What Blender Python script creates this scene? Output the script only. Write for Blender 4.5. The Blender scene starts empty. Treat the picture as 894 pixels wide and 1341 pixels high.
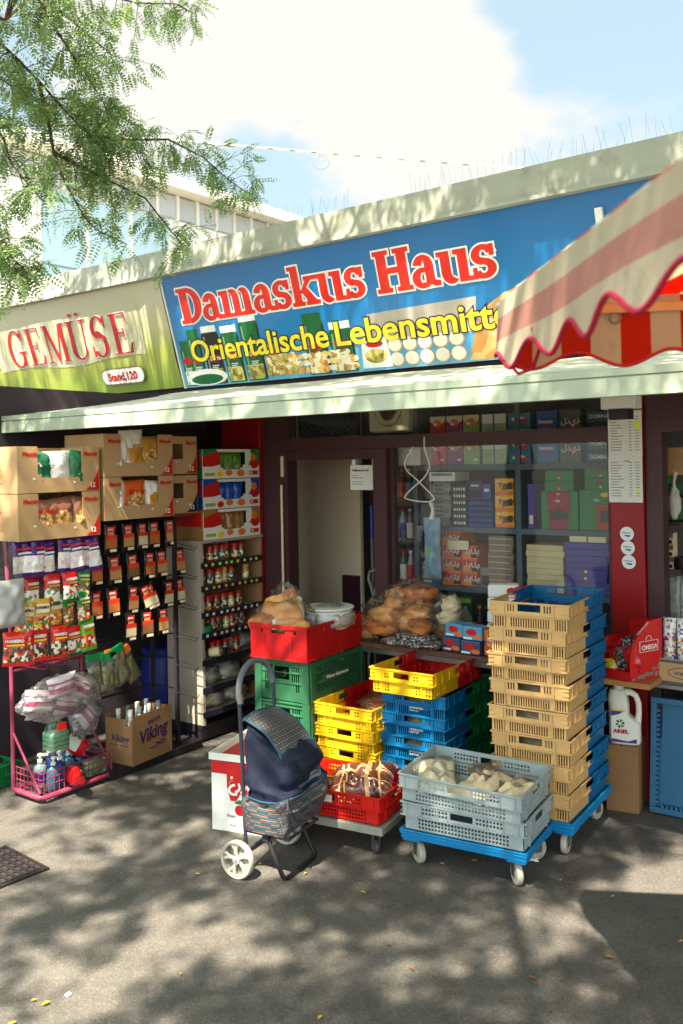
import bpy, math, random
import numpy as np
from mathutils import Vector, Matrix, noise
R = math.radians
rnd = random.Random(7)
SC = bpy.context.scene
COL = SC.collection

# ------------------------------------------------------------------ camera, sky, sun, exposure
cam_d = bpy.data.cameras.new("camera")
cam = bpy.data.objects.new("camera", cam_d); COL.objects.link(cam); SC.camera = cam
cam_d.sensor_fit = 'HORIZONTAL'; cam_d.sensor_width = 36.0; cam_d.lens = 47.5
cam_d.shift_y = -0.0733; cam_d.clip_end = 2000; cam_d.clip_start = 0.05
FW = Vector((math.cos(R(126.8)), math.sin(R(126.8)), 0)); RT = Vector((math.sin(R(126.8)), -math.cos(R(126.8)), 0)); UP = Vector((0, 0, 1))
roll = R(-1.09)
cx = RT*math.cos(roll) + UP*math.sin(roll); cy = UP*math.cos(roll) - RT*math.sin(roll)
M = Matrix((cx, cy, -FW)).transposed().to_4x4(); M.translation = (0, 0, 1.9)
cam.matrix_world = M
cam_d.dof.use_dof = True; cam_d.dof.focus_distance = 4.7; cam_d.dof.aperture_fstop = 4.0

TO_SUN = Vector((0.243, -0.97, 0)).normalized()*math.cos(R(58)) + Vector((0, 0, math.sin(R(58))))
sun_d = bpy.data.lights.new("sun", 'SUN'); sun_d.energy = 4.6; sun_d.angle = R(0.5); sun_d.color = (1.0, 0.92, 0.78)
sun = bpy.data.objects.new("sun", sun_d); COL.objects.link(sun)
sun.rotation_mode = 'QUATERNION'; sun.rotation_quaternion = TO_SUN.to_track_quat('Z', 'Y'); sun.location = (0, -5, 12)

SC.view_settings.view_transform = 'Standard'; SC.view_settings.look = 'None'
SC.view_settings.exposure = 2.45; SC.view_settings.gamma = 1.0; SC.view_settings.use_curve_mapping = False
SC.render.engine = 'CYCLES'
SC.cycles.use_denoising = True; SC.cycles.max_bounces = 7; SC.cycles.transparent_max_bounces = 14
SC.cycles.diffuse_bounces = 4; SC.cycles.glossy_bounces = 3; SC.cycles.transmission_bounces = 4

W = bpy.data.worlds.new("World"); SC.world = W; W.use_nodes = True
nt = W.node_tree; nt.nodes.clear()
def nd(t, ty, **k):
    n = t.nodes.new(ty)
    for a, b in k.items(): setattr(n, a, b)
    return n
sky = nd(nt, 'ShaderNodeTexSky', sky_type='NISHITA', sun_disc=False)
sky.sun_elevation = R(58); sky.sun_rotation = math.atan2(TO_SUN.x, TO_SUN.y); sky.air_density = 1.0; sky.dust_density = 1.0; sky.ozone_density = 1.2
tc = nd(nt, 'ShaderNodeTexCoord')
def mth(t, op, a, b=None, c=None, clamp=False):
    n = nd(t, 'ShaderNodeMath', operation=op); n.use_clamp = clamp
    for i, q in enumerate((a, b, c)):
        if q is None: continue
        if isinstance(q, (int, float)): n.inputs[i].default_value = q
        else: t.links.new(q, n.inputs[i])
    return n.outputs[0]
nz = nd(nt, 'ShaderNodeTexNoise'); nz.inputs['Scale'].default_value = 5.0; nz.inputs['Detail'].default_value = 7.0; nz.inputs['Roughness'].default_value = 0.62
mp = nd(nt, 'ShaderNodeMapping'); mp.inputs['Scale'].default_value = (1, 1, 2.2)
nt.links.new(tc.outputs['Generated'], mp.inputs['Vector']); nt.links.new(mp.outputs[0], nz.inputs['Vector'])
acc = mth(nt, 'MULTIPLY_ADD', nz.outputs['Fac'], 1.9, -0.95)
# cloud banks: direction (world), angular radius, weight
CLOUDS = [((-0.568, 0.712, 0.413), 0.09, 0.75), ((-0.667, 0.618, 0.416), 0.09, 0.7), ((-0.477, 0.77, 0.44), 0.075, 0.65), ((-0.474, 0.793, 0.384), 0.07, 0.55), ((-0.386, 0.854, 0.345), 0.07, 0.5), ((-0.285, 0.90, 0.32), 0.075, 0.5),
          ((-0.52, 0.80, 0.285), 0.08, 0.42), ((-0.44, 0.85, 0.27), 0.07, 0.42), ((-0.753, 0.536, 0.38), 0.10, 0.3), ((-0.321, 0.855, 0.42), 0.09, -0.4), ((-0.625, 0.716, 0.311), 0.05, -0.40), ((-0.248, 0.887, 0.40), 0.08, -0.3),
          ((0.5, 0.4, 0.75), 0.5, 0.4), ((-0.2, -0.7, 0.6), 0.5, 0.35), ((0.8, -0.5, 0.3), 0.4, 0.4)]
for d, rad, w in CLOUDS:
    d = Vector(d).normalized()
    dp = nd(nt, 'ShaderNodeVectorMath', operation='DISTANCE'); nt.links.new(tc.outputs['Generated'], dp.inputs[0]); dp.inputs[1].default_value = d
    g = mth(nt, 'SUBTRACT', 1.0, mth(nt, 'DIVIDE', dp.outputs['Value'], rad*1.6), clamp=True)
    acc = mth(nt, 'MULTIPLY_ADD', mth(nt, 'SMOOTH_MIN', g, 1.0, 0.1), w*1.3, acc)
cm = nd(nt, 'ShaderNodeMapRange', interpolation_type='SMOOTHSTEP'); cm.inputs['From Min'].default_value = 0.14; cm.inputs['From Max'].default_value = 0.62
nt.links.new(acc, cm.inputs['Value'])
mx = nd(nt, 'ShaderNodeMix', data_type='RGBA'); mx.inputs['B'].default_value = (1.45, 1.42, 1.33, 1)
# thin high haze everywhere pales the blue
hz = nd(nt, 'ShaderNodeMix', data_type='RGBA'); hz.inputs['Factor'].default_value = 0.86; hz.inputs['B'].default_value = (0.80, 1.02, 1.01, 1); nt.links.new(sky.outputs[0], hz.inputs['A'])
nt.links.new(cm.outputs[0], mx.inputs['Factor']); nt.links.new(hz.outputs['Result'], mx.inputs['A'])
bg = nd(nt, 'ShaderNodeBackground'); bg.inputs['Strength'].default_value = 0.13
# clouds and haze brighten towards the sun, added as fill from behind the camera
dsn = nd(nt, 'ShaderNodeVectorMath', operation='DOT_PRODUCT'); nt.links.new(tc.outputs['Generated'], dsn.inputs[0]); dsn.inputs[1].default_value = TO_SUN
gain = mth(nt, 'MULTIPLY_ADD', mth(nt, 'POWER', mth(nt, 'MAXIMUM', dsn.outputs['Value'], 0.0), 1.3), 2.6, 1.0)
nt.links.new(mth(nt, 'MULTIPLY', gain, 0.13), bg.inputs['Strength']); nt.links.new(mx.outputs['Result'], bg.inputs['Color'])
wo = nd(nt, 'ShaderNodeOutputWorld'); nt.links.new(bg.outputs[0], wo.inputs['Surface'])

# ------------------------------------------------------------------ helpers: materials
def lin(c):
    return tuple(((x/255)/12.92 if x <= 10 else ((x/255+0.055)/1.055)**2.4) for x in c) + (1.0,)
MATS = {}
def mat(name, rgb, rough=0.5, metal=0.0, var=0.10, scale=5.0, bump=0.0, bscale=60.0, spec=0.3, coat=0.0, dirt=0.0, obrand=0.05, sss=0.0, transl=0.0):
    """procedural plastic / paint / card: noise-varied colour and gloss, optional bump and grime"""
    if name in MATS: return MATS[name]
    m = bpy.data.materials.new(name); m.use_nodes = True; MATS[name] = m
    t = m.node_tree; t.nodes.clear()
    out = nd(t, 'ShaderNodeOutputMaterial'); p = nd(t, 'ShaderNodeBsdfPrincipled')
    co = nd(t, 'ShaderNodeTexCoord'); n1 = nd(t, 'ShaderNodeTexNoise')
    n1.inputs['Scale'].default_value = scale; n1.inputs['Detail'].default_value = 5; n1.inputs['Roughness'].default_value = 0.6
    oi = nd(t, 'ShaderNodeObjectInfo')
    ad = nd(t, 'ShaderNodeVectorMath', operation='ADD'); t.links.new(co.outputs['Object'], ad.inputs[0])
    cb = nd(t, 'ShaderNodeCombineXYZ')
    for i in range(3): t.links.new(mth(t, 'MULTIPLY', oi.outputs['Random'], 37.0+i*11), cb.inputs[i])
    t.links.new(cb.outputs[0], ad.inputs[1]); t.links.new(ad.outputs[0], n1.inputs['Vector'])
    hs = nd(t, 'ShaderNodeHueSaturation'); hs.inputs['Color'].default_value = lin(rgb)
    v = mth(t, 'MULTIPLY_ADD', n1.outputs['Fac'], var*2.4, 1.0-var*1.2)
    v = mth(t, 'ADD', v, mth(t, 'MULTIPLY_ADD', oi.outputs['Random'], obrand*2, -obrand))
    t.links.new(v, hs.inputs['Value'])
    col = hs.outputs[0]
    if dirt > 0:
        n3 = nd(t, 'ShaderNodeTexNoise'); n3.inputs['Scale'].default_value = scale*2.3; n3.inputs['Detail'].default_value = 8; n3.inputs['Roughness'].default_value = 0.7
        t.links.new(ad.outputs[0], n3.inputs['Vector'])
        mr = nd(t, 'ShaderNodeMapRange', interpolation_type='SMOOTHSTEP'); mr.inputs['From Min'].default_value = 0.52; mr.inputs['From Max'].default_value = 0.75; mr.inputs['To Max'].default_value = dirt
        t.links.new(n3.outputs['Fac'], mr.inputs['Value'])
        mm = nd(t, 'ShaderNodeMix', data_type='RGBA'); mm.inputs['B'].default_value = lin((84, 74, 60)); t.links.new(mr.outputs[0], mm.inputs['Factor']); t.links.new(col, mm.inputs['A']); col = mm.outputs['Result']
    t.links.new(col, p.inputs['Base Color'])
    t.links.new(mth(t, 'MULTIPLY_ADD', n1.outputs['Fac'], 0.3, rough-0.15, clamp=True), p.inputs['Roughness'])
    p.inputs['Metallic'].default_value = metal; p.inputs['Specular IOR Level'].default_value = spec; p.inputs['Coat Weight'].default_value = coat; p.inputs['Coat Roughness'].default_value = 0.15
    if bump > 0:
        n2 = nd(t, 'ShaderNodeTexNoise'); n2.inputs['Scale'].default_value = bscale; n2.inputs['Detail'].default_value = 4
        t.links.new(ad.outputs[0], n2.inputs['Vector'])
        b = nd(t, 'ShaderNodeBump'); b.inputs['Strength'].default_value = bump; b.inputs['Distance'].default_value = 0.01
        t.links.new(n2.outputs['Fac'], b.inputs['Height']); t.links.new(b.outputs[0], p.inputs['Normal'])
    sh = p.outputs[0]
    if transl > 0:
        tl = nd(t, 'ShaderNodeBsdfTranslucent'); t.links.new(col, tl.inputs['Color'])
        ms = nd(t, 'ShaderNodeMixShader'); ms.inputs[0].default_value = transl; t.links.new(sh, ms.inputs[1]); t.links.new(tl.outputs[0], ms.inputs[2]); sh = ms.outputs[0]
    t.links.new(sh, out.inputs['Surface'])
    return m
def film_mat(name, tint=(235, 235, 230), opac=0.15, gloss=0.14, rough=0.12, bump=0.6, bscale=30, fk=1.0):
    """clear plastic film or window glass: transparent + a little haze + crinkled gloss"""
    if name in MATS: return MATS[name]
    m = bpy.data.materials.new(name); m.use_nodes = True; MATS[name] = m
    t = m.node_tree; t.nodes.clear()
    out = nd(t, 'ShaderNodeOutputMaterial'); tr = nd(t, 'ShaderNodeBsdfTransparent'); df = nd(t, 'ShaderNodeBsdfDiffuse'); gl = nd(t, 'ShaderNodeBsdfGlossy')
    tr.inputs[0].default_value = (0.97, 0.98, 0.97, 1); df.inputs[0].default_value = lin(tint); gl.inputs['Roughness'].default_value = rough
    if bump > 0:
        co = nd(t, 'ShaderNodeTexCoord'); n2 = nd(t, 'ShaderNodeTexNoise'); n2.inputs['Scale'].default_value = bscale; n2.inputs['Detail'].default_value = 3
        t.links.new(co.outputs['Object'], n2.inputs['Vector'])
        b = nd(t, 'ShaderNodeBump'); b.inputs['Strength'].default_value = bump; b.inputs['Distance'].default_value = 0.02
        t.links.new(n2.outputs['Fac'], b.inputs['Height']); t.links.new(b.outputs[0], gl.inputs['Normal'])
    m1 = nd(t, 'ShaderNodeMixShader'); m1.inputs[0].default_value = opac; t.links.new(tr.outputs[0], m1.inputs[1]); t.links.new(df.outputs[0], m1.inputs[2])
    fr = nd(t, 'ShaderNodeFresnel'); fr.inputs[0].default_value = 1.5
    m2 = nd(t, 'ShaderNodeMixShader'); t.links.new(mth(t, 'MULTIPLY_ADD', fr.outputs[0], fk, gloss-0.04*fk, clamp=True), m2.inputs[0])
    t.links.new(m1.outputs[0], m2.inputs[1]); t.links.new(gl.outputs[0], m2.inputs[2]); t.links.new(m2.outputs[0], out.inputs['Surface'])
    return m
def print_mat(name, cols, scale=40.0, rough=0.35, coat=0.3):
    """busy printed picture area: voronoi patches of the given colours"""
    if name in MATS: return MATS[name]
    m = bpy.data.materials.new(name); m.use_nodes = True; MATS[name] = m
    t = m.node_tree; p = t.nodes['Principled BSDF']
    co = nd(t, 'ShaderNodeTexCoord'); vo = nd(t, 'ShaderNodeTexVoronoi'); vo.inputs['Scale'].default_value = scale
    nn = nd(t, 'ShaderNodeTexNoise'); nn.inputs['Scale'].default_value = scale*0.7; nn.inputs['Detail'].default_value = 3
    oi = nd(t, 'ShaderNodeObjectInfo'); ad = nd(t, 'ShaderNodeVectorMath', operation='ADD'); cb = nd(t, 'ShaderNodeCombineXYZ')
    for i in range(3): t.links.new(mth(t, 'MULTIPLY', oi.outputs['Random'], 23.0+i*7), cb.inputs[i])
    t.links.new(co.outputs['Object'], ad.inputs[0]); t.links.new(cb.outputs[0], ad.inputs[1])
    sc = nd(t, 'ShaderNodeVectorMath', operation='MULTIPLY_ADD'); t.links.new(ad.outputs[0], nn.inputs['Vector'])
    t.links.new(nn.outputs['Color'], sc.inputs[0]); sc.inputs[1].default_value = (0.6/scale,)*3; t.links.new(ad.outputs[0], sc.inputs[2]); t.links.new(sc.outputs[0], vo.inputs['Vector'])
    sp = nd(t, 'ShaderNodeSeparateColor'); t.links.new(vo.outputs['Color'], sp.inputs[0])
    cr = nd(t, 'ShaderNodeValToRGB'); cr.color_ramp.interpolation = 'CONSTANT'
    e = cr.color_ramp.elements
    while len(e) < len(cols): e.new(0.5)
    for i, c in enumerate(cols): e[i].position = i/len(cols); e[i].color = lin(c)
    t.links.new(sp.outputs[0], cr.inputs[0]); t.links.new(cr.outputs[0], p.inputs['Base Color'])
    p.inputs['Roughness'].default_value = rough; p.inputs['Coat Weight'].default_value = coat
    return m

# ------------------------------------------------------------------ helpers: meshes and objects
class MB:
    def __init__(s): s.v = []; s.f = []; s.m = []; s.uv = {}
    def poly(s, pts, m=0, uv=None):
        i = len(s.v); s.v += [tuple(p) for p in pts]; s.f.append(tuple(range(i, i+len(pts)))); s.m.append(m)
        if uv: s.uv[len(s.f)-1] = uv
    def box(s, x0, y0, z0, x1, y1, z1, m=0, Mx=None):
        P = [Vector((x, y, z)) for x in (x0, x1) for y in (y0, y1) for z in (z0, z1)]
        if Mx is not None: P = [Mx @ p for p in P]
        i = len(s.v); s.v += [tuple(p) for p in P]
        for q in ((0,1,3,2), (4,6,7,5), (0,4,5,1), (2,3,7,6), (0,2,6,4), (1,5,7,3)): s.f.append(tuple(i+k for k in q)); s.m.append(m)
    def bar(s, a, b, w, h, m=0, upv=(0, 0, 1)):
        a, b = Vector(a), Vector(b); d = b-a; L = d.length; d.normalize(); x = d.cross(Vector(upv))
        if x.length < 1e-4: x = d.cross(Vector((0, 1, 0)))
        x.normalize(); y = x.cross(d)
        Mx = Matrix((x, d, y)).transposed().to_4x4(); Mx.translation = a
        s.box(-w/2, 0, -h/2, w/2, L, h/2, m, Mx)
    def tube(s, pts, r, n=8, m=0, cap=True):
        pts = [Vector(p) for p in pts]; rr = r if isinstance(r, (list, tuple)) else [r]*len(pts)
        i0 = len(s.v); prev = None
        for k, p in enumerate(pts):
            d = (pts[min(k+1, len(pts)-1)]-pts[max(k-1, 0)])
            d = d.normalized() if d.length > 1e-9 else Vector((0, 0, 1))
            if prev is None: x = d.orthogonal().normalized()
            else:
                x = prev-d*prev.dot(d)
                x = x.normalized() if x.length > 1e-6 else d.orthogonal().normalized()
            prev = x; y = d.cross(x)
            for j in range(n):
                a = 2*math.pi*j/n; s.v.append(tuple(p+(x*math.cos(a)+y*math.sin(a))*rr[k]))
        for k in range(len(pts)-1):
            for j in range(n):
                a = i0+k*n+j; b = i0+k*n+(j+1) % n; s.f.append((a, b, b+n, a+n)); s.m.append(m)
        if cap:
            s.f.append(tuple(i0+j for j in range(n))[::-1]); s.m.append(m); e = i0+(len(pts)-1)*n; s.f.append(tuple(e+j for j in range(n))); s.m.append(m)
    def lathe(s, prof, n=16, m=0, Mx=None, sx=1.0, sy=1.0):
        i0 = len(s.v)
        for r, z in prof:
            for j in range(n):
                a = 2*math.pi*j/n; p = Vector((r*math.cos(a)*sx, r*math.sin(a)*sy, z)); s.v.append(tuple(Mx @ p if Mx is not None else p))
        for k in range(len(prof)-1):
            mk = m[k] if isinstance(m, (list, tuple)) else m
            for j in range(n):
                a = i0+k*n+j; b = i0+k*n+(j+1) % n; s.f.append((a, b, b+n, a+n)); s.m.append(mk)
        m0 = m[0] if isinstance(m, (list, tuple)) else m; m1 = m[-1] if isinstance(m, (list, tuple)) else m
        if prof[0][0] > 1e-6: s.f.append(tuple(i0+j for j in range(n))[::-1]); s.m.append(m0)
        if prof[-1][0] > 1e-6: e = i0+(len(prof)-1)*n; s.f.append(tuple(e+j for j in range(n))); s.m.append(m1)
    def grid(s, fn, nu, nv, m=0, closed=False, flip=False):
        i0 = len(s.v); cu = nu if closed else nu+1
        for j in range(nv+1):
            for i in range(cu): s.v.append(tuple(fn(i/nu, j/nv)))
        for j in range(nv):
            for i in range(nu):
                a = i0+j*cu+i; b = i0+j*cu+(i+1) % cu; c = b+cu; d = a+cu
                q = (a, b, c, d); u0, u1, v0, v1 = i/nu, (i+1)/nu, j/nv, (j+1)/nv; uv = [(u0, v0), (u1, v0), (u1, v1), (u0, v1)]
                if flip: q = q[::-1]; uv = uv[::-1]
                s.f.append(q); s.m.append(m(i/nu, j/nv) if callable(m) else m); s.uv[len(s.f)-1] = uv
    def front(s, pts, y, m=0): s.poly([(x, y, z) for x, z in pts], m)     # faces -y
    def perf(s, O, U, V, N, w, h, t, holes, m=0, split=None):
        """panel w x h x t with rectangular holes; split=(u, mat beyond u)"""
        O, U, V, N = Vector(O), Vector(U), Vector(V), Vector(N)
        us = sorted({0.0, w} | {round(x, 5) for q in holes for x in (q[0], q[2]) if 0 < x < w} | ({split[0]} if split else set()))
        vs = sorted({0.0, h} | {round(x, 5) for q in holes for x in (q[1], q[3]) if 0 < x < h})
        def full(i, j):
            if i < 0 or j < 0 or i >= len(us)-1 or j >= len(vs)-1: return False
            u = (us[i]+us[i+1])/2; v = (vs[j]+vs[j+1])/2
            return not any(q[0] < u < q[2] and q[1] < v < q[3] for q in holes)
        P = lambda u, v, d: O+U*u+V*v+N*d
        for j in range(len(vs)-1):
            for i in range(len(us)-1):
                if not full(i, j): continue
                u0, u1, v0, v1 = us[i], us[i+1], vs[j], vs[j+1]
                k = m if not split or (u0+u1)/2 < split[0] else split[1]
                s.poly([P(u0,v0,t), P(u1,v0,t), P(u1,v1,t), P(u0,v1,t)], k); s.poly([P(u0,v0,0), P(u0,v1,0), P(u1,v1,0), P(u1,v0,0)], k)
                if not full(i-1, j): s.poly([P(u0,v0,0), P(u0,v0,t), P(u0,v1,t), P(u0,v1,0)], k)
                if not full(i+1, j): s.poly([P(u1,v0,0), P(u1,v1,0), P(u1,v1,t), P(u1,v0,t)], k)
                if not full(i, j-1): s.poly([P(u0,v0,0), P(u1,v0,0), P(u1,v0,t), P(u0,v0,t)], k)
                if not full(i, j+1): s.poly([P(u0,v1,0), P(u0,v1,t), P(u1,v1,t), P(u1,v1,0)], k)
    def build(s, name, mats, parent=None, loc=(0, 0, 0), rot=(0, 0, 0), smooth=None, mod=None):
        me = bpy.data.meshes.new(name); me.from_pydata(s.v, [], s.f)
        for k in (mats if isinstance(mats, (list, tuple)) else [mats]): me.materials.append(k)
        me.polygons.foreach_set('material_index', s.m)
        if s.uv:
            ul = me.uv_layers.new(name='UVMap')
            for fi, uv in s.uv.items():
                st = me.polygons[fi].loop_start
                for q, c in enumerate(uv): ul.data[st+q].uv = c
        if smooth is not None:
            me.polygons.foreach_set('use_smooth', [True]*len(s.f)); me.set_sharp_from_angle(angle=R(smooth))
        o = bpy.data.objects.new(name, me); COL.objects.link(o); o.location = loc; o.rotation_euler = rot
        if parent: o.parent = parent
        if mod: 
            b = o.modifiers.new('bevel', 'BEVEL'); b.width = mod; b.segments = 2; b.limit_method = 'ANGLE'; b.angle_limit = R(40)
        return o
def tag(o, label=None, cat=None, group=None, kind=None):
    if label: o['label'] = label
    if cat: o['category'] = cat
    if group: o['group'] = group
    if kind: o['kind'] = kind
    return o
def thing(name, label, cat, loc=(0, 0, 0), rz=0.0, group=None, rot=None):
    o = bpy.data.objects.new(name, None); COL.objects.link(o); o.empty_display_size = 0.1
    o.location = loc; o.rotation_euler = rot if rot else (0, 0, rz)
    return tag(o, label, cat, group)
KIDS = {}
def dup(root, loc, rot, label=None, group=None):
    r = root.copy(); COL.objects.link(r); r.location = loc; r.rotation_euler = rot if isinstance(rot, (tuple, list)) else (0, 0, rot)
    if label: r['label'] = label
    if group: r['group'] = group
    def rec(src, dst):
        for ch in [o for o in COL.objects if o.parent is src]:
            c = ch.copy(); COL.objects.link(c); c.parent = dst; rec(ch, c)
    rec(root, r); return r
TXT = {}
def text(body, size, material, parent, loc=(0, 0, 0), rot=(R(90), 0, 0), bold=0.0, extr=0.0004, sx=1.0, shear=0.0, align='LEFT', name='lettering', width=None):
    key = (body, size, material.name, bold, extr, shear, align)
    if key not in TXT:
        cu = bpy.data.curves.new('t', 'FONT'); cu.body = body; cu.size = size; cu.offset = bold; cu.extrude = extr; cu.shear = shear; cu.align_x = align; cu.resolution_u = 4
        to = bpy.data.objects.new('t', cu); COL.objects.link(to); bpy.context.view_layer.update()
        me = bpy.data.meshes.new_from_object(to.evaluated_get(bpy.context.evaluated_depsgraph_get())); me.name = name
        bpy.data.objects.remove(to); bpy.data.curves.remove(cu); me.materials.clear(); me.materials.append(material); TXT[key] = me
    o = bpy.data.objects.new(name, TXT[key]); COL.objects.link(o); o.location = loc; o.rotation_euler = rot; o.parent = parent
    if width:
        xs = [v.co.x for v in TXT[key].vertices]; sx = width/(max(xs)-min(xs)-2*bold)
    o.scale = (sx, 1, 1)
    return o
ORD = ['first', 'second', 'third', 'fourth', 'fifth', 'sixth', 'seventh', 'eighth', 'ninth', 'tenth', 'eleventh', 'twelfth']
def ell(cx, cz, rx, rz, n=20, a0=0, a1=360): return [(cx+rx*math.cos(R(a0+(a1-a0)*i/n)), cz+rz*math.sin(R(a0+(a1-a0)*i/n))) for i in range(n if a1-a0 == 360 else n+1)]
def rc(x0, z0, x1, z1): return [(x0, z0), (x1, z0), (x1, z1), (x0, z1)]
def lump(mb, c, r, amp=0.15, fr=6.0, nu=20, nv=12, m=0, seed=0.0, zmin=None, pw=1.0):
    """noisy closed lump (bread, filled bag)"""
    c = Vector(c); rx, ry, rz = r
    def fn(u, v):
        a = 2*math.pi*u; b = math.pi*(v-0.5); d = Vector((math.cos(b)**pw*math.cos(a) if math.cos(b) > 0 else 0, math.cos(b)**pw*math.sin(a) if math.cos(b) > 0 else 0, math.sin(b)))
        k = 1+amp*noise.noise(d*fr*0.35+Vector((seed, seed*1.7, 0)))+amp*0.5*noise.noise(d*fr+Vector((0, seed, seed*2.1)))
        p = c+Vector((d.x*rx, d.y*ry, d.z*rz))*k
        if zmin is not None and p.z < zmin: p.z = zmin
        return p
    mb.grid(fn, nu, nv, m, closed=True)

# ------------------------------------------------------------------ palette
CARD = mat('cardboard', (176, 140, 98), 0.8, var=0.06, scale=9, bump=0.05, bscale=120, dirt=0.12)
CARD2 = mat('plain cardboard', (140, 102, 66), 0.85, var=0.08, scale=7, dirt=0.2)
BLACKM = mat('black metal', (36, 32, 36), 0.45, var=0.2)
DARK = mat('dark interior', (46, 38, 42), 0.9, var=0.2)
WHITE = mat('white plastic', (228, 226, 216), 0.4, var=0.04)
PAPER = mat('white paper', (225, 224, 214), 0.8, var=0.03)
STEEL = mat('zinc steel', (150, 150, 146), 0.35, metal=0.9, var=0.1)
REDP = mat('red printed', (188, 26, 18), 0.45, var=0.06)
INK = mat('black ink', (24, 22, 28), 0.6, var=0.05)
GREENP = mat('green printed', (20, 122, 62), 0.4, var=0.06)
BLUEP = mat('blue printed', (28, 70, 150), 0.4, var=0.06)
YELP = mat('yellow printed', (236, 186, 40), 0.4, var=0.05)
ORAP = mat('orange printed', (224, 110, 34), 0.4, var=0.06)
CREAM = mat('cream printed', (222, 206, 168), 0.5, var=0.05)
PURP = mat('purple printed', (70, 38, 120), 0.4, var=0.06)
MAROON = mat('maroon printed', (120, 20, 48), 0.4, var=0.06)
TEAL = mat('teal printed', (24, 110, 140), 0.4, var=0.06)
GREYP = mat('grey printed', (116, 120, 120), 0.5, var=0.06)
LTGREEN = mat('light green printed', (140, 160, 70), 0.4, var=0.06)
CLEAR = film_mat('clear film', opac=0.04, gloss=0.09)
MILKY = film_mat('milky film', opac=0.30, gloss=0.10, rough=0.3)
FRAME = mat('dark brown frame paint', (72, 44, 46), 0.45, var=0.12, dirt=0.1)
# ================================================================== SETTING
def ground_mat():
    m = bpy.data.materials.new('asphalt'); m.use_nodes = True; t = m.node_tree; p = t.nodes['Principled BSDF']
    co = nd(t, 'ShaderNodeTexCoord')
    def no(s, d=6, r=0.6):
        n = nd(t, 'ShaderNodeTexNoise'); n.inputs['Scale'].default_value = s; n.inputs['Detail'].default_value = d; n.inputs['Roughness'].default_value = r; t.links.new(co.outputs['Object'], n.inputs['Vector']); return n.outputs['Fac']
    vo = nd(t, 'ShaderNodeTexVoronoi'); vo.inputs['Scale'].default_value = 190; t.links.new(co.outputs['Object'], vo.inputs['Vector'])
    sp = nd(t, 'ShaderNodeSeparateColor'); t.links.new(vo.outputs['Color'], sp.inputs[0])
    stone = mth(t, 'POWER', sp.outputs[0], 3.0)
    v = mth(t, 'MULTIPLY_ADD', no(0.7), 0.05, 0.036)
    v = mth(t, 'MULTIPLY_ADD', mth(t, 'SUBTRACT', no(5, 8, 0.7), 0.5), 0.09, v)
    v = mth(t, 'MULTIPLY_ADD', stone, 0.05, v)
    v = mth(t, 'MULTIPLY_ADD', mth(t, 'GREATER_THAN', no(45, 2), 0.72), 0.06, v, clamp=True)
    # flattened gum spots and small dark drips
    for sc_, rad_, gain_ in ((1.7, .030, 1.9), (2.6, .022, .45)):
        vg = nd(t, 'ShaderNodeTexVoronoi'); vg.inputs['Scale'].default_value = sc_; t.links.new(co.outputs['Object'], vg.inputs['Vector'])
        gs_ = mth(t, 'LESS_THAN', vg.outputs['Distance'], mth(t, 'MULTIPLY_ADD', no(9, 2), rad_*1.2, rad_*.4)); v = mth(t, 'MULTIPLY', v, mth(t, 'MULTIPLY_ADD', gs_, gain_-1, 1.0))
    # sparse dark stains
    mr = nd(t, 'ShaderNodeMapRange', interpolation_type='SMOOTHSTEP'); mr.inputs['From Min'].default_value = 0.60; mr.inputs['From Max'].default_value = 0.72; mr.inputs['To Min'].default_value = 1; mr.inputs['To Max'].default_value = 0.62
    t.links.new(no(2.3, 4), mr.inputs['Value']); v = mth(t, 'MULTIPLY', v, mr.outputs[0])
    cb = nd(t, 'ShaderNodeCombineColor'); t.links.new(mth(t, 'MULTIPLY', v, 1.14), cb.inputs[0]); t.links.new(v, cb.inputs[1]); t.links.new(mth(t, 'MULTIPLY', v, 0.81), cb.inputs[2])
    t.links.new(cb.outputs[0], p.inputs['Base Color']); p.inputs['Roughness'].default_value = 0.85
    b = nd(t, 'ShaderNodeBump'); b.inputs['Strength'].default_value = 0.5; b.inputs['Distance'].default_value = 0.006
    t.links.new(mth(t, 'ADD', mth(t, 'MULTIPLY', vo.outputs['Distance'], 0.8), no(60)), b.inputs['Height']); t.links.new(b.outputs[0], p.inputs['Normal'])
    return m
g = MB(); g.poly([(-400, -400, 0), (400, -400, 0), (400, 400, 0), (-400, 400, 0)])
tag(g.build('ground', ground_mat()), kind='structure')

# ------------------------------------------------------------------ market stall building
bld = thing('market_building', 'low flat roofed market stall with pale metal fascia, red pillars and shop window', 'market stall', (0, 5, 0))
FASC = mat('pale fascia metal', (158, 158, 142), 0.5, var=0.12, scale=2, dirt=0.4)
mb = MB(); mb.box(-26, -0.26, 3.44, 4, 9, 3.53, 0); mb.build('roof', FASC, bld)
mb = MB(); mb.box(-26, -0.30, 3.37, 4, -0.262, 3.54, 0); mb.box(-26, -0.315, 3.345, 4, -0.262, 3.367, 0); mb.build('fascia', FASC, bld)
mb = MB(); mb.box(-26, 0.03, 2.42, 4, 0.15, 3.435, 0); mb.build('header_wall', DARK, bld)
INWALL = mat('dim interior wall', (124, 112, 106), 0.9, var=0.1)
mb = MB(); mb.box(-26, 3.0, 0, 4, 3.1, 3.435, 0); mb.build('back_wall', INWALL, bld)
mb = MB(); mb.box(-26, 0.2, 0.002, 4, 3.0, 0.02, 0); mb.build('floor', DARK, bld)
mb = MB(); mb.box(-26, 0.16, 2.46, 4, 2.99, 2.5, 0); mb.build('ceiling', INWALL, bld)
RPAINT = mat('red pillar paint', (140, 14, 16), 0.4, var=0.08, scale=3, dirt=0.08)
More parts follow.
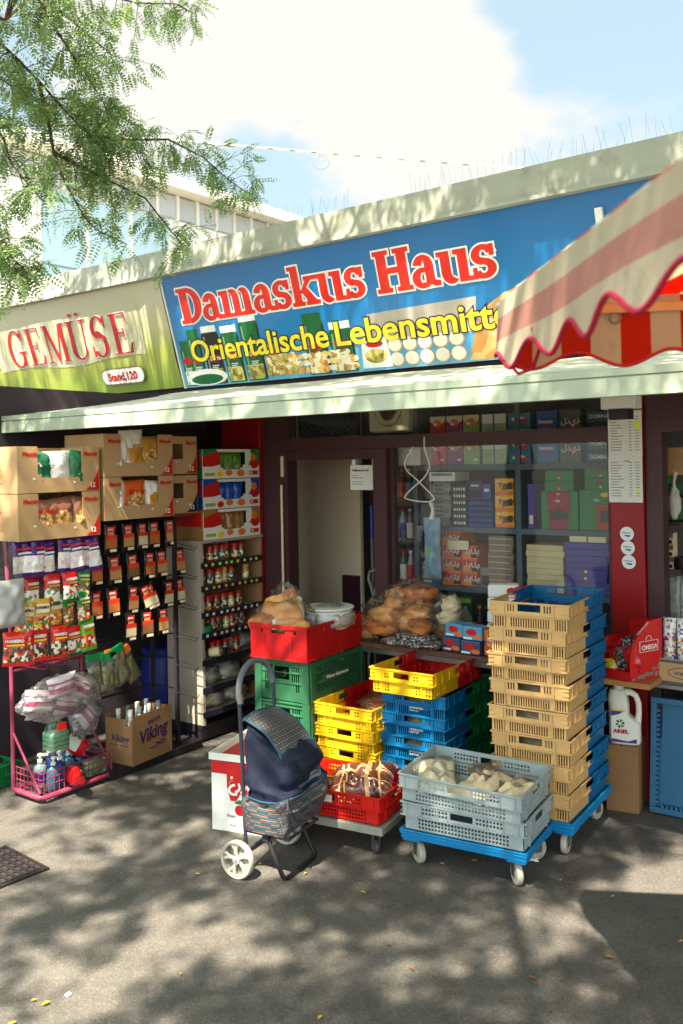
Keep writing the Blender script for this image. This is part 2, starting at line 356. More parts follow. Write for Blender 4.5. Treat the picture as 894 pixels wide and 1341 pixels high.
def pillar(x0, x1):
    q = MB(); q.box(x0, -0.03, 0, x1, 0.16, 2.42, 0); q.build('pillar', RPAINT, bld, mod=0.006)
pillar(-1.835, -1.645); pillar(-4.86, -4.66); pillar(-4.655, -4.47)
# door frame, beam, post, window
mb = MB(); mb.box(-4.465, 0.0, 0, -4.225, 0.1, 2.42, 0); mb.box(-4.30, -0.012, 0, -4.225, -0.001, 1.99, 0); mb.build('door_jamb', FRAME, bld)
mb = MB(); mb.box(-4.224, -0.02, 1.988, -1.837, 0.1, 2.072, 0); mb.box(-4.224, 0.0, 1.916, -3.47, 0.09, 1.985, 0); mb.build('transom_beam', FRAME, bld)
mb = MB(); mb.box(-3.468, -0.015, 0, -3.363, 0.1, 1.986, 0); mb.build('door_post', FRAME, bld)
mb = MB(); mb.box(-3.361, 0.0, 0.55, -1.837, 0.1, 0.62, 0); mb.box(-3.361, 0.02, 0.0, -1.837, 0.08, 0.548, 0); mb.build('window_sill', FRAME, bld)
GLASS = film_mat('window glass', tint=(190, 200, 195), opac=0.010, gloss=0.022, rough=0.02, bump=0.06, bscale=3, fk=.65)
win = MB(); win.box(-3.361, 0.05, 0.622, -1.85, 0.056, 1.986, 0); wo_ = win.build('window', GLASS, bld)
for xa, xb in ((-1.868, -1.84), (-3.359, -3.335)): fr = MB(); fr.box(xa, 0.03, 0.622, xb, 0.08, 1.986, 0); fr.build('frame_stile', FRAME, wo_)
tw = MB(); tw.box(-4.22, 0.05, 2.074, -1.84, 0.056, 2.42, 0); tw.build('transom_window', GLASS, bld)
q = MB(); q.box(-3.86, 0.062, 1.0, -3.845, 0.075, 1.91); 
# partition inside, seen through the open door
BEIGE = mat('beige laminate', (226, 202, 168), 0.5, var=0.03)
mb = MB(); mb.box(-5.2, 0.90, 0, -4.237, 0.94, 2.455, 0); mb.build('partition', BEIGE, bld)
mb = MB(); mb.box(-4.40, 0.86, 0.05, -4.245, 0.895, 0.98, 0); mb.build('cupboard_panel', mat('maroon board', (62, 28, 36), 0.5), bld)
DKRIGHT = mb = MB(); mb.box(-1.64, 0.0, 0, -1.55, 0.1, 2.42, 0); mb.box(-1.549, 0.0, 2.03, 0.5, 0.1, 2.42, 0); mb.build('shop_frame', FRAME, bld)
mb = MB(); mb.box(-1.549, 0.30, 1.22, -0.4, 0.6, 1.24, 0); mb.box(-1.549, 0.30, 0.9, -0.4, 0.6, 0.92, 0); mb.box(-1.549, .3, 1.66, -.4, .6, 1.675, 0); mb.build('wall_shelf', FRAME, bld)
LB = MB(); LB.box(-5.26, -2.45, 0, -5.22, 0.89, 2.43, 0); LB.build('added_backdrop', mat('dark backdrop', (60, 50, 54), .9, var=.2), bld)  # added dark panel standing in for shade behind the racks, hiding sunlit ground
LB = MB(); LB.box(-4.22, .12, 2.085, -3.68, .15, 2.40); ledb = LB.build('message_board', mat('dark message board', (30, 30, 50), .3), bld)
for k in range(2):
    LB = MB()
    for i in range(60):
        if rnd.random() < .72: x = -4.20+.0085*i; z = 2.115+.05*k+.02*math.sin(i*.9); LB.box(x, .1185, z, x+.003, .1198, z+.003)
    LB.build('dotted_line', PAPER, ledb)
# neighbour stall on the left: dim back
mb = MB(); mb.box(-26, 0.9, 0, -4.95, 0.95, 2.455, 0); mb.build('neighbour_wall', mat('neighbour wall', (76, 66, 70), 0.9, var=0.25), bld)

# thin bird spikes along the roof edge
for i in range(34):
    if 9 <= i < 13: continue
    x = -4.35+i*0.105+rnd.uniform(-.02, .02); s = MB()
    s.box(x-.04, -.22, 3.531, x+.04, -.19, 3.541)
    for k in range(3):
        s.tube([(x-.03+.03*k, -.205, 3.54), (x-.03+.03*k+rnd.uniform(-.035, .035), -.205+rnd.uniform(-.06, .05), 3.54+rnd.uniform(.10, .16))], 0.0008, 4)
    o = s.build('bird_spike', STEEL, None, (0, 5, 0)); tag(o, 'thin steel bird spike strip standing on the pale roof edge', 'bird spike', 'bird spikes on the roof edge')

# ------------------------------------------------------------------ glyphs for the painted signs
def arcp(cx, cy, rx, ry, wx, wy, a0, a1, n=18):
    o = [(cx+rx*math.cos(R(a0+(a1-a0)*i/n)), cy+ry*math.sin(R(a0+(a1-a0)*i/n))) for i in range(n+1)]
    i_ = [(cx+(rx-wx)*math.cos(R(a0+(a1-a0)*i/n)), cy+(ry-wy)*math.sin(R(a0+(a1-a0)*i/n))) for i in range(n+1)]
    return o+i_[::-1]
def bq(x0, y0, x1, y1): return [(x0, y0), (x1, y0), (x1, y1), (x0, y1)]
def slab(x0, x1, y, up=True, t=.055): return [(x0, y), (x1, y), (x1, y+t), (x0, y+t)] if up else [(x0, y-t), (x1, y-t), (x1, y), (x0, y)]
SW = .17
HEAVY = {   # fat bracketed roman, cap height 0.72, x height 0.52
 'D': (.64, [bq(.07, 0, .07+SW+.02, .72), slab(0, .30, 0), slab(0, .30, .72, False), arcp(.26, .36, .36, .36, .17, .07, -90, 90)]),
 'H': (.72, [bq(.06, 0, .06+SW, .72), bq(.47, 0, .47+SW, .72), bq(.2, .33, .5, .41), slab(0, .29, 0), slab(0, .29, .72, False), slab(.41, .70, 0), slab(.41, .70, .72, False)]),
 'a': (.52, [bq(.27, .03, .27+SW-.02, .36), arcp(.235, .345, .185, .185, .145, .065, 0, 165), arcp(.20, .15, .19, .165, .13, .055, 80, 280), bq(.2, .0, .30, .058), bq(.2, .257, .30, .315), [(.40, 0), (.52, 0), (.52, .06), (.42, .085)]]),
 'm': (.86, [bq(.06, 0, .06+SW-.02, .52), bq(.34, 0, .34+SW-.02, .36), bq(.62, 0, .62+SW-.02, .36), arcp(.34, .345, .15, .185, .15, .08, 0, 120), arcp(.62, .345, .15, .185, .15, .08, 0, 120), slab(0, .27, 0), slab(.30, .55, 0), slab(.58, .84, 0), slab(0, .1, .52, False)]),
 's': (.44, [arcp(.21, .375, .20, .155, .125, .06, 20, 255), arcp(.20, .15, .21, .155, .13, .065, -155, 78), bq(.33, .36, .39, .52), bq(.01, 0, .07, .17), [(.13, .34), (.18, .24), (.29, .18), (.25, .30)]]),
 'k': (.62, [bq(.06, 0, .06+SW-.02, .74), slab(0, .28, 0), slab(0, .1, .74, False), [(.2, .22), (.28, .26), (.52, .49), (.40, .49)], [(.24, .27), (.36, .32), (.60, .03), (.40, .03)], slab(.33, .63, 0), slab(.34, .60, .52, False)]),
 'u': (.62, [bq(.06, .16, .06+SW-.02, .52), bq(.38, 0, .38+SW-.02, .52), arcp(.225, .175, .165, .185, .15, .075, 180, 310), slab(0, .1, .52, False), slab(.31, .4, .52, False), slab(.5, .62, 0)]),
 ' ': (.24, [])}
TH = .035
COND = {   # tall condensed roman, cap height 1, for the other sign
 'G': (.50, [arcp(.25, .5, .25, .52, .10, .045, 38, 322, 26), bq(.36, .02, .45, .42), slab(.28, .52, .42, False, TH), bq(.42, .70, .46, 1.0)]),
 'E': (.46, [bq(.06, 0, .17, 1), slab(0, .42, 0, True, TH), slab(0, .40, 1, False, TH), bq(.17, .5, .30, .5+TH), bq(.28, .40, .31, .63), [(.36, 0), (.44, 0), (.46, .26), (.43, .26)], [(.37, 1), (.41, 1), (.42, .77), (.39, .77)]]),
 'M': (.62, [bq(.06, 0, .10, 1), bq(.48, 0, .59, 1), slab(0, .16, 0, True, TH), slab(.42, .65, 0, True, TH), slab(0, .13, 1, False, TH), slab(.50, .65, 1, False, TH), [(.05, 1), (.16, 1), (.36, .12), (.30, .02)], [(.30, .02), (.34, .02), (.52, .98), (.48, .98)]]),
 'U': (.54, [bq(.06, .25, .17, 1), bq(.42, .25, .46, 1), arcp(.26, .27, .20, .29, .11, .05, 180, 300), arcp(.26, .27, .20, .29, .04, .05, 300, 360), slab(0, .24, 1, False, TH), slab(.36, .53, 1, False, TH), ell(.17, 1.14, .045, .055, 12), ell(.35, 1.14, .045, .055, 12)]),
 'S': (.44, [arcp(.21, .735, .19, .285, .10, .045, 25, 262, 20), arcp(.20, .27, .20, .29, .10, .045, -155, 80, 20), bq(.36, .70, .40, 1.0), bq(0, 0, .035, .30), [(.06, .62), (.14, .54), (.34, .38), (.38, .46), (.20, .66)]])}
def fatten(P, d):
    n = len(P); A = sum(P[i][0]*P[(i+1) % n][1]-P[(i+1) % n][0]*P[i][1] for i in range(n)); s = 1 if A > 0 else -1; out = []
    for i in range(n):
        p0, p1, p2 = Vector(P[i-1]), Vector(P[i]), Vector(P[(i+1) % n]); e0 = (p1-p0); e1 = (p2-p1)
        if e0.length < 1e-7: e0 = e1
        if e1.length < 1e-7: e1 = e0
        e0.normalize(); e1.normalize(); n0 = Vector((e0.y, -e0.x))*s; n1 = Vector((e1.y, -e1.x))*s; b = n0+n1
        b = n0 if b.length < 1e-3 else b.normalized(); k = min(1.5, 1/max(.4, b.dot(n0))); q = p1+b*d*k; out.append((q.x, q.y))
    return out if s > 0 else out[::-1]
def glyphs(mb, word, font, x, y, sx, sy, gap, z, grow=0.0, m=0, base=None):
    k = 0
    for c in word:
        w, comps = font[c]
        for P in comps:
            Q = fatten([(x+px*sx, y+py*sy) for px, py in P], grow)
            mb.poly([(a, b, z+k*0.00005) for a, b in Q], m); k += 1
        x += w*sx+gap
    return x
LEAN = (R(106.6), 0, 0)
# blue shop sign
BSIGN = bpy.data.materials.new('blue sign print'); BSIGN.use_nodes = True
t = BSIGN.node_tree; p = t.nodes['Principled BSDF']; co = nd(t, 'ShaderNodeTexCoord'); sx_ = nd(t, 'ShaderNodeSeparateXYZ'); t.links.new(co.outputs['Object'], sx_.inputs[0])
nn = nd(t, 'ShaderNodeTexNoise'); nn.inputs['Scale'].default_value = 2.0; t.links.new(co.outputs['Object'], nn.inputs['Vector'])
cr = nd(t, 'ShaderNodeValToRGB'); e = cr.color_ramp.elements; e[0].position = 0.0; e[0].color = lin((110, 180, 206)); e[1].position = .9; e[1].color = lin((0, 98, 160)); k = e.new(.38); k.color = lin((6, 118, 178))
t.links.new(mth(t, 'MULTIPLY_ADD', nn.outputs['Fac'], .15, sx_.outputs['Y']), cr.inputs[0]); t.links.new(cr.outputs[0], p.inputs['Base Color']); p.inputs['Roughness'].default_value = .3; p.inputs['Coat Weight'].default_value = .4; p.inputs['Coat Roughness'].default_value = .12
sg = thing('shop_sign', 'long blue leaning shop sign with big red lettering and yellow line below', 'sign', (-5.27, 5.0, 2.51), rot=LEAN)
mb = MB(); mb.box(0.005, 0, -.03, 4.9, .876, 0, 0); mb.build('panel', BSIGN, sg)
mb = MB(); mb.box(-.012, -.002, -.032, .003, .878, .006); mb.build('frame_strip', WHITE, sg)
SRED = mat('sign red', (214, 34, 20), .35, var=.04, coat=.3); SWHITE = mat('sign white', (240, 236, 225), .35, var=.02); SYEL = mat('sign yellow', (238, 214, 50), .35, var=.03); SBLK = mat('sign dark outline', (40, 24, 60), .4)
sxl, syl = .375, .36; gp = -.004
wid = sum(HEAVY[c][0] for c in 'Damaskus Haus')*sxl
gp = (2.835-.137-wid)/13
mb = MB(); glyphs(mb, 'Damaskus Haus', HEAVY, .137, .502, sxl, syl, gp, .002, .017); mb.build('lettering_outline', SWHITE, sg)
mb = MB(); glyphs(mb, 'Damaskus Haus', HEAVY, .137, .502, sxl, syl, gp, .0055, .005); mb.build('lettering', SRED, sg)
for b_, m_, z_ in ((.0125, SBLK, .0036), (.0045, SYEL, .0070)):
    text('Orientalische', .232, m_, sg, (.150, .200, z_), (0, 0, 0), bold=b_, extr=.0003, width=1.33)
    text('Lebensmittel', .232, m_, sg, (1.545, .197, z_), (0, 0, 0), bold=b_, extr=.0003, width=1.36)
# printed pictures along the bottom of the sign
pic = MB(); PM = [mat('sign jar green', (22, 92, 48), .4), mat('sign jar dark', (40, 34, 30), .4), mat('sign jar lid', (230, 228, 220), .4), print_mat('sign olives', [(190, 176, 80), (160, 150, 60), (210, 196, 110), (130, 110, 40)], 34), REDP, mat('sign egg', (236, 222, 200), .5, var=.12, scale=9), mat('sign egg carton', (176, 164, 150), .6, var=.1, scale=12), print_mat('sign bread', [(206, 150, 84), (220, 170, 104), (196, 136, 70), (226, 186, 126)], 9), WHITE, print_mat('sign pastry', [(232, 190, 110), (244, 222, 170), (214, 160, 84), (190, 120, 60), (240, 230, 200)], 26), mat('sign jar gleam', (120, 150, 120), .4), mat('sign jar edge', (20, 40, 26), .4), mat('sign egg shade', (168, 150, 132), .5)]
def jar(x0, x1, y1, body, lid, low):
    c = (x0+x1)/2; z = .0010+.0001*jar.k; jar.k += 1
    pic.poly([(x0, .01, z), (x1, .01, z), (x1, y1-.07, z), (x1-.02, y1-.05, z), (x0+.02, y1-.05, z), (x0, y1-.07, z)], body)
    pic.poly([(x0+.012, y1-.05, z+.00005), (x1-.012, y1-.05, z+.00005), (x1-.012, y1, z+.00005), (x0+.012, y1, z+.00005)], lid)
    pic.poly([(x0+.008, .02, z+.00005), (x1-.008, .02, z+.00005), (x1-.008, .13, z+.00005), (x0+.008, .13, z+.00005)], low)
    pic.poly([(x0+.02, .02, z+.00006), (x0+.035, .02, z+.00006), (x0+.035, y1-.08, z+.00006), (x0+.02, y1-.08, z+.00006)], 10); pic.poly([(x1-.022, .02, z+.00006), (x1-.004, .02, z+.00006), (x1-.004, y1-.08, z+.00006), (x1-.022, y1-.08, z+.00006)], 11)
    for q_ in range(3): pic.poly([(c-.035, .150-.014*q_, z+.00008), (c+.035-.01*q_, .150-.014*q_, z+.00008), (c+.035-.01*q_, .156-.014*q_, z+.00008), (c-.035, .156-.014*q_, z+.00008)], 8)
    pic.poly([(a, b, z+.00008) for a, b in ell(c, .21, (x1-x0)*.36, .03, 14)], 4)
jar.k = 0
jar(.03, .15, .37, 0, 0, 8); jar(.13, .27, .45, 0, 0, 8); jar(.29, .47, .46, 1, 2, 3); jar(.49, .67, .44, 0, 2, 3); jar(.69, .88, .50, 0, 2, 3); jar(1.28, 1.47, .44, 0, 0, 9); jar(1.50, 1.70, .36, 0, 2, 9)
pic.poly([(a, b, .0021) for a, b in ell(.26, .07, .22, .065, 20)], 8); pic.poly([(a, b, .00215) for a, b in ell(.26, .055, .17, .04, 16)], 0)
for i in range(12): pic.poly([(a, b, .0022+.00002*i) for a, b in ell(.92+.055*(i % 5)+.02*rnd.random(), .07+.075*(i//5), .045, .045, 12)], 9 if i % 2 else 3)
for i in range(26): pic.poly([(a, b, .0023+.00002*i) for a, b in ell(1.2+.06*(i % 9), .05+.05*(i//9), .036, .022, 10)], 9)
pic.poly([(1.86, .19, .0009), (2.62, .19, .0009), (2.66, .40, .0009), (1.84, .38, .0009)], 6)
for i in range(10): pic.poly([(a, b, .0024+.00002*i) for a, b in ell(2.024+.115*(i % 5), .060+.095*(i//5), .058, .050, 16)], 12)
for i in range(10): pic.poly([(a, b, .0029+.00002*i) for a, b in ell(2.02+.115*(i % 5), .065+.095*(i//5), .050, .044, 16)], 5)
pic.poly([(1.74, .02, .0030), (1.98, .02, .0030), (1.96, .22, .0030), (1.76, .22, .0030)], 8); pic.poly([(a, b, .0031) for a, b in ell(1.86, .10, .09, .05, 14)], 3); pic.poly([(a, b, .0031) for a, b in ell(1.86, .18, .07, .025, 14)], 4)
pic.poly([(a, b, .0012) for a, b in [(2.55, .01), (4.0, .01), (4.0, .42), (3.2, .46), (2.85, .40), (2.66, .30)]], 7)
pic.build('printed_pictures', PM, sg)
text('Durra', .045, WHITE, sg, (.34, .195, .0033), (0, 0, 0), bold=.001); text('Durra', .045, WHITE, sg, (.54, .195, .0033), (0, 0, 0), bold=.001); text('Durra', .045, WHITE, sg, (.745, .195, .0033), (0, 0, 0), bold=.001)
mb = MB(); mb.box(3.46, .60, .004, 3.50, .78, .03); mb.build('white_clip', WHITE, sg)
# green banner of the neighbour
GB = bpy.data.materials.new('green banner print'); GB.use_nodes = True
t = GB.node_tree; p = t.nodes['Principled BSDF']; co = nd(t, 'ShaderNodeTexCoord'); s2 = nd(t, 'ShaderNodeSeparateXYZ'); t.links.new(co.outputs['Object'], s2.inputs[0])
cr = nd(t, 'ShaderNodeValToRGB'); e = cr.color_ramp.elements; e[0].position = .0; e[0].color = lin((112, 140, 36)); e[1].position = .75; e[1].color = lin((188, 180, 150)); k = e.new(.32); k.color = lin((150, 154, 70)); k = e.new(.5); k.color = lin((184, 176, 130))
nn = nd(t, 'ShaderNodeTexNoise'); nn.inputs['Scale'].default_value = 1.5; t.links.new(co.outputs['Object'], nn.inputs['Vector'])
t.links.new(mth(t, 'MULTIPLY_ADD', nn.outputs['Fac'], .2, mth(t, 'SUBTRACT', s2.outputs['Y'], .1)), cr.inputs[0]); t.links.new(cr.outputs[0], p.inputs['Base Color']); p.inputs['Roughness'].default_value = .45
gs = thing('banner_sign', 'slack green and cream banner with tall red serif lettering left of the blue sign', 'banner', (-5.27, 5.0, 2.51), rot=LEAN)
mb = MB()
def ban(u, v):
    x = -4.2+u*4.18; y = .01+v*.865
    z = .004+.022*(noise.noise((x*1.3, y*2.2, 3.1))+.3)*math.sin(math.pi*min(1, max(0, v)))+.018*math.exp(-((x+.28+(.45-y)*.35)/.06)**2)*math.sin(math.pi*v)
    return (x, y, z)
mb.grid(ban, 90, 14); mb.build('banner_cloth', GB, gs, smooth=60)
mb = MB(); mb.box(-4.2, 0, -.03, -.012, .876, -.012); mb.build('backing_board', DARK, gs)
FADE = mat('faded white print', (190, 184, 150), .5, var=.05)
GRED = mat('banner red', (176, 34, 30), .5, var=.08)
GLY = MB(); wid = sum(COND[c][0] for c in 'GEMUSE')*.50; gg = (1.69-wid)/5
mb = MB(); mb.grid(lambda u, v: Vector(ban((-2.36+u*2.02+4.2)/4.18, (.30+.02*math.sin(u*9)+v*(.44-.04*(1-u))-.01)/.865))+Vector((0, 0, .0025)), 40, 8); mb.build('faded_panel', FADE, gs, smooth=60)
def drape(mb, dz):
    mb.v = [(a, b, Vector(ban((a+4.2)/4.18, (b-.01)/.865)).z+dz+c) for a, b, c in mb.v]
mb = MB(); glyphs(mb, 'GEMUSE', COND, -2.165, .335, .50, .335, gg, 0, .006); drape(mb, .005); mb.build('lettering_outline', SWHITE, gs)
mb = MB(); glyphs(mb, 'GEMUSE', COND, -2.165, .335, .50, .335, gg, 0, .001); drape(mb, .009); mb.build('lettering', GRED, gs)
mb = MB(); P = [(-.87+.06*math.cos(R(a)), .155+.06*math.sin(R(a))) for a in range(90, 271, 15)]+[(-.47+.06*math.cos(R(a)), .155+.06*math.sin(R(a))) for a in range(-90, 91, 15)]
mb.poly([(a, b, .030) for a, b in fatten(P, .012)], 1); mb.poly([(a, b, .032) for a, b in P], 0); mb.build('number_plate', [SWHITE, mat('plate rim', (120, 110, 70), .5)], gs)
text('Stand,120', .092, GRED, gs, (-.855, .122, .0335), (0, 0, 0), bold=.004)
text('man', .20, mat('grape ink', (84, 70, 96), .5), gs, (-2.72, .09, .034), (0, 0, 0), bold=.004); text('man', .20, SYEL, gs, (-2.72, .09, .0365), (0, 0, 0), bold=-.0035)
mb = MB()
for i in range(9): mb.poly([(a, b, .03+.0002*i) for a, b in ell(-2.62+.05*(i % 4)+.03*(i//4), .46-.075*(i//4)+.02*(i % 2), .075, .03, 14)], i % 2)
mb.build('printed_bananas', [mat('banana print', (206, 160, 40), .5, var=.15, scale=14), mat('banana print shade', (170, 124, 34), .5)], gs)

# ------------------------------------------------------------------ shop awning (folding)
aw = thing('awning', 'long pale folding awning with metal front bar above the shop window', 'awning', (0, 0, 0))
AWC = mat('pale awning cloth', (214, 212, 190), .7, var=.05, scale=2, dirt=.2, transl=.25); AWM = mat('pale green bar paint', (170, 178, 154), .4, var=.06, scale=3, dirt=.15)
mb = MB()
mb.grid(lambda u, v: (-5.33+u*6.13, 4.94-v*1.565, 2.472-v*.235-.012*math.sin(math.pi*v)+.004*math.sin(u*23)), 60, 10); top_n = len(mb.f)
mb.grid(lambda u, v: (-5.33+u*6.13, 4.94-v*1.565, 2.466-v*.235-.012*math.sin(math.pi*v)+.004*math.sin(u*23)), 60, 10, flip=True); mb.build('cover', AWC, aw, smooth=50)
mb = MB(); mb.box(-5.33, 3.335, 2.205, .8, 3.40, 2.235); mb.box(-5.33, 3.335, 2.128, .8, 3.39, 2.198); mb.box(-5.33, 3.345, 2.199, .8, 3.385, 2.204); mb.box(-5.345, 3.33, 2.125, -5.332, 3.405, 2.24); mb.build('front_bar', AWM, aw)
for x in (-4.85, -2.0, -.2):
    mb = MB(); mb.bar((x, 4.92, 2.36), (x+.55, 4.15, 2.27), .045, .06); mb.bar((x+.55, 4.15, 2.27), (x+.1, 3.41, 2.18), .04, .05); mb.build('folding_arm', AWM, aw)
mb = MB(); mb.box(-5.33, 4.90, 2.36, .8, 4.985, 2.462); mb.build('wall_cassette', AWM, aw)
# ================================================================== LEFT: racks of goods facing along the shop front
Q90 = R(90)
def pillow(mb, Mx, w, h, t, m, seed=0.0, nu=10, nv=12, wr=.12):
    """filled bag: sealed edges, bulging both sides; local x across, z up, -y front"""
    def side(sgn):
        def fn(u, v):
            a = max(0, 1-abs(2*u-1)**3.0); b = max(0, 1-abs(2*v-1)**4.0); k = (a*b)**.6
            x = (u-.5)*w*(1-.10*b*math.sin(math.pi*v)); z = v*h
            y = sgn*t/2*k*(1+wr*4*noise.noise((x*22+seed, z*22, seed*3+sgn)))+.004*noise.noise((x*40, z*40+seed, 5.0))
            return Mx @ Vector((x, y, z))
        return fn
    mb.grid(side(-1), nu, nv, m); mb.grid(side(1), nu, nv, m, flip=True)
def carton_tray(w, d, h, holes, matf, side_holes=()):
    """open cardboard tray, front at y=-d"""
    b = MB(); t = .005
    b.perf((-w/2, -d+t, 0), (1, 0, 0), (0, 0, 1), (0, -1, 0), w, h, t, holes)
    b.perf((w/2, 0, 0), (-1, 0, 0), (0, 0, 1), (0, 1, 0), w, h, t, [])
    b.perf((-w/2, -d+t, 0), (0, 1, 0), (0, 0, 1), (-1, 0, 0), d-2*t, h, -t, list(side_holes))
    b.perf((w/2, -t, 0), (0, -1, 0), (0, 0, 1), (1, 0, 0), d-2*t, h, -t, list(side_holes))
    b.box(-w/2+t, -d+t, .001, w/2-t, -t, .006)
    return b
def swoosh(x1, z0, w, h, n=8): return [(x1-w, z0)]+[(x1, z0)]+[(x1, z0+h)]+[(x1-w+w*(1-(1-i/n)**2)**.5*0+w*(1-i/n)*(0)+w*(i/n)**0.0*0+ (w*(1-(i/n)))*1.0, z0+h*(1-i/n)**2.0) for i in range(1, n)]
def swoosh(x1, z0, w, h, n=8):
    return [(x1-w, z0), (x1, z0), (x1, z0+h)]+[(x1-w*i/n, z0+h*(1-i/n)**2) for i in range(1, n)]
SNACK = [mat('snack bag green', (24, 96, 60), .3, coat=.5, var=.1, bump=.3, bscale=30), mat('snack bag white', (214, 210, 200), .3, coat=.5, bump=.3, bscale=30), mat('snack bag orange', (206, 84, 26), .3, coat=.5, var=.15, bump=.3, bscale=30), mat('snack bag brown', (136, 86, 66), .3, coat=.5, var=.25, scale=14, bump=.3, bscale=30), print_mat('nut picture', [(206, 160, 90), (176, 120, 60), (226, 190, 120), (150, 96, 50)], 60), mat('snack bag gold', (190, 130, 40), .3, coat=.5, var=.2), INK]
def snack_box(lab, Y, z, h, bags, flip=False, cola=REDP, w=.555, X=-4.78):
    t = thing('snack_carton', lab, 'carton', (X, Y+w/2, z), Q90, 'cardboard snack cartons on the rack')
    d = .375
    holes = [(.13, .105, .43, h+.01), (.155, .085, .405, .106)] if w > .4 else [(-.01, .10, .11, .20)]
    carton_tray(w, d, h, holes, CARD).build('tray', CARD, t)
    f = MB(); f.front(swoosh(w/2-.004, .004, .115, .13), -d-.0012, 0); f.build('printed_corner', cola, t)
    for a in ((.09, .05), (-.18, .075)): f = MB(); f.front(rc(a[0]*w/.555, a[1], a[0]*w/.555+.015, a[1]+.01), -d-.002); f.build('price_tag', PAPER, t)
    for a in ((-.245, .165) if w > .4 else (w/2-.10,)): text('Mastér', .036, REDP, t, (a, -d-.0012, h-.055), bold=.0012)
    text('12', .040, PAPER, t, (w/2-.0725, -d-.003, .022), bold=.0008)
    text('Mastér', .040, REDP, t, (-w/2-.0012, -.10, h*.55), (R(90), 0, R(-90)), bold=.0012)
    tl = MB()
    for k in range(5): L = rnd.uniform(.10, .17); tl.poly([(-w/2-.001, -.09, .10-.012*k), (-w/2-.001, -.09-L, .10-.012*k), (-w/2-.001, -.09-L, .103-.012*k), (-w/2-.001, -.09, .103-.012*k)])
    tl.build('printed_lines', mat('brown ink', (128, 84, 56), .8), t)
    return t
def snack_bag(lab, Y, z, w, h, body, pic, tilt=0.0, x=-4.445, word=None, wm=REDP, grp='snack bags in the cartons'):
    b = MB(); pillow(b, Matrix.Rotation(tilt, 4, 'Y'), w*(1.2 if x == -4.445 else 1), h, .075, lambda u, v: 1 if (u-.5)**2/.14+(v-.34)**2/.075 < 1 and pic is not None else 0, seed=rnd.random()*50)
    o = b.build('snack_bag', [body, pic or body], None, (x, Y, z), (0, 0, Q90), smooth=60); tag(o, lab, 'snack bag', grp)
    if word: text(word, .045, wm, o, (-.05, -.037, h*.62), bold=.0015)
    return o
snack_box('cardboard snack carton on top at the street end, green and white bags inside', 2.905, 1.758, .262, 0)
snack_box('cardboard snack carton under the street end one, pinkish nut bags inside', 2.905, 1.492, .262, 0)
snack_box('cardboard snack carton on top beside the spice shelf, white and gold bags sticking out', 3.495, 1.836, .262, 0)
snack_box('cardboard snack carton above the black spice packets, bright orange bag inside', 3.495, 1.570, .262, 0)
snack_box('cardboard snack carton behind, topmost at the inner end of the rack', 4.07, 1.84, .25, 0, w=.235, X=-4.82)
snack_box('cardboard snack carton behind with a dark corner print, lower at inner end', 4.07, 1.58, .25, 0, cola=INK, w=.235, X=-4.82)
S = SNACK
snack_bag('green snack bag leaning left in the top street end carton', 3.075, 1.77, .13, .22, S[0], None, .1, word='Mastér', wm=PAPER)
snack_bag('white and green snack bag standing in the middle of top carton', 3.19, 1.77, .17, .225, S[1], None, -.05)
snack_bag('dark green snack bag at the right of top carton', 3.30, 1.77, .12, .23, S[0], None, .18)
snack_bag('pink brown nut bag with clear window, left in the lower carton', 3.08, 1.505, .14, .21, S[3], S[4], .15, word='Mastér')
snack_bag('pink brown nut bag with pale cashew picture, middle of lower carton', 3.21, 1.505, .17, .22, S[3], S[4], -.1)
snack_bag('dark brown nut bag at the right of lower carton', 3.32, 1.51, .10, .22, S[3], S[4], .05)
snack_bag('white snack bag at the left in carton beside the shelf', 3.64, 1.85, .10, .24, S[1], None, .05)
snack_bag('tall white and gold snack bag poking out of the top carton', 3.75, 1.86, .16, .265, S[1], S[5], -.06)
snack_bag('gold nut bag at the right of the top carton beside the shelf', 3.87, 1.85, .14, .23, S[5], S[4], .04)
snack_bag('thin white snack bag beside the orange one', 3.625, 1.585, .08, .23, S[1], None)
snack_bag('bright orange snack bag in the carton above spice packets', 3.74, 1.585, .19, .225, S[2], S[4], -.04, word='Mastér')
snack_bag('white snack bag right of the orange one', 3.885, 1.585, .10, .22, S[1], S[5], .05)

# pink wire rack
PINK = mat('pink rack paint', (142, 56, 80), .4, var=.12, scale=8, dirt=.25)
rk = thing('wire_rack', 'tall pink metal rack with hooks and a wire basket at the bottom', 'rack', (-4.56, 3.30, 0))
for y, dx in ((-.27, -.02), (.21, 0)):
    mb = MB(); mb.tube([(-.11+dx, y, .03), (-.11+dx, y, 1.0), (-.11+dx, y-.03, 1.60)], .013, 10); mb.build('post', PINK, rk, smooth=50)
mb = MB(); mb.tube([(-.12, -.27, .035), (.12, -.27, .035), (.14, -.25, .035), (.14, .22, .035), (.12, .24, .035), (-.12, .22, .035)], .016, 10); mb.tube([(-.13, -.27, .035), (-.12, .22, .035)], .014, 8); mb.build('base', PINK, rk, smooth=50)
mb = MB()
for z in (.52, .72, .93, 1.06, 1.22, 1.45): mb.tube([(-.125, -.27, z), (-.11, .21, z)], .008, 8)
mb.build('crossbar', PINK, rk, smooth=50)
for y in (-.27, .23):
    mb = MB(); mb.tube([(-.12, y, .36), (.13, y, .06)], .008, 8); mb.build('brace', PINK, rk, smooth=50)
mb = MB()
for z in (.10, .135, .17): mb.tube([(-.11, -.265, z), (.135, -.265, z), (.135, .23, z), (-.11, .22, z)], .0032, 6)
for i in range(15): y = -.25+.034*i; mb.tube([(.135, y, .03), (.136, y, .172)], .0028, 6); mb.tube([(-.11, y, .04), (.135, y, .04)], .0022, 5)
for i in range(7): x = -.1+.035*i; mb.tube([(x, -.266, .04), (x, -.266, .172)], .0024, 5)
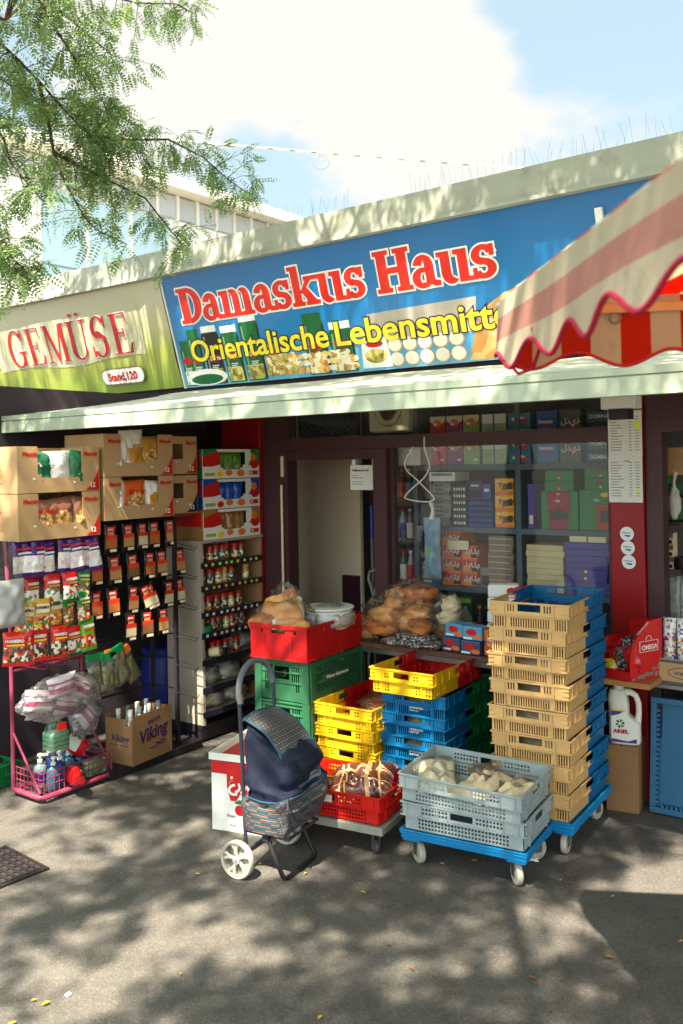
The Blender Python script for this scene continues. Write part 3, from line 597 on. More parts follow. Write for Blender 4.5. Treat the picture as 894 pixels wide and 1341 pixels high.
mb.build('basket', PINK, rk, smooth=50)
for z in (1.515, 1.31, 1.185, .99, .74, .53):
    for y in (-.2, -.08, .04, .16):
        mb = MB(); mb.tube([(-.12, y, z), (.10, y, z+.005), (.115, y, z+.025)], .003, 6); mb.build('hook', PINK, rk, smooth=50)

# sweet bags hanging on the pink rack
CANDY = print_mat('sweets picture', [(200, 40, 30), (240, 190, 50), (60, 140, 60), (230, 120, 40), (236, 226, 200), (150, 30, 60)], 55)
MARSH = print_mat('marshmallow picture', [(236, 226, 222), (230, 196, 200), (240, 236, 230), (220, 210, 200)], 45)
COLA = print_mat('cola sweets picture', [(70, 34, 20), (110, 60, 30), (236, 226, 200), (40, 90, 60), (220, 60, 40)], 55)
STRIPE = print_mat('white red sweets picture', [(232, 226, 210), (224, 220, 204), (190, 40, 36), (236, 230, 214), (90, 140, 70)], 45)
def sweet_proto(top, pic, foot, wordm, w, h, cut=.58, panel=None, sub=None):
    b = MB(); pillow(b, Matrix(), w, h, .035, lambda u, v: 0 if v > cut else (2 if v < .07 else 1), seed=rnd.random()*90, nv=16)
    if panel: b.front(rc(-w*.36, h*.60, w*.36, h*.86), -.0215, 3)
    o = b.build('sweet_bag', [top, pic, foot, panel or top], None, (0, 0, -50), (0, 0, Q90), smooth=60)
    text('HARIBO', w*.19, wordm, o, (-w*.36, -.0225, h*.72), bold=.0010, sx=1.0)
    if sub: 
        s = MB(); s.front(rc(-w*.28, h*.61, w*.34, h*.665), -.0222); s.build('printed_line', sub, o)
    return o
SB = lambda n, c: mat(n, c, .25, coat=.6, var=.08, bump=.25, bscale=30)
kinds = {
 'purple': sweet_proto(SB('purple bag film', (72, 30, 112)), MARSH, SB('purple bag film', 0), mat('pink red ink', (226, 60, 70), .4), .10, .215, .56, None, PAPER),
 'red': sweet_proto(SB('red bag film', (196, 26, 24)), STRIPE, SB('green foot film', (20, 110, 50)), mat('dark red ink', (240, 226, 210), .4), .108, .180, .55, None, LTGREEN),
 'gold': sweet_proto(SB('gold bag film', (196, 150, 46)), CANDY, SB('red foot film', (196, 40, 30)), INK, .108, .195, .44, CREAM, None),
 'green': sweet_proto(SB('green bag film', (26, 138, 60)), CANDY, SB('green bag film', 0), PAPER, .096, .20, .50, None, YELP),
 'scarlet': sweet_proto(SB('scarlet bag film', (216, 34, 20)), COLA, SB('scarlet bag film', 0), PAPER, .112, .19, .50, None, YELP),
 'lime': sweet_proto(SB('lime bag film', (110, 170, 40)), CANDY, SB('lime bag film', 0), PAPER, .108, .20, .45, None, REDP)}
desc = {'purple': 'purple topped marshmallow bag', 'red': 'red topped sweet bag', 'gold': 'gold sweet bag', 'green': 'green topped sweet bag', 'scarlet': 'scarlet cola sweet bag', 'lime': 'lime green sweet bag'}
rown = {0: 'top row of pink rack', 1: 'second row of pink rack', 2: 'third row of pink rack', 3: 'lowest row of pink rack'}
place = [(0, 'purple', [(2.955, 1.285, 0), (3.0, 1.285, .03), (3.05, 1.285, .02), (3.135, 1.275, -.03), (3.235, 1.285, .02), (3.33, 1.285, -.10), (3.395, 1.28, .01), (3.46, 1.275, -.08)]),
 (1, 'red', [(3.03, 1.105, .02), (3.15, 1.105, 0), (3.27, 1.11, -.02)]), (1, 'green', [(3.37, 1.10, .04)]),
 (2, 'gold', [(2.965, .955, .06), (2.995, .955, .05), (3.065, .96, .03), (3.175, .965, 0)]), (2, 'green', [(3.275, .965, -.02), (3.375, .965, -.03)]),
 (3, 'scarlet', [(2.895, .80, .02), (2.92, .80, .02), (2.945, .80, .01), (2.97, .80, .02), (3.06, .80, -.02), (3.18, .795, .0)]), (3, 'lime', [(3.235, .83, .02), (3.405, .80, -.04)]), (3, 'red', [(3.30, .785, -.03)])]
usedp = set()
for row, kd, ps in place:
    for i, (y, z, tl) in enumerate(ps):
        lab = f"{desc[kd]}, {ORD[i]} from left, {rown[row]}" if len(ps) > 1 else f"only {desc[kd]} in the {rown[row]}"
        xo = -4.47+.014*(i % 3)-(.05 if kd == 'lime' and i == 0 else 0)
        rot = (rnd.uniform(-.10, .03), tl*1.6+rnd.uniform(-.03, .03), Q90+rnd.uniform(-.3, .3)-(.5 if kd == 'scarlet' and i < 4 else 0))
        if kd not in usedp: o = kinds[kd]; o.location = (xo, y, z); o.rotation_euler = rot; tag(o, lab, 'sweet bag', 'sweet bags on the pink rack'); usedp.add(kd)
        else: dup(kinds[kd], (xo, y, z), rot, lab, 'sweet bags on the pink rack')

# clear bag of pink packs, sponges, bottles in basket, white carrier bag
t = thing('plastic_bag', 'clear plastic bag bulging with pink and white packets hanging on the rack', 'plastic bag', (-4.44, 3.18, .36), Q90)
PKW = print_mat('pink packet print', [(226, 206, 214), (196, 50, 100), (232, 226, 226), (206, 90, 130), (190, 40, 80)], 26)
mb = MB()
for (x, z, a, w) in ((-.16, .22, .2, .20), (-.02, .28, -.1, .20), (.12, .24, .5, .2), (.05, .14, .3, .18), (.14, .08, .9, .15)):
    pillow(mb, Matrix.Translation((x, -.02+rnd.uniform(-.03, .03), z)) @ Matrix.Rotation(a, 4, 'Y') @ Matrix.Translation((0, 0, -.05)), w, .12, .06, lambda u, v: 1 if .2 < v < .45 or .62 < v < .72 else 0, rnd.random()*40)
mb.build('packets', [mat('pale pink packet', (224, 206, 214), .3, coat=.4, var=.12), mat('raspberry packet', (190, 40, 92), .3, coat=.4)], t, smooth=60)
mb = MB(); lump(mb, (0.0, -.02, .22), (.27, .08, .12), .28, 9, 36, 22, 0, 4.2); lump(mb, (.15, -.02, .07), (.10, .06, .11), .4, 9, 22, 14, 0, 9.2); mb.build('film', film_mat('crinkled bag film', opac=.10, gloss=.10, rough=.2, bump=1.0, bscale=24), t, smooth=50)
t = thing('sponge_pack', 'small clear pack of light green sponges hanging under the plastic bag', 'sponge pack', (-4.42, 3.13, .28), Q90)
mb = MB()
for k in range(4): mb.box(-.055, -.05, .012+k*.026, .055, .05, .034+k*.026)
mb.build('sponges', mat('green sponge', (120, 190, 130), .9, var=.15, bump=.5, bscale=200), t, mod=.004)
mb = MB(); mb.grid(lambda u, v: (math.copysign(abs(math.cos(2*math.pi*u))**.4, math.cos(2*math.pi*u))*.064*(1-.5*max(0, v-.6)/.4), math.copysign(abs(math.sin(2*math.pi*u))**.4, math.sin(2*math.pi*u))*.058*(1-.5*max(0, v-.6)/.4), .0+v*.17), 24, 8, 0, True); mb.build('film', CLEAR, t, smooth=60)
mb = MB(); mb.box(-.03, -.062, .13, .03, -.058, .17); mb.build('header_card', REDP, t)
def pump_bottle(lab, p, rot, bodym, liq, s=1.0):
    t = thing('pump_bottle', lab, 'bottle', p, rot=rot, group='pump bottles in the pink basket')
    mb = MB(); mb.lathe([(.0, 0), (.030*s, 0), (.033*s, .006), (.033*s, .10*s), (.030*s, .118*s), (.013*s, .132*s), (.013*s, .145*s)], 18, 0, None, 1.15, .8); mb.build('body', bodym, t, smooth=40)
    mb = MB(); mb.lathe([(.015*s, .143*s), (.015*s, .158*s), (.006*s, .160*s), (.006*s, .178*s), (.014*s, .179*s), (.014*s, .19*s), (.006*s, .194*s)], 12); mb.bar((0, 0, .186*s), (.045*s, 0, .180*s), .011*s, .010*s); mb.build('pump', WHITE, t, smooth=40)
    mb = MB(); mb.grid(lambda u, v: (.0345*s*1.15*math.cos(R(-150+120*u)), .0345*s*.8*math.sin(R(-150+120*u)), (.03+.06*v)*s), 8, 1); mb.build('label_sticker', liq, t, smooth=60)
BL1 = mat('blue soap bottle', (40, 60, 120), .2, coat=.5); BL2 = mat('teal soap bottle', (60, 110, 130), .2, coat=.5); BL3 = mat('clear soap bottle', (150, 160, 160), .15, coat=.5)
for i, (x, y, z, rx, ry, m_, ls) in enumerate([(-4.53, 3.10, .06, 0, .0, BL3, 'clear'), (-4.47, 3.14, .05, .1, 0, BL2, 'teal'), (-4.56, 3.2, .08, -.1, .15, BL1, 'dark blue'), (-4.48, 3.22, .05, -.15, .1, BL1, 'dark blue'), (-4.58, 3.28, .09, -.5, .1, BL1, 'dark blue'), (-4.55, 3.31, .12, -.5, 0, BL3, 'clear'), (-4.50, 3.44, .08, -.9, 0, BL1, 'dark blue'), (-4.60, 3.36, .10, -.2, 0, BL1, 'dark blue'), (-4.5, 3.29, .05, -.3, .1, BL2, 'teal')]):
    pump_bottle(f'{ls} pump soap bottle, {ORD[i]} from the street end in the pink wire basket', (x, y, z), (rx, ry, Q90+rnd.uniform(-1, 1)), m_, TEAL if i % 2 else PURP)
def red_jug(lab, p, rot):
    t = thing('red_bottle', lab, 'bottle', p, rot=rot, group='red bottles in the pink basket')
    mb = MB(); mb.lathe([(0, 0), (.05, 0), (.055, .01), (.052, .12), (.04, .17), (.02, .19), (.02, .20)], 20, 0, None, 1, .6); mb.build('body', mat('red bottle plastic', (200, 20, 20), .25, coat=.4), t, smooth=40)
    mb = MB(); mb.lathe([(.023, .199), (.023, .232), (.0, .234)], 14); mb.build('cap', REDP, t, smooth=40)
    mb = MB(); mb.grid(lambda u, v: (.0545*math.cos(R(-140+100*u)), .0545*.6*math.sin(R(-140+100*u))-.001, .05+.08*v), 8, 1); mb.build('label_sticker', PAPER, t, smooth=60)
red_jug('red bottle with white label leaning upright on the soap bottles', (-4.52, 3.40, .20), (-.35, -.9, Q90)); red_jug('red bottle lying flat at the front of the basket', (-4.46, 3.25, .11), (1.2, -1.3, Q90))
t = thing('sponge_pack', 'flat pack of pale green sponges at the end of the pink basket', 'sponge pack', (-4.47, 3.43, .05), Q90)
mb = MB(); mb.box(-.07, -.03, 0, .07, .03, .09); mb.build('sponges', MATS['green sponge'], t, mod=.01); mb = MB(); lump(mb, (0, 0, .05), (.09, .045, .06), .15, 6, 18, 10); mb.build('film', CLEAR, t, smooth=60)
t = thing('carrier_bag', 'white carrier bag hanging from the rack at the far left', 'bag', (-4.42, 2.845, 1.03), Q90)
mb = MB(); pillow(mb, Matrix(), .2, .26, .12, 0, 3.3, 14, 14, .10); mb.build('bag_body', mat('white bag film', (186, 184, 178), .4, var=.06, transl=.25, bump=.4, bscale=14), t, smooth=60)
mb = MB(); mb.grid(lambda u, v: ((u-.5)*(.19-.12*v), .012*noise.noise((u*9, v*9, 2)), .25+.24*v), 8, 10); mb.build('handle', CLEAR, t, smooth=60)

# black display rack with spice packets
BR = thing('display_rack', 'tall black display rack with wire hooks for spice packets', 'rack', (-4.6, 3.8, 0))
for (x, y) in ((.13, .31), (-.1, .31), (-.1, -.27)):
    mb = MB(); mb.box(x-.012, y-.012, .06, x+.012, y+.012, 1.56); mb.build('post', BLACKM, BR)
mb = MB(); mb.box(-.30, -.31, 0, .20, .47, .055); mb.build('base', BLACKM, BR, mod=.006)
mb = MB(); mb.box(-.112, -.255, .8, -.106, .295, 1.56); mb.build('backboard', BLACKM, BR)
mb = MB()
for z in (.42, .62, .78, .98, 1.17, 1.37, 1.555): mb.bar((-.1, -.27, z), (-.1, .31, z), .012, .012); mb.bar((-.1, .31, z), (.13, .31, z), .008, .008)
mb.build('crossbar', BLACKM, BR)
SPP = [mat('spice pack black', (20, 18, 20), .25, coat=.5), mat('spice pack red', (206, 52, 26), .35, coat=.4)]
SPC = [mat('spice tan', (176, 130, 80), .5, var=.15, scale=60), mat('spice orange', (170, 96, 46), .5, var=.15, scale=60), mat('spice pale', (206, 188, 150), .5, var=.12, scale=60), mat('spice brown', (120, 78, 46), .5, var=.15, scale=60)]
def spice_proto(c, cn):
    w, h = .092, .185; b = MB()
    pillow(b, Matrix(), w, h, .016, 0, rnd.random()*30, 8, 10)
    b.front(rc(-.034, .135, .024, .168), -.0125, 1); b.front(rc(-.028, .116, .018, .134), -.0120, 4); b.front(rc(-.041, .090, .041, .115), -.0122, 1); b.front(rc(-.041, .035, .041, .0895), -.0118, 2); b.front(rc(-.012, .012, .038, .029), -.0122, 3)
    o = b.build('spice_packet', SPP+[SPC[c], CREAM, mat('spice name print', (206, 130, 100), .4)], None, (0, 0, -50), (0, 0, Q90), smooth=50)
    text('SPICES', .014, PAPER, o, (-.030, -.0135, .146), bold=.0003)
    return o
PR = [spice_proto(i, 0) for i in range(4)]; SN = ['tan', 'orange', 'pale', 'brown']; first = set()
rows = [(1.455, [148, 168.5, 188, 202, 226.7], 'top row of spice packets'), (1.262, [131, 152, 176, 195, 213, 237.6], 'second row of spice packets'), (1.06, [130, 149.5, 173.5, 196, 203, 219, 237.6], 'third row of spice packets'), (.885, [170, 191, 213], 'lowest row of spice packets')]
for ri, (z, pxs, rn) in enumerate(rows):
    for i, px in enumerate(pxs):
        c = [[1, 0, 2, 1, 0], [1, 0, 3, 1, 0, 0], [1, 1, 0, 2, 2, 2, 2], [2, 3, 0]][ri][i]
        y = 3.6+(px-150)*.00635; rot = (rnd.uniform(-.08, .04), rnd.uniform(-.04, .04)-(.3 if ri == 2 and i in (3, 4) else 0), Q90+rnd.uniform(-.1, .1))
        lab = f"black spice packet, {SN[c]} powder, {ORD[i]} from left in the {rn}"
        loc = (-4.475+.01*(i % 2), y, z-.095+.006*rnd.random())
        if c not in first: o = PR[c]; o.location = loc; o.rotation_euler = rot; tag(o, lab, 'spice packet', 'spice packets on the black rack'); first.add(c)
        else: dup(PR[c], loc, rot, lab, 'spice packets on the black rack')
        mb = MB(); mb.tube([(-.105, y-3.8, z+.085), (.11, y-3.8, z+.08), (.125, y-3.8, z+.10)], .0025, 5); mb.build('hook', BLACKM, BR)
for z in (1.53, 1.36, 1.17, .97, .77, .58, .40):
    mb = MB(); mb.tube([(.13, .30, z), (.33, .30, z-.012), (.35, .30, z+.012)], .003, 5); mb.tube([(.13, .33, z+.02), (.30, .33, z)], .0025, 5); mb.build('hook', BLACKM, BR)
HERB = mat('dried herbs', (156, 148, 84), .9, var=.4, scale=70, bump=1.0, bscale=90)
for i, (y, z, tl) in enumerate([(3.44, .53, .0), (3.52, .52, .05), (3.585, .535, -.05), (3.67, .56, -.35), (3.76, .55, -.5)]):
    t = thing('herb_bag', f'clear bag of dried herbs with green header, {ORD[i]} from the left', 'herb bag', (-4.46+.012*(i % 2), y, z), rot=(0, tl, Q90), group='bags of dried herbs on the rack')
    b = MB(); pillow(b, Matrix.Translation((0, 0, .01)), .095, .155, .04, 0, i*7.7); b.build('herbs', HERB, t, smooth=60)
    b = MB(); pillow(b, Matrix(), .115, .22, .05, 0, i*3.1); b.build('film', CLEAR, t, smooth=60)
    b = MB(); b.box(-.055, -.012, .20, .055, .012, .245); b.build('header_card', [GREENP, GREENP, ORAP, GREENP, ORAP][i], t)
# bottle carton on the black base
t = thing('bottle_carton', 'brown open carton with dark script lettering, bottles inside, on the black base', 'carton', (-4.36, 3.635, .057), R(97))
w, d, h = .36, .22, .30
mb = MB(); tt = .004
mb.perf((0, 0, 0), (1, 0, 0), (0, 0, 1), (0, -1, 0), w, h, tt, []); mb.perf((0, tt, 0), (0, 1, 0), (0, 0, 1), (-1, 0, 0), d, h-.02, -tt, [(.02, .24, .05, .29)]); mb.perf((w, d, 0), (-1, 0, 0), (0, 0, 1), (0, 1, 0), w, h, tt, []); mb.perf((w, d-tt, 0), (0, -1, 0), (0, 0, 1), (1, 0, 0), d-tt, h-.01, -tt, []); mb.box(tt, tt, 0, w-tt, d-tt, .004)
mb.build('box', CARD2, t)
DPURP = mat('dark purple ink', (50, 24, 66), .6)
text('Viking', .115, DPURP, t, (.055, -tt-.001, .115), (R(90), R(-6), 0), bold=.003, shear=.25, sx=.92); text('SAILOR', .036, DPURP, t, (.135, -tt-.001, .222), (R(90), R(-6), 0), bold=.001)
mb = MB(); mb.tube([(.20, -tt-.001, .10), (.25, -tt-.001, .075), (.30, -tt-.001, .088), (.26, -tt-.001, .10), (.20, -tt-.001, .07), (.15, -tt-.001, .072)], .004, 6); mb.build('swash', DPURP, t)
text('Viking', .06, DPURP, t, (-.001, .18, .14), (R(90), 0, R(-90)), bold=.001, shear=.3)
mb = MB(); mb.poly([(-.0015, .03, .115), (-.0015, .19, .115), (-.0015, .19, .119), (-.0015, .03, .119)]); mb.build('printed_line', DPURP, t)
for i in range(8):
    x, y = .05+.085*(i % 4), .06+.10*(i//4)
    b = MB(); b.lathe([(.0, .0), (.032, 0), (.033, .01), (.033, .20), (.014, .25), (.012, .29)], 14); b.lathe([(.015, .285), (.015, .32), (0, .322)], 12, 1)
    c_, s_ = math.cos(R(97)), math.sin(R(97)); o = b.build('small_bottle', [mat('clear bottle', (190, 196, 196), .15, coat=.5), [WHITE, GREYP][i % 2]], None, (-4.36+c_*x-s_*y, 3.635+s_*x+c_*y, .0625), smooth=40)
    tag(o, 'capped bottle standing inside the brown carton with script lettering', 'bottle', 'bottles in the brown carton')
t = thing('plastic_barrel', 'dark blue plastic barrel standing in the shadow behind the black rack', 'barrel', (-4.95, 4.40, 0))
mb = MB(); mb.lathe([(0, 0), (.12, 0), (.135, .02), (.14, .28), (.135, .52), (.12, .55)], 24); mb.build('body', mat('dark blue plastic', (24, 40, 110), .4), t, smooth=40); mb = MB(); mb.lathe([(.13, .545), (.135, .56), (.135, .585), (.12, .6), (0, .6)], 24); mb.build('lid', MATS['dark blue plastic'], t, smooth=40)

# spice shelf with jars
LAM = mat('grey laminate', (160, 147, 130), .5, var=.10, scale=3); SHD = mat('dark shelf lip', (38, 36, 48), .5)
sh = thing('spice_shelf', 'tall grey shelf unit with dark lips full of red lidded spice jars', 'shelf', (-4.45, 4.33, 0))
mb = MB(); mb.box(-.33, 0, .12, 0, .02, 1.36); mb.build('side_panel', LAM, sh); mb = MB(); mb.box(-.33, .60, .12, 0, .62, 1.36); mb.build('side_panel', mat('wood side panel', (150, 112, 76), .5, var=.15, scale=4), sh)
mb = MB(); mb.box(-.35, 0, .12, -.331, .62, 1.36); mb.build('back_panel', LAM, sh); mb = MB(); mb.box(-.34, -.01, 1.361, .005, .63, 1.378); mb.build('top_panel', LAM, sh); mb = MB(); mb.box(-.33, .0, .02, -.02, .62, .118); mb.build('plinth', BLACKM, sh)
zs = [1.225, 1.065, .885, .742, .56, .37, .205]
for z in zs:
    mb = MB(); mb.box(-.33, .021, z-.02, -.006, .599, z, 0); mb.box(-.005, .0, z-.036, .004, .62, z+.006, 1)
    if z > .7:
        for k in range(9): y = .04+.063*k+rnd.uniform(-.01, .01); mb.box(.0041, y, z-.024, .0052, y+.022, z-.006, 2)
    mb.build('shelf_board', [LAM, SHD, [YELP, YELP, PAPER, PAPER, PAPER, PAPER, PAPER][zs.index(z)] if z != 1.225 else mat('lime price tag', (214, 224, 50), .5)], sh)
JARL = [print_mat('jar label a', [(226, 206, 160), (60, 50, 40), (190, 120, 60)], 60), print_mat('jar label b', [(200, 190, 120), (120, 110, 50), (230, 226, 200)], 60), print_mat('jar label c', [(70, 50, 40), (226, 216, 190), (40, 34, 34)], 60)]
JSP = [mat('jar spice brown', (112, 66, 34), .2, coat=.6, var=.2, scale=40), mat('jar spice ochre', (176, 130, 60), .2, coat=.6, var=.2, scale=40), mat('jar spice green', (90, 92, 50), .2, coat=.6, var=.2, scale=40), mat('jar spice red', (140, 44, 24), .2, coat=.6, var=.2, scale=40)]
def jar_proto(sp, lb, lid):
    t = thing('spice_jar', 'x', 'jar', (0, 0, -50))
    mb = MB(); mb.lathe([(0, 0), (.0235, 0), (.025, .004), (.025, .072), (.021, .08), (.021, .085)], 16); mb.build('glass_body', sp, t, smooth=40)
    mb = MB(); mb.lathe([(.0255, .014), (.0257, .015), (.0257, .056), (.0255, .057)], 16); mb.build('label_sticker', lb, t, smooth=40)
    mb = MB(); mb.lathe([(.023, .084), (.0235, .086), (.0235, .106), (.0, .108)], 16); mb.build('lid', lid, t, smooth=40); return t
LIDR = mat('red jar lid', (190, 30, 24), .35); LIDY = mat('yellow jar lid', (214, 150, 50), .4)
JP = [jar_proto(JSP[i], JARL[i % 3], LIDR if i < 3 else LIDR) for i in range(4)]+[jar_proto(JSP[1], JARL[1], LIDY)]
jf = set(); JN = ['brown', 'ochre', 'green', 'dark red', 'ochre']
for r_, (z, ys) in enumerate([(1.225, [.05, .125, .18, .25, .30, .37, .44]), (1.065, [.05, .12, .20, .28, .34, .49]), (.885, [.05, .10, .18, .25, .33, .41]), (.742, [.20, .27, .33, .39, .45, .14]), (.56, [.05, .15, .20, .28, .38])]):
    for i, y in enumerate(sorted(ys)):
        k = (i*3+r_*2+rnd.randint(0, 1)) % 4
        if r_ == 1 and i in (3, 5): k = 4
        lab = f"{'amber' if k == 4 else 'red'} lidded spice jar, {JN[k]} contents, {ORD[i]} from left on the {ORD[r_]} shelf"
        loc = (-4.49-rnd.uniform(0, .02), 4.33+y+rnd.uniform(-.006, .006), z+.001)
        if k not in jf: JP[k].location = loc; JP[k].rotation_euler = (0, 0, rnd.uniform(0, 6)); tag(JP[k], lab, 'jar', 'spice jars on the shelf'); jf.add(k)
        else: dup(JP[k], loc, rnd.uniform(0, 6), lab, 'spice jars on the shelf')
    for y in sorted(ys)[::2]:
        dup(JP[3], (-4.565, 4.33+y+.03, z+.001), 1.0, f"spice jar in the back row on the {ORD[r_]} shelf behind the front jars", 'spice jars in the back row')
mb = MB(); mb.lathe([(0, 0), (.05, 0), (.055, .02), (.05, .045), (0, .05)], 18); tag(mb.build('round_tin', GREENP, None, (-4.50, 4.405, .743), smooth=40), 'flat green tin at the left end of the fourth jar shelf', 'tin')
for i, (y, z, m_, lb) in enumerate([(4.47, .372, MILKY, 'milky bag of pale pulses heaped on the sixth shelf'), (4.66, .372, MILKY, 'clear bag of white beans beside the pulses on the sixth shelf'), (4.50, .207, CREAM, 'cream coloured sack lying on the lowest shelf'), (4.72, .207, CREAM, 'pale flour bag at the inner end of lowest shelf'), (4.8, .56, MILKY, 'clear bag on the fifth shelf beside the jars')]):
    t = thing('food_bag', lb, 'food bag', (-4.57, y, z)); b = MB(); lump(b, (0, 0, .05), (.085, .11, .06), .3, 8, 20, 12, 0, i*5.3, .001); b.build('contents', mat('pale pulses', (206, 190, 150), .8, var=.2, scale=60, bump=.6, bscale=100), t, smooth=70)
    b = MB(); lump(b, (0, 0, .056), (.095, .12, .07), .4, 9, 20, 12, 0, i*3.3, .002); b.build('film', m_ if m_ is not CREAM else MILKY, t, smooth=70)
mb = MB(); mb.lathe([(0, 0), (.03, 0), (.032, .01), (.032, .09), (.02, .11)], 14, [0, 0, 2, 0]); mb.lathe([(.022, .11), (.022, .13), (0, .132)], 12, 1); tag(mb.build('fallen_jar', [JSP[0], INK, CREAM], None, (-4.50, 4.44, .595), (0, R(80), R(20)), smooth=40), 'dark jar with cream label lying on its side on the fifth shelf', 'jar')

# snack boxes over the spice shelf
CHIPC = [('topmost green and red', GREENP, LTGREEN), ('middle blue and red', BLUEP, BLUEP), ('lowest brown and red', mat('tan printed', (150, 110, 60), .4), CARD2)]
for k, (nm, sidec, bagc) in enumerate(CHIPC):
    z = 1.80-.2105*k; w, h, d = .575, .205, .30
    t = thing('snack_box', f'{nm} printed snack box of the three stacked on the spice shelf', 'snack box', (-4.76, 4.66, z), Q90, 'printed snack boxes on the spice shelf')
    b = MB(); holes = [(.15, .095, .43, .185), (.175, .075, .405, .096), (.20, .062, .38, .076)]
    b.perf((-w/2, -d+.004, 0), (1, 0, 0), (0, 0, 1), (0, -1, 0), w, h, .004, holes, 0); b.box(-w/2, -d+.0045, 0, -w/2+.004, 0, h, 1); b.box(w/2-.004, -d+.0045, 0, w/2, 0, h, 1); b.box(-w/2+.005, -.004, 0, w/2-.005, 0, h, 1); b.box(-w/2+.005, -d+.005, h-.004, w/2-.005, -.005, h, 1); b.box(-w/2+.005, -d+.005, 0, w/2-.005, -.005, .004, 1)
    y = -d-.0012
    b.front([(-w/2, .085), (-.19, .085), (-.115, .10), (-.135, .185), (-.16, h), (-w/2, h)], y, 2); b.front([(-w/2+.001, .155), (-.16, .19), (-.15, h), (-w/2+.001, h)], y-.0006, 1)
    b.front([(.17, .09), (w/2-.002, .09), (w/2-.002, h), (.19, h), (.21, .15)], y, 1); b.front(ell(.235, .10, .045, .035), y-.0008, 2); b.front(ell(.225, .145, .03, .028), y-.001, 3)
    b.front(ell(-.03, .04, .035, .022), y-.0004, 3); b.front(ell(.09, .035, .04, .024), y-.0004, 3); b.front(ell(-.12, .03, .032, .022), y-.0004, 4 if k != 1 else 2)
    b.front(rc(.18, .02, .27, .05), y-.0004, 2); b.front(rc(-.27, .02, -.17, .042), y-.0003, 5)
    b.poly([(-w/2-.001, 0, .09), (-w/2-.001, -.28, .09), (-w/2-.001, -.28, .19), (-w/2-.001, -.0, .15)][::-1], 2)
    b.build('box', [mat('white card', (222, 216, 204), .45, var=.04), sidec, REDP, ORAP, YELP, LTGREEN], t)
    text('20', .022, PAPER, t, (.19, y-.0012, .028), bold=.0005)
    for i, x in enumerate((-.08, .02, .10)):
        o = snack_bag(f'small crisp bag, {ORD[i]} from the left in the {nm} snack box', 4.66+x, z+.008, .115, .185, mat('crisp bag '+nm, [(86, 130, 40), (30, 80, 170), (150, 100, 50)][k], .3, coat=.5, var=.25, scale=18, bump=.3, bscale=30), None, rnd.uniform(-.1, .1), x=-4.52, grp='crisp bags in the printed boxes')
# ================================================================== CRATES
def plastic(n, c): return mat(n, c, .45, var=.09, scale=7, dirt=.22, obrand=.09)
TAN = plastic('tan crate plastic', (206, 164, 104)); CBLUE = plastic('blue crate plastic', (2, 96, 142)); CYEL = plastic('yellow crate plastic', (226, 178, 20)); CRED = plastic('red crate plastic', (196, 22, 18)); CGRN = plastic('green crate plastic', (16, 112, 56)); DGRN = plastic('dark green crate plastic', (42, 94, 62)); CGREY = plastic('grey crate plastic', (150, 160, 158)); ERED = plastic('red tote plastic', (180, 18, 18)); TRED = plastic('red tray plastic', (214, 26, 16))
def wall_holes(w, h, style, end, part):
    """holes of one crate wall; part 0 = lower band, 1 = upper band"""
    H = []; c = w/2
    if style == 'slot':
        if part:
            H.append((c-.058, h*.28, c+.058, h*.86))
            for s in (-1, 1):
                for k in range(3): a = c+s*(.078+.014*k); H.append((a-.0035, h*.25, a+.0035, h*.80))
        else:
            n = 16 if end else 0
            for k in range(n): a = c+(k-7.5)*.0125; H.append((a-.0036, h*.12, a+.0036, h*.80))
            if end:
                for s in (-1, 1):
                    for k in range(5): a = c+s*(.125+.0125*k); H.append((a-.0036, h*.08, a+.0036, h*.85))
    elif style == 'dots':
        if part:
            H.append((c-.05, h*.25, c+.05, h*.75))
            for s in (-1, 1):
                for i in range(2):
                    for j in range(2 if end else 3): a = c+s*(.085+.018*i); b = h*(.22+.26*j); H.append((a-.006, b, a+.006, b+h*.17))
        else:
            for s in (-1, 1):
                for i in range(2):
                    for j in range(3):
                        for q in (.09, .155): a = c+s*(q+.018*i) if end else c+s*(q+.06+.018*i); b = h*(.16+.25*j); H.append((a-.0055, b, a+.0055, b+h*.15))
    elif style == 'round':
        q = .0052; st = .0165
        if part:
            H.append((c-.055, h*.20, c+.055, h*.72))
            n = 8 if not end else 2
            for s in (-1, 1):
                for i in range(n):
                    for j in range(2): a = c+s*(.075+st*i); b = h*(.22+.30*j); H.append((a-q, b, a+q, b+2*q))
        else:
            n = int((w-.12)/st)
            for i in range(n):
                for j in range(3): a = c+(i-(n-1)/2)*st; b = h*(.14+.27*j); H.append((a-q, b, a+q, b+2*q))
    return H
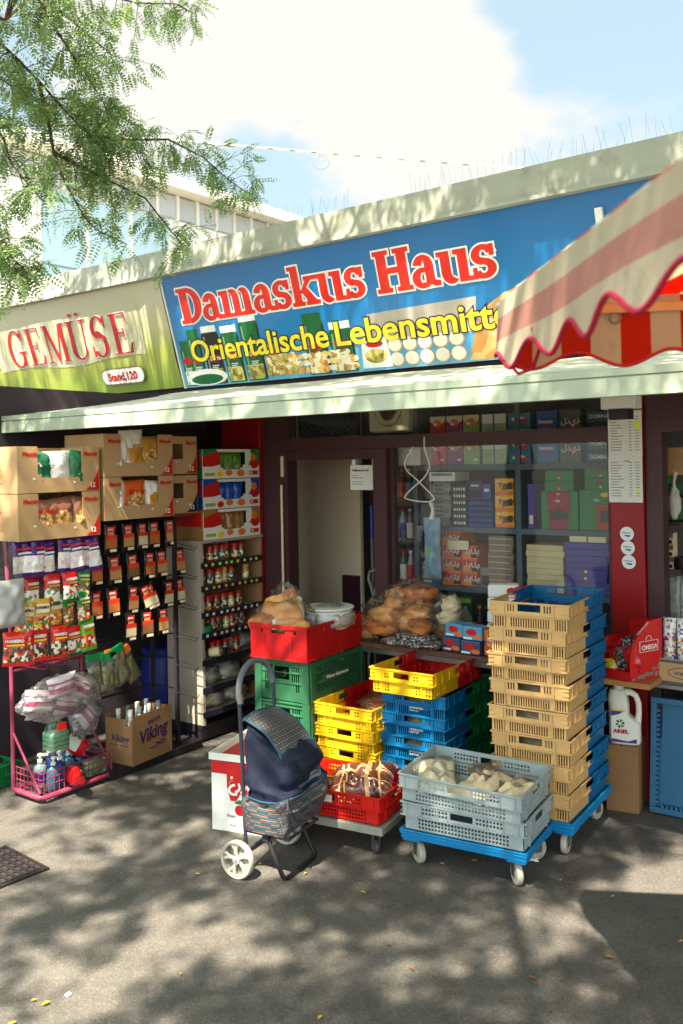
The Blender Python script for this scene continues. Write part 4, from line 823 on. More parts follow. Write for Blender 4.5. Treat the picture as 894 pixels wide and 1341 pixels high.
def crate(lab, matA, matB, style, Hh=.135, L=.6, Wd=.4, group=None, name='bread_crate', band=.52):
    t = thing(name, lab, 'crate', (0, 0, -50), 0, group); hl = Hh*band; hu = Hh-hl-.004; ins = .010; th = .004
    for sgn, m_ in ((-1, matA), (1, matB)):                       # end walls (short)
        b = MB(); x0 = -Wd/2
        U = (1, 0, 0) if sgn < 0 else (-1, 0, 0); N = (0, sgn, 0)
        O = lambda z, off: ((-Wd/2+off) if sgn < 0 else (Wd/2-off), sgn*(L/2-off-th), z)
        b.perf(O(hl+.004, 0), U, (0, 0, 1), N, Wd, hu, th, wall_holes(Wd, hu, style, True, 1))
        b.perf(O(.004, ins), U, (0, 0, 1), N, Wd-2*ins, hl-.004, th, wall_holes(Wd-2*ins, hl-.004, style, True, 0))
        y0, y1 = sorted((sgn*(L/2-.001), sgn*(L/2+.006)))
        b.box(-Wd/2-.005, y0, Hh-.006, Wd/2+.005, y1, Hh+.002); b.box(-Wd/2-.004, y0-(ins if sgn > 0 else 0), hl-.001, Wd/2+.004, y1+(ins if sgn < 0 else 0)*0, hl+.0042)
        for x in (-Wd/2+.075, Wd/2-.075): b.box(x-.002, y0, hl+.0045, x+.002, y1-.001 if sgn > 0 else y1, Hh-.0062); b.box(x-.002, *sorted((sgn*(L/2-ins-.001), sgn*(L/2-.002))), .004, x+.002, hl-.0012) if False else b.box(x-.002, min(sgn*(L/2-ins-.001), sgn*(L/2-.002)), .004, x+.002, max(sgn*(L/2-ins-.001), sgn*(L/2-.002)), hl-.0012)
        for z in (hl+hu*.32, hl+hu*.70):
            for xa, xb in ((-Wd/2+.002, -Wd/2+.03), (Wd/2-.03, Wd/2-.002)) : b.box(xa, min(y0, y1)+.0005, z-.002, xb, max(y0, y1)-.0005, z+.002)
        b.build('end_wall', m_, t)
    for sgn in (-1, 1):                                            # side walls (long)
        b = MB(); U = (0, -1, 0) if sgn < 0 else (0, 1, 0); N = (sgn, 0, 0)
        def O(z, off): return (sgn*(Wd/2-off-th), (L/2-off) if sgn < 0 else (-L/2+off), z)
        a0, a1 = (1, 0) if sgn < 0 else (0, 1)
        b.perf(O(hl+.004, 0), U, (0, 0, 1), N, L, hu, th, wall_holes(L, hu, style, False, 1), a0, (L/2, a1))
        b.perf(O(.004, ins), U, (0, 0, 1), N, L-2*ins, hl-.004, th, wall_holes(L-2*ins, hl-.004, style, False, 0), a0, (L/2-ins, a1))
        x0, x1 = sorted((sgn*(Wd/2-.001), sgn*(Wd/2+.006)))
        for ya, yb, mm in ((-L/2+.0, -.0003, 0), (.0003, L/2-.0, 1)):
            b.box(x0, ya, Hh-.0055, x1, yb, Hh+.0016, mm); b.box(x0, ya, hl-.0008, x1, yb, hl+.0038, mm)
        for y in (-L/2+.03, -L/2+.10, -.12, .12, L/2-.10, L/2-.03):
            mm = 0 if y < 0 else 1; b.box(x0, y-.002, hl+.0045, x1-.0005, y+.002, Hh-.0062, mm)
        b.build('side_wall', [matA, matB], t)
    b = MB(); b.box(-Wd/2+ins+th, -L/2+ins+th, .002, Wd/2-ins-th, 0, .006, 0); b.box(-Wd/2+ins+th, 0.0002, .002, Wd/2-ins-th, L/2-ins-th, .006, 1); b.build('base', [matA, matB], t)
    return t
def corner(x, y, yaw, L=.6, Wd=.4): c, s = math.cos(yaw), math.sin(yaw); return (x+c*Wd/2-s*L/2, y+s*Wd/2+c*L/2)
def stack(protolist, x, y, z0, yaw, pitch, labels, jit=.010, dims=(.6, .4)):
    X, Y = corner(x, y, yaw, *dims); first = True
    for i, lb in enumerate(labels):                                # bottom to top
        loc = (X+rnd.uniform(-jit, jit), Y+rnd.uniform(-jit, jit), z0+i*pitch); ya = yaw+rnd.uniform(-.025, .025)
        if first: p_ = protolist; p_.location = loc; p_.rotation_euler = (0, 0, ya); p_['label'] = lb; first = False
        else: dup(protolist, loc, ya, lb)
def ordl(n, s): return [s.format(('topmost' if k == 0 else ('lowest' if k == n-1 else ORD[k]+' from the top'))) for k in range(n)][::-1]
c1 = crate('x', TAN, CBLUE, 'slot', .133, group='tan and blue crates stacked on the blue dolly')
stack(c1, -2.10, 4.01, .168, R(4), .1285, ordl(8, 'tan and blue crate, {} in tall stack by red pillar'))
c2 = crate('x', CBLUE, CGRN, 'slot', .130, group='blue and green crates in the middle stack')
text('BACKWAREN', .014, PAPER, c2, (-.03, -.2906, .045), bold=.0003, name='stamped_lettering'); text('EIGENTUM', .012, PAPER, c2, (-.03, -.2906, .030), name='stamped_lettering')
stack(c2, -2.885, 4.19, .003, R(4), .120, ordl(5, 'blue and green crate, {} of the stack below the loose yellow one'))
c3 = crate('x', CYEL, CRED, 'dots', .140, group='yellow and red crates')
stack(c3, -2.90, 4.13, .609, R(3), .14, ['yellow and red crate lying loose on top of the blue and green stack'])
X, Y = corner(-3.29, 4.10, R(2.5))
for i, lb in enumerate(ordl(4, 'yellow and red crate, {} of the stack beside green crates')):
    dup(c3, (X+rnd.uniform(-.006, .006), Y+rnd.uniform(-.006, .006), .003+.1215*i), R(2.5)+rnd.uniform(-.012, .012), lb, 'yellow and red crates')
# dark green tall crates
def tall_crate(lab):
    t = thing('produce_crate', lab, 'crate', (0, 0, -50), 0, 'green crates under the red tote'); Wd, L, h, th = .4, .6, .243, .004
    def holes(w, end):
        H = []
        rowsz = [(.055, .105), (.115, .165), (.175, .205)]
        for z0, z1 in rowsz:
            n = int((w-.14)/.015)
            for i in range(n):
                a = .07+(w-.14)*(i+.5)/n
                if end and abs(a-w/2) < .062: continue
                if z0 < .1 and end and abs(a-w/2) < .1: continue
                H.append((a-.0045, z0, a+.0045, z1))
        if end: H.append((w/2-.055, .125, w/2+.055, .20))
        return H
    for s in (-1, 1):
        b = MB(); b.perf((-Wd/2 if s < 0 else Wd/2, s*(L/2-th), .004), (-s, 0, 0), (0, 0, 1), (0, s, 0), Wd, h-.006, th, holes(Wd, True))
        for x in (-Wd/2, Wd/2-.05): b.box(x, min(s*(L/2+.0005), s*(L/2+.008)), .0, x+.05, max(s*(L/2+.0005), s*(L/2+.008)), h)
        for z in (.108, .168, .212): b.box(-Wd/2+.051, min(s*(L/2+.0005), s*(L/2+.006)), z, Wd/2-.051, max(s*(L/2+.0005), s*(L/2+.006)), z+.005)
        b.box(-Wd/2-.004, min(s*(L/2-.004), s*(L/2+.009)), h-.008, Wd/2+.004, max(s*(L/2-.004), s*(L/2+.009)), h); b.build('end_wall', DGRN, t)
        b = MB(); b.perf((s*(Wd/2-th), -s*(L/2-.005), .004), (0, s, 0), (0, 0, 1), (s, 0, 0), L-.01, h-.006, th, holes(L-.01, False))
        for y in (-L/2+.0095, L/2-.05): b.box(min(s*(Wd/2+.0005), s*(Wd/2+.008)), y, .0, max(s*(Wd/2+.0005), s*(Wd/2+.008)), y+.04, h-.0085)
        for z in (.108, .168, .212): b.box(min(s*(Wd/2+.0005), s*(Wd/2+.006)), -L/2+.051, z, max(s*(Wd/2+.0005), s*(Wd/2+.006)), L/2-.051, z+.005)
        b.box(min(s*(Wd/2+.0005), s*(Wd/2+.003)), -.17, .105, max(s*(Wd/2+.0005), s*(Wd/2+.003)), .17, .150)
        o = b.build('side_wall', DGRN, t)
        if s > 0: text('Wiener Backwaren', .030, PAPER, o, (Wd/2+.0036, -.13, .118), (R(90), 0, R(90)), bold=.0006)
    b = MB(); b.box(-Wd/2+.01, -L/2+.01, .001, Wd/2-.01, L/2-.01, .006); b.build('base', DGRN, t); return t
c4 = tall_crate('x'); stack(c4, -3.70, 4.04, .002, R(3.5), .245, ordl(3, 'dark green slatted crate, {} of the stack under red tote'))
# red tote on the green crates
def tote(lab):
    t = thing('red_tote', lab, 'crate'); Wd, L, h, th = .41, .61, .205, .005
    def hh(w, n): return [(w/2-.05, .15, w/2+.05, .178), (w/2-.13, .152, w/2-.112, .174), (w/2+.112, .152, w/2+.13, .174)]+([(w/2-.22, .152, w/2-.2, .174), (w/2+.2, .152, w/2+.22, .174)] if n else [])
    tap = .012
    for s in (-1, 1):
        b = MB(); b.perf((s*Wd/2, s*(L/2-th), .003), (-s, 0, 0), (0, 0, 1), (0, s, 0), Wd, h-.004, th, hh(Wd, 0))
        for x in (-.1, .1): b.box(x-.002, min(s*(L/2), s*(L/2+.004)), .01, x+.002, max(s*(L/2), s*(L/2+.004)), .145)
        b.box(-Wd/2-.008, min(s*(L/2-.005), s*(L/2+.010)), h-.02, Wd/2+.008, max(s*(L/2-.005), s*(L/2+.010)), h); b.box(-Wd/2-.004, min(s*(L/2+.0002), s*(L/2+.007)), .0, Wd/2+.004, max(s*(L/2+.0002), s*(L/2+.007)), .012); b.build('end_wall', ERED, t)
        b = MB(); b.perf((s*(Wd/2-th), -s*(L/2-.006), .003), (0, s, 0), (0, 0, 1), (s, 0, 0), L-.012, h-.004, th, hh(L-.012, 1))
        for y in (-.2, -.07, .07, .2): b.box(min(s*Wd/2, s*(Wd/2+.004)), y-.002, .013, max(s*Wd/2, s*(Wd/2+.004)), y+.002, .145)
        b.box(min(s*(Wd/2-.004), s*(Wd/2+.0095)), -L/2+.011, h-.0195, max(s*(Wd/2-.004), s*(Wd/2+.0095)), L/2-.011, h-.0005); b.box(min(s*(Wd/2+.0002), s*(Wd/2+.007)), -L/2+.008, .0005, max(s*(Wd/2+.0002), s*(Wd/2+.007)), L/2-.008, .0125); b.build('side_wall', ERED, t)
    b = MB(); b.box(-Wd/2+.006, -L/2+.006, .001, Wd/2-.006, L/2-.006, .006); b.build('base', ERED, t); return t
tt_ = tote('solid red plastic tote with bread on top of the dark green crates'); X, Y = corner(-3.71, 4.02, R(3.5)); tt_.location = (X, Y, .739); tt_.rotation_euler = (0, 0, R(4.5))
TX, TY = X, Y
# grey crates
g1 = crate('grey bread crate with round holes, lower one on the small blue dolly', CGREY, CGREY, 'round', .132, group='grey crates on the small blue dolly')
GYAW = R(7); GX, GY = -2.34+.3*math.cos(GYAW)-.2*math.sin(GYAW), 3.55+.3*math.sin(GYAW)+.2*math.cos(GYAW)
g1.location = (GX, GY, .168); g1.rotation_euler = (0, 0, GYAW+Q90)
dup(g1, (GX+.0, GY-.015, .306), (R(1.2), R(-2.5), GYAW+Q90-R(1.5)), 'grey bread crate with bread bags, tilted on top of the lower grey crate')
# red tray
r1 = crate('bright red perforated crate with brown bread bags on the low metal dolly', TRED, TRED, 'round', .135, group=None, name='bread_crate')
RY = R(9); RX, RYY = -2.455-.30*math.cos(RY)-.20*math.sin(RY), 3.535-.30*math.sin(RY)+.20*math.cos(RY)
r1.location = (RX, RYY, .153); r1.rotation_euler = (0, 0, RY+Q90)
tl = MB(); tl.box(-.04, .2012, .078, .04, .2032, .112); o = tl.build('torn_label', PAPER, r1, (.0, .0, 0)); o.rotation_euler = (0, 0, R(90)); 
# dollies
def caster(t, x, y, r, w, wm, swivel, top):
    m_ = Matrix.Translation((x, y, r)) @ Matrix.Rotation(swivel, 4, 'Z') @ Matrix.Rotation(Q90, 4, 'Y')
    b = MB(); b.lathe([(.001, -w/2), (r*.9, -w/2), (r, -w*.3), (r, w*.3), (r*.9, w/2), (.001, w/2)], 28, 0, m_); b.lathe([(r*.45, -w/2-.0015), (r*.45, w/2+.0015)], 18, 0, m_); wo = b.build('wheel', wm, t, smooth=40)
    b = MB(); b.lathe([(r*.2, -w/2-.006), (r*.2, w/2+.006)], 10, 0, m_); b.build('axle', STEEL, wo, smooth=40)
    b = MB(); M2 = Matrix.Translation((x, y, 0)) @ Matrix.Rotation(swivel, 4, 'Z')
    for s in (-1, 1): b.box(s*(w/2+.004)-.0015, -.014, r-.012, s*(w/2+.004)+.0015, .022, top-.008, 0, M2)
    b.box(-w/2-.005, -.02, top-.008, w/2+.005, .026, top-.004, 0, M2); b.lathe([(.018, top-.0039), (.018, top)], 14, 0, Matrix.Translation((x, y+.0, 0))); b.build('fork', STEEL, t, smooth=40)
def dolly(lab, X, Y, yaw, L, Wd, deckm, wm, z0, z1, r, w, sw, group=None, metal=False):
    t = thing('crate_dolly', lab, 'dolly', (X, Y, 0), yaw, group)
    b = MB()
    if metal: 
        for a in (-1, 1): b.box(-L/2, min(a*Wd/2, a*(Wd/2-.03)), z0, L/2, max(a*Wd/2, a*(Wd/2-.03)), z1); b.box(min(a*L/2, a*(L/2-.03)), -Wd/2+.031, z0+.001, max(a*L/2, a*(L/2-.03)), Wd/2-.031, z1-.001)
        b.box(-.02, -Wd/2+.031, z0+.002, .02, Wd/2-.031, z1-.002)
    else:
        b.box(-L/2, -Wd/2, z0, L/2, Wd/2, z0+.022); b.box(-L/2-.006, -Wd/2-.006, z0+.0225, L/2+.006, Wd/2+.006, z1-.012)
        for a in (-1, 1): b.box(-L/2-.006, min(a*(Wd/2+.006), a*(Wd/2-.006)), z1-.0118, L/2+.006, max(a*(Wd/2+.006), a*(Wd/2-.006)), z1); b.box(min(a*(L/2+.006), a*(L/2-.006)), -Wd/2+.007, z1-.0117, max(a*(L/2+.006), a*(L/2-.006)), Wd/2-.007, z1)
        for a in (-1, 1):
            for c in (-1, 1): b.box(a*(L/2-.05)-.045, c*(Wd/2-.05)-.045, z0-.012, a*(L/2-.05)+.045, c*(Wd/2-.05)+.045, z0-.0005)
    b.build('deck', deckm, t, mod=.004)
    k = 0
    for a in (-1, 1):
        for c in (-1, 1): caster(t, a*(L/2-.065), c*(Wd/2-.06), r, w, wm, sw[k], z0-.012 if not metal else z0); k += 1
    return t
DBL = plastic('blue dolly plastic', (4, 122, 176)); WHW = mat('grey white wheel', (172, 166, 150), .55, var=.12, scale=20, dirt=.6); GALV = mat('galvanised frame', (150, 148, 136), .5, metal=.3, var=.15, dirt=.3); GRW = mat('dark rubber wheel', (60, 60, 60), .6)
dolly('small blue plastic dolly with pale wheels under the grey crates', GX, GY, GYAW, .61, .41, DBL, WHW, .128, .172, .050, .028, [.9, .2, .7, 2.6])
X, Y = corner(-2.10, 4.01, R(4))
dolly('blue plastic dolly under the tall tan and blue crate stack', X, Y, R(4)+Q90, .61, .41, DBL, WHW, .122, .172, .050, .028, [1.6, 1.2, 1.3, 1.7])
dolly('low bare metal frame dolly with grey wheels under the red crate', RX, RYY, RY, .63, .42, GALV, GRW, .112, .150, .034, .022, [.5, .4, .8, 1.2], metal=True)

# ------------------------------------------------------------------ bread and bags
BREAD = [mat('golden bread', (222, 156, 90), .65, var=.5, scale=11, bump=.6, bscale=34), mat('brown bread', (184, 112, 60), .65, var=.5, scale=11, bump=.6, bscale=34), mat('pale bread', (228, 204, 164), .7, var=.2, scale=16, bump=.3)]
WRAP = film_mat('bread wrap', opac=.02, gloss=.035, rough=.25, bump=.6, bscale=22, fk=.6)
def bread_bag(lab, loc, rz, shapes, bm, filmshape, cat='bread bag', wrap=None, group='bagged breads', rot=None):
    t = thing('bread_bag', lab, cat, loc, rz, group, rot=rot)
    for i, (c, r, a) in enumerate(shapes):
        b = MB(); lump(b, c, r, a, 5, 22, 14, 0, rnd.random()*60); b.build('bread', bm[i % len(bm)], t, smooth=70)
    b = MB()
    for c, r, a in filmshape: lump(b, c, r, a, 11, 34, 22, 0, rnd.random()*60, .001)
    b.build('bag_film', wrap or WRAP, t, smooth=50); return t
# in the red tote
bread_bag('tall bag of golden flat breads standing in the red tote', (TX-.06, TY-.14, .80), .3, [((-.03, 0, .14), (.14, .06, .15), .15), ((.02, .04, .20), (.06, .04, .13), .2), ((.07, .03, .19), (.045, .03, .10), .2), ((.08, -.08, .12), (.12, .05, .05), .12), ((-.12, -.07, .12), (.09, .07, .07), .2)], BREAD[:2]+[BREAD[2]], [((0, -.01, .14), (.21, .14, .13), .2), ((.0, .02, .24), (.09, .05, .12), .3)])
t = thing('basin_pack', 'white round dishes wrapped in clear film inside the red tote', 'dish', (TX+.09, TY+.10, .875), 0)
mb = MB(); mb.lathe([(0, .0), (.12, .0), (.15, .11), (.155, .115), (.145, .115), (.115, .01), (0, .01)], 36); mb.build('dish', WHITE, t, smooth=40)
mb = MB(); mb.lathe([(.152, .117), (.16, .123), (.158, .130), (.14, .131)], 36); mb.build('stacked_rim', PAPER, t, smooth=40); mb = MB(); lump(mb, (0, 0, .06), (.168, .168, .085), .16, 12, 34, 18, 0, 3.3, .0); mb.build('film', MILKY, t, smooth=60)
t = thing('egg_tray', 'white moulded tray corner peeking over the red tote rim', 'tray', (TX-.13, TY-.22, .90), .2); mb = MB()
for i in range(3):
    for j in range(2): lump(mb, (-.04+.05*i, -.02+.05*j, .03), (.024, .024, .03), .1, 5, 12, 8, 0, i+j*3.1)
mb.box(-.08, -.055, 0, .085, .06, .012); mb.build('tray', WHITE, t, smooth=60)
# breads on the sill table behind
TB = thing('goods_table', 'low brown bench of bread and packets under the shop window', 'table', (-2.75, 4.80, 0)); mb = MB(); mb.box(-.66, -.17, .73, .66, .17, .76); mb.build('tabletop', mat('brown bench board', (92, 66, 50), .6, var=.2, dirt=.2), TB)
mb = MB(); mb.box(-.655, -.172, .70, .655, -.15, .728); mb.build('front_rail', STEEL, TB)
for a in (-1, 1):
    for c in (-1, 1): mb = MB(); mb.box(a*.6-.02, c*.13-.02, 0, a*.6+.02, c*.13+.02, .729); mb.build('leg', BLACKM, TB)
TZ = .762
bread_bag('two round flat breads in a wrinkled bag, at the left end of the bench', (-3.20, 4.76, TZ+.03), .1, [((0, 0, .13), (.15, .1, .06), .2), ((-.03, -.02, .06), (.13, .10, .06), .2), ((.06, .01, .20), (.11, .08, .05), .2)], BREAD[:2], [((0, 0, .125), (.18, .125, .14), .35)])
bread_bag('large bag of puffy golden breads next to the window post on the bench', (-3.10, 4.86, TZ+.10), .5, [((0, 0, .10), (.13, .10, .07), .2), ((.05, .0, .19), (.12, .09, .06), .2), ((-.08, .02, .17), (.09, .08, .06), .2)], BREAD[:2], [((0, 0, .13), (.17, .13, .14), .35)])
bread_bag('bag of rolled golden breads in front of the others on the bench', (-3.02, 4.74, TZ+.06), -.2, [((-.03, 0, .07), (.10, .08, .05), .25), ((.08, -.02, .06), (.10, .07, .05), .2), ((.02, .03, .13), (.09, .07, .05), .2)], BREAD[:2], [((.01, 0, .09), (.16, .11, .10), .4)])
bread_bag('small bag of pale rolls beside the packets on the bench', (-2.82, 4.84, TZ+.02), .4, [((0, 0, .14), (.07, .05, .05), .3), ((.02, 0, .22), (.06, .05, .05), .3)], [BREAD[2]], [((.0, 0, .17), (.09, .07, .11), .5)])
bread_bag('bag of golden buns hanging over the tote end of the bench', (-3.34, 4.74, TZ-.01), 0, [((0, 0, .06), (.07, .07, .05), .2), ((.02, 0, .12), (.07, .07, .05), .25)], BREAD[:1], [((0, 0, .08), (.09, .1, .09), .4)])
SEED = print_mat('seed sack print', [(36, 32, 34), (60, 56, 56), (40, 36, 38), (190, 186, 178), (120, 116, 112)], 110, .3, .5)
for i, (x, y, z, lb) in enumerate([(-3.06, 4.66, TZ, 'black and white speckled sack lying lowest on the bench'), (-2.88, 4.66, TZ, 'black and white speckled sack lying toward the blue packets'), (-2.95, 4.67, TZ+.035, 'black and white speckled sack lying on the other two sacks')]):
    b = MB(); lump(b, (0, 0, .025), (.13, .10, .028), .2, 7, 24, 12, 0, i*9.1, .001); tag(b.build('seed_sack', SEED, None, (x, y, z), (0, 0, rnd.uniform(-.4, .4)), smooth=70), lb, 'sack', 'speckled sacks on the bench')
PKB = mat('pale blue pack', (70, 150, 186), .35, coat=.4, var=.1); PKN = mat('navy pack', (56, 74, 110), .35, coat=.4, var=.25, scale=20)
for i, (x, y, z, m_, lb) in enumerate([(-2.70, 4.72, TZ, PKN, 'navy and grey packet block lower left on the bench'), (-2.56, 4.69, TZ, PKN, 'navy packet block lower right on the bench'), (-2.69, 4.74, TZ+.082, PKB, 'pale blue packet with red picture, upper left of the two'), (-2.55, 4.70, TZ+.082, PKB, 'pale blue packet with red picture, upper right of the two'), (-2.64, 4.87, TZ, PKB, 'pale blue packet standing behind the others on the bench')]):
    t = thing('food_packet', lb, 'packet', (x, y, z), R(-8)+.1*(i % 2), 'packet blocks on the bench'); b = MB(); b.box(-.065, -.05, .001, .065, .05, .080); b.build('wrapper', m_, t, mod=.006)
    b = MB(); b.front(ell(-.005, .048, .036, .02), -.0512, 0); b.front(ell(.035, .022, .03, .013), -.0516, 1); b.front(rc(-.06, .006, .0, .018), -.0512, 2); b.build('printed_picture', [REDP, ORAP, PAPER], t)
mb = MB(); mb.box(-.11, -.08, 0, .11, .08, .13); o = mb.build('low_carton', CARD2, None, (-2.60, 4.86, TZ+.085)); o.location = (-2.79, 4.87, TZ); tag(o, 'low brown carton standing behind the speckled sacks', 'carton')
for i, (x, m_, lb) in enumerate([(-2.45, ORAP, 'orange juice pack block beside the tan crates'), (-2.37, GREENP, 'green juice pack block beside the tan crates')]):
    t = thing('juice_pack', lb, 'packet', (x, 4.72, TZ)); b = MB()
    for k in range(2): b.box(-.035, -.05, .002+k*.075, .035, .05, .074+k*.075)
    b.build('cartons', m_, t, mod=.004); b = MB(); lump(b, (0, 0, .076), (.05, .066, .082), .08, 6, 18, 12); b.build('film', CLEAR, t, smooth=60)
for i in range(5):
    t = thing('paper_packet', f'white wrapped paper packet, {["lowest", "second from the bottom", "middle one", "second from top", "topmost"][i]} of the pile behind the tan crates', 'packet', (-2.47, 4.90, TZ+.078*i+.0), .1*i, 'white packets piled behind the tan crates')
    b = MB(); b.box(-.09, -.055, .002, .09, .055, .078); b.build('wrapper', PAPER, t, mod=.012); b = MB(); b.front(ell(.05, .04, .03, .022), -.0565, 0); b.build('printed_picture', REDP, t)
t = thing('spare_box', 'small red and white box on the white packets behind the crates', 'box', (-2.33, 4.90, TZ+.31)); 
mb = MB(); mb.box(-.045, -.05, -.31, .045, .05, .07); mb.build('box', REDP, t); mb = MB(); mb.front(ell(0, .035, .03, .022), -.0512); mb.build('printed_picture', PAPER, t)
# grey crate and red tray breads
FLAT = mat('flat bread pale', (206, 186, 150), .7, var=.3, scale=24, bump=.3)
def gpos(u, v, z): c, s = math.cos(GYAW), math.sin(GYAW); return (GX+c*u-s*v, GY+s*u+c*v, z)
WPAPER = mat('cream bread paper', (226, 208, 176), .55, var=.12, scale=14, bump=.4, bscale=26, coat=.2)
for i, (u, v, z, rx, rz, w_, h_, lb, cont, film) in enumerate([(-.15, -.11, .325, -1.25, .5, .20, .25, 'cream paper bag of flat bread standing highest in the upper grey crate', WPAPER, 1), (-.02, -.12, .325, -1.35, -.3, .20, .26, 'cream paper bag with faded print leaning beside the highest one', FLAT, 0), (-.20, .02, .33, -1.45, .9, .16, .22, 'pale bag lying flat at the left end of the upper grey crate', WPAPER, 0), (.10, -.02, .335, -1.2, .7, .14, .20, 'bag of brown seeded rolls in the middle of the upper grey crate', mat('seeded bread', (104, 84, 68), .7, var=.4, scale=30, bump=.6, bscale=60), 1), (.15, -.07, .335, -1.35, -.5, .12, .18, 'bag of golden rolls at the right end of the upper grey crate', BREAD[2], 1)]):
    t = thing('bread_bag', lb, 'bread bag', gpos(u, v, z), rot=(rx, 0, GYAW+rz), group='breads in the upper grey crate'); b = MB(); pillow(b, Matrix(), w_, h_, .075, 0, i*6.1, 14, 16, .22); b.build('wrapper', cont, t, smooth=60)
    b = MB(); pillow(b, Matrix.Translation((0, 0, -.01)), w_*1.08, h_*1.1, .095, 0, i*9.7, 16, 18, .35)
    if film: b.build('film', WRAP, t, smooth=50)
    b = MB(); b.front(ell(0, h_*.55, w_*.2, h_*.12), -.042); b.build('faded_print', mat('faded print', (190, 168, 136), .6), t)
BRP = print_mat('brown bread wrapper print', [(96, 44, 28), (120, 58, 36), (80, 36, 26), (200, 160, 110), (110, 50, 30)], 16, .2, .8)
BRW = mat('brown bread wrapper', (86, 45, 32), .22, coat=.9, var=.35, scale=16, bump=.8, bscale=22); 
def rpos(u, v, z): c, s = math.cos(RY), math.sin(RY); return (RX+c*u-s*v, RYY+s*u+c*v, z)
for i, (u, v, z, rz, rx, lb, r_) in enumerate([(.10, .0, .262, .3, .1, 'shiny brown bread bag on top, tied end pointing left', (.18, .11, .085)), (.03, -.08, .19, -.2, 0, 'shiny brown bread bag lying low against the near red wall', (.15, .07, .06)), (.19, .08, .19, .8, 0, 'shiny brown bread bag under the top one at the right', (.13, .09, .06)), (-.14, .04, .17, .2, 0, 'shiny brown bread bag lying flat at the cart end', (.13, .09, .05))]):
    t = thing('bread_bag', lb, 'bread bag', rpos(u, v, z-.01), rot=(R(-84)+rx, .15*(i-1), RY+rz), group='brown bread bags in the red crate'); b = MB()
    plaid = lambda u_, v_: 1 if min(abs(u_-q) for q in (.22, .30, .62, .80)) < .022 or min(abs(v_-q) for q in (.2, .52, .60, .9)) < .02 else 0
    pillow(b, Matrix.Translation((0, 0, -r_[1])), r_[0]*2.0, r_[1]*2.5, r_[2]*1.7, plaid, i*13.7, 36, 36, .13); b.build('wrapper', [BRW, mat('tan wrapper stripe', (190, 146, 100), .25, coat=.8, bump=.8, bscale=22)], t, smooth=40)
    if i == 0:
        b = MB(); b.tube([(-.14, .0, .05), (-.19, -.02, .06), (-.22, -.06, .06), (-.25, -.10, .05)], [.05, .022, .026, .042], 10); b.build('tied_end', BRW, t, smooth=60)
# bags seen through the handles of the tan and blue stacks
for i in range(7):
    b = MB(); lump(b, (0, 0, .04), (.13, .2, .045), .25, 9, 24, 12, 0, i*3.9, .001); X, Y = corner(-2.10, 4.01, R(4))
    tag(b.build('bread_bag', [FLAT, BREAD[2]][i % 2], None, (X, Y-.07, .178+.1285*i), (0, 0, .2*i), smooth=60), f'pale bread bag inside the tan crates, {ORD[6-i]} from the top', 'bread bag', 'bread bags inside the tan crates')
for i in range(4):
    b = MB(); lump(b, (0, 0, .04), (.12, .2, .042), .25, 9, 24, 12, 0, 7+i*3.9, .001); X, Y = corner(-2.885, 4.19, R(4))
    tag(b.build('bread_bag', [BREAD[2], FLAT][i % 2], None, (X-.02, Y-.08, .012+.12*(i+1)), (0, 0, .2*i), smooth=60), f'pale bread bag inside the blue crates, {ORD[3-i]} from the top', 'bread bag', 'bread bags inside the blue crates')
X, Y = corner(-3.29, 4.10, R(2.5)); bread_bag('brown flat bread bag in the topmost yellow crate beside the green ones', (X+.03, Y+.1, .378), .2, [((0, 0, .05), (.13, .16, .05), .2)], [BREAD[1]], [((0, 0, .055), (.15, .19, .075), .3)])
dup(c2, (-5.02, 2.86, .002), .1, 'blue crate standing on the ground left of the pink rack', 'blue and green crates in the middle stack')

# ------------------------------------------------------------------ shopping cart
PAT = bpy.data.materials.new('dashed cart fabric'); PAT.use_nodes = True; t = PAT.node_tree; p = t.nodes['Principled BSDF']
uv = nd(t, 'ShaderNodeUVMap'); sp = nd(t, 'ShaderNodeSeparateXYZ'); t.links.new(uv.outputs[0], sp.inputs[0])
vr = mth(t, 'MULTIPLY', sp.outputs['Y'], 13.0); ro = mth(t, 'FLOOR', vr); fv = mth(t, 'FRACT', vr); fu = mth(t, 'FRACT', mth(t, 'MULTIPLY_ADD', ro, .37, mth(t, 'MULTIPLY', sp.outputs['X'], 11.0)))
mk = mth(t, 'MULTIPLY', mth(t, 'LESS_THAN', fv, .24), mth(t, 'LESS_THAN', fu, .62)); mk2 = mth(t, 'MULTIPLY', mth(t, 'GREATER_THAN', fv, .55), mth(t, 'LESS_THAN', fv, .72))
wv = nd(t, 'ShaderNodeTexNoise'); wv.inputs['Scale'].default_value = 90
m1 = nd(t, 'ShaderNodeMix', data_type='RGBA'); m1.inputs['A'].default_value = lin((46, 62, 68)); m1.inputs['B'].default_value = lin((80, 98, 102)); t.links.new(mth(t, 'MULTIPLY', mk2, .8), m1.inputs['Factor'])
m2_ = nd(t, 'ShaderNodeMix', data_type='RGBA'); m2_.inputs['B'].default_value = lin((158, 104, 78)); t.links.new(mk, m2_.inputs['Factor']); t.links.new(m1.outputs['Result'], m2_.inputs['A']); t.links.new(m2_.outputs['Result'], p.inputs['Base Color']); p.inputs['Roughness'].default_value = .75
NAVY = mat('navy cart cloth', (22, 28, 46), .8, var=.25, scale=6, bump=.5, bscale=13); TUBE = mat('grey blue tube paint', (48, 54, 66), .35, coat=.2); TRIM = mat('teal cart piping', (44, 78, 96), .6)
ct = thing('shopping_cart', 'navy two wheeled shopping trolley with dashed teal pocket and flap', 'shopping trolley', (-2.915, 3.209, 0), R(8))
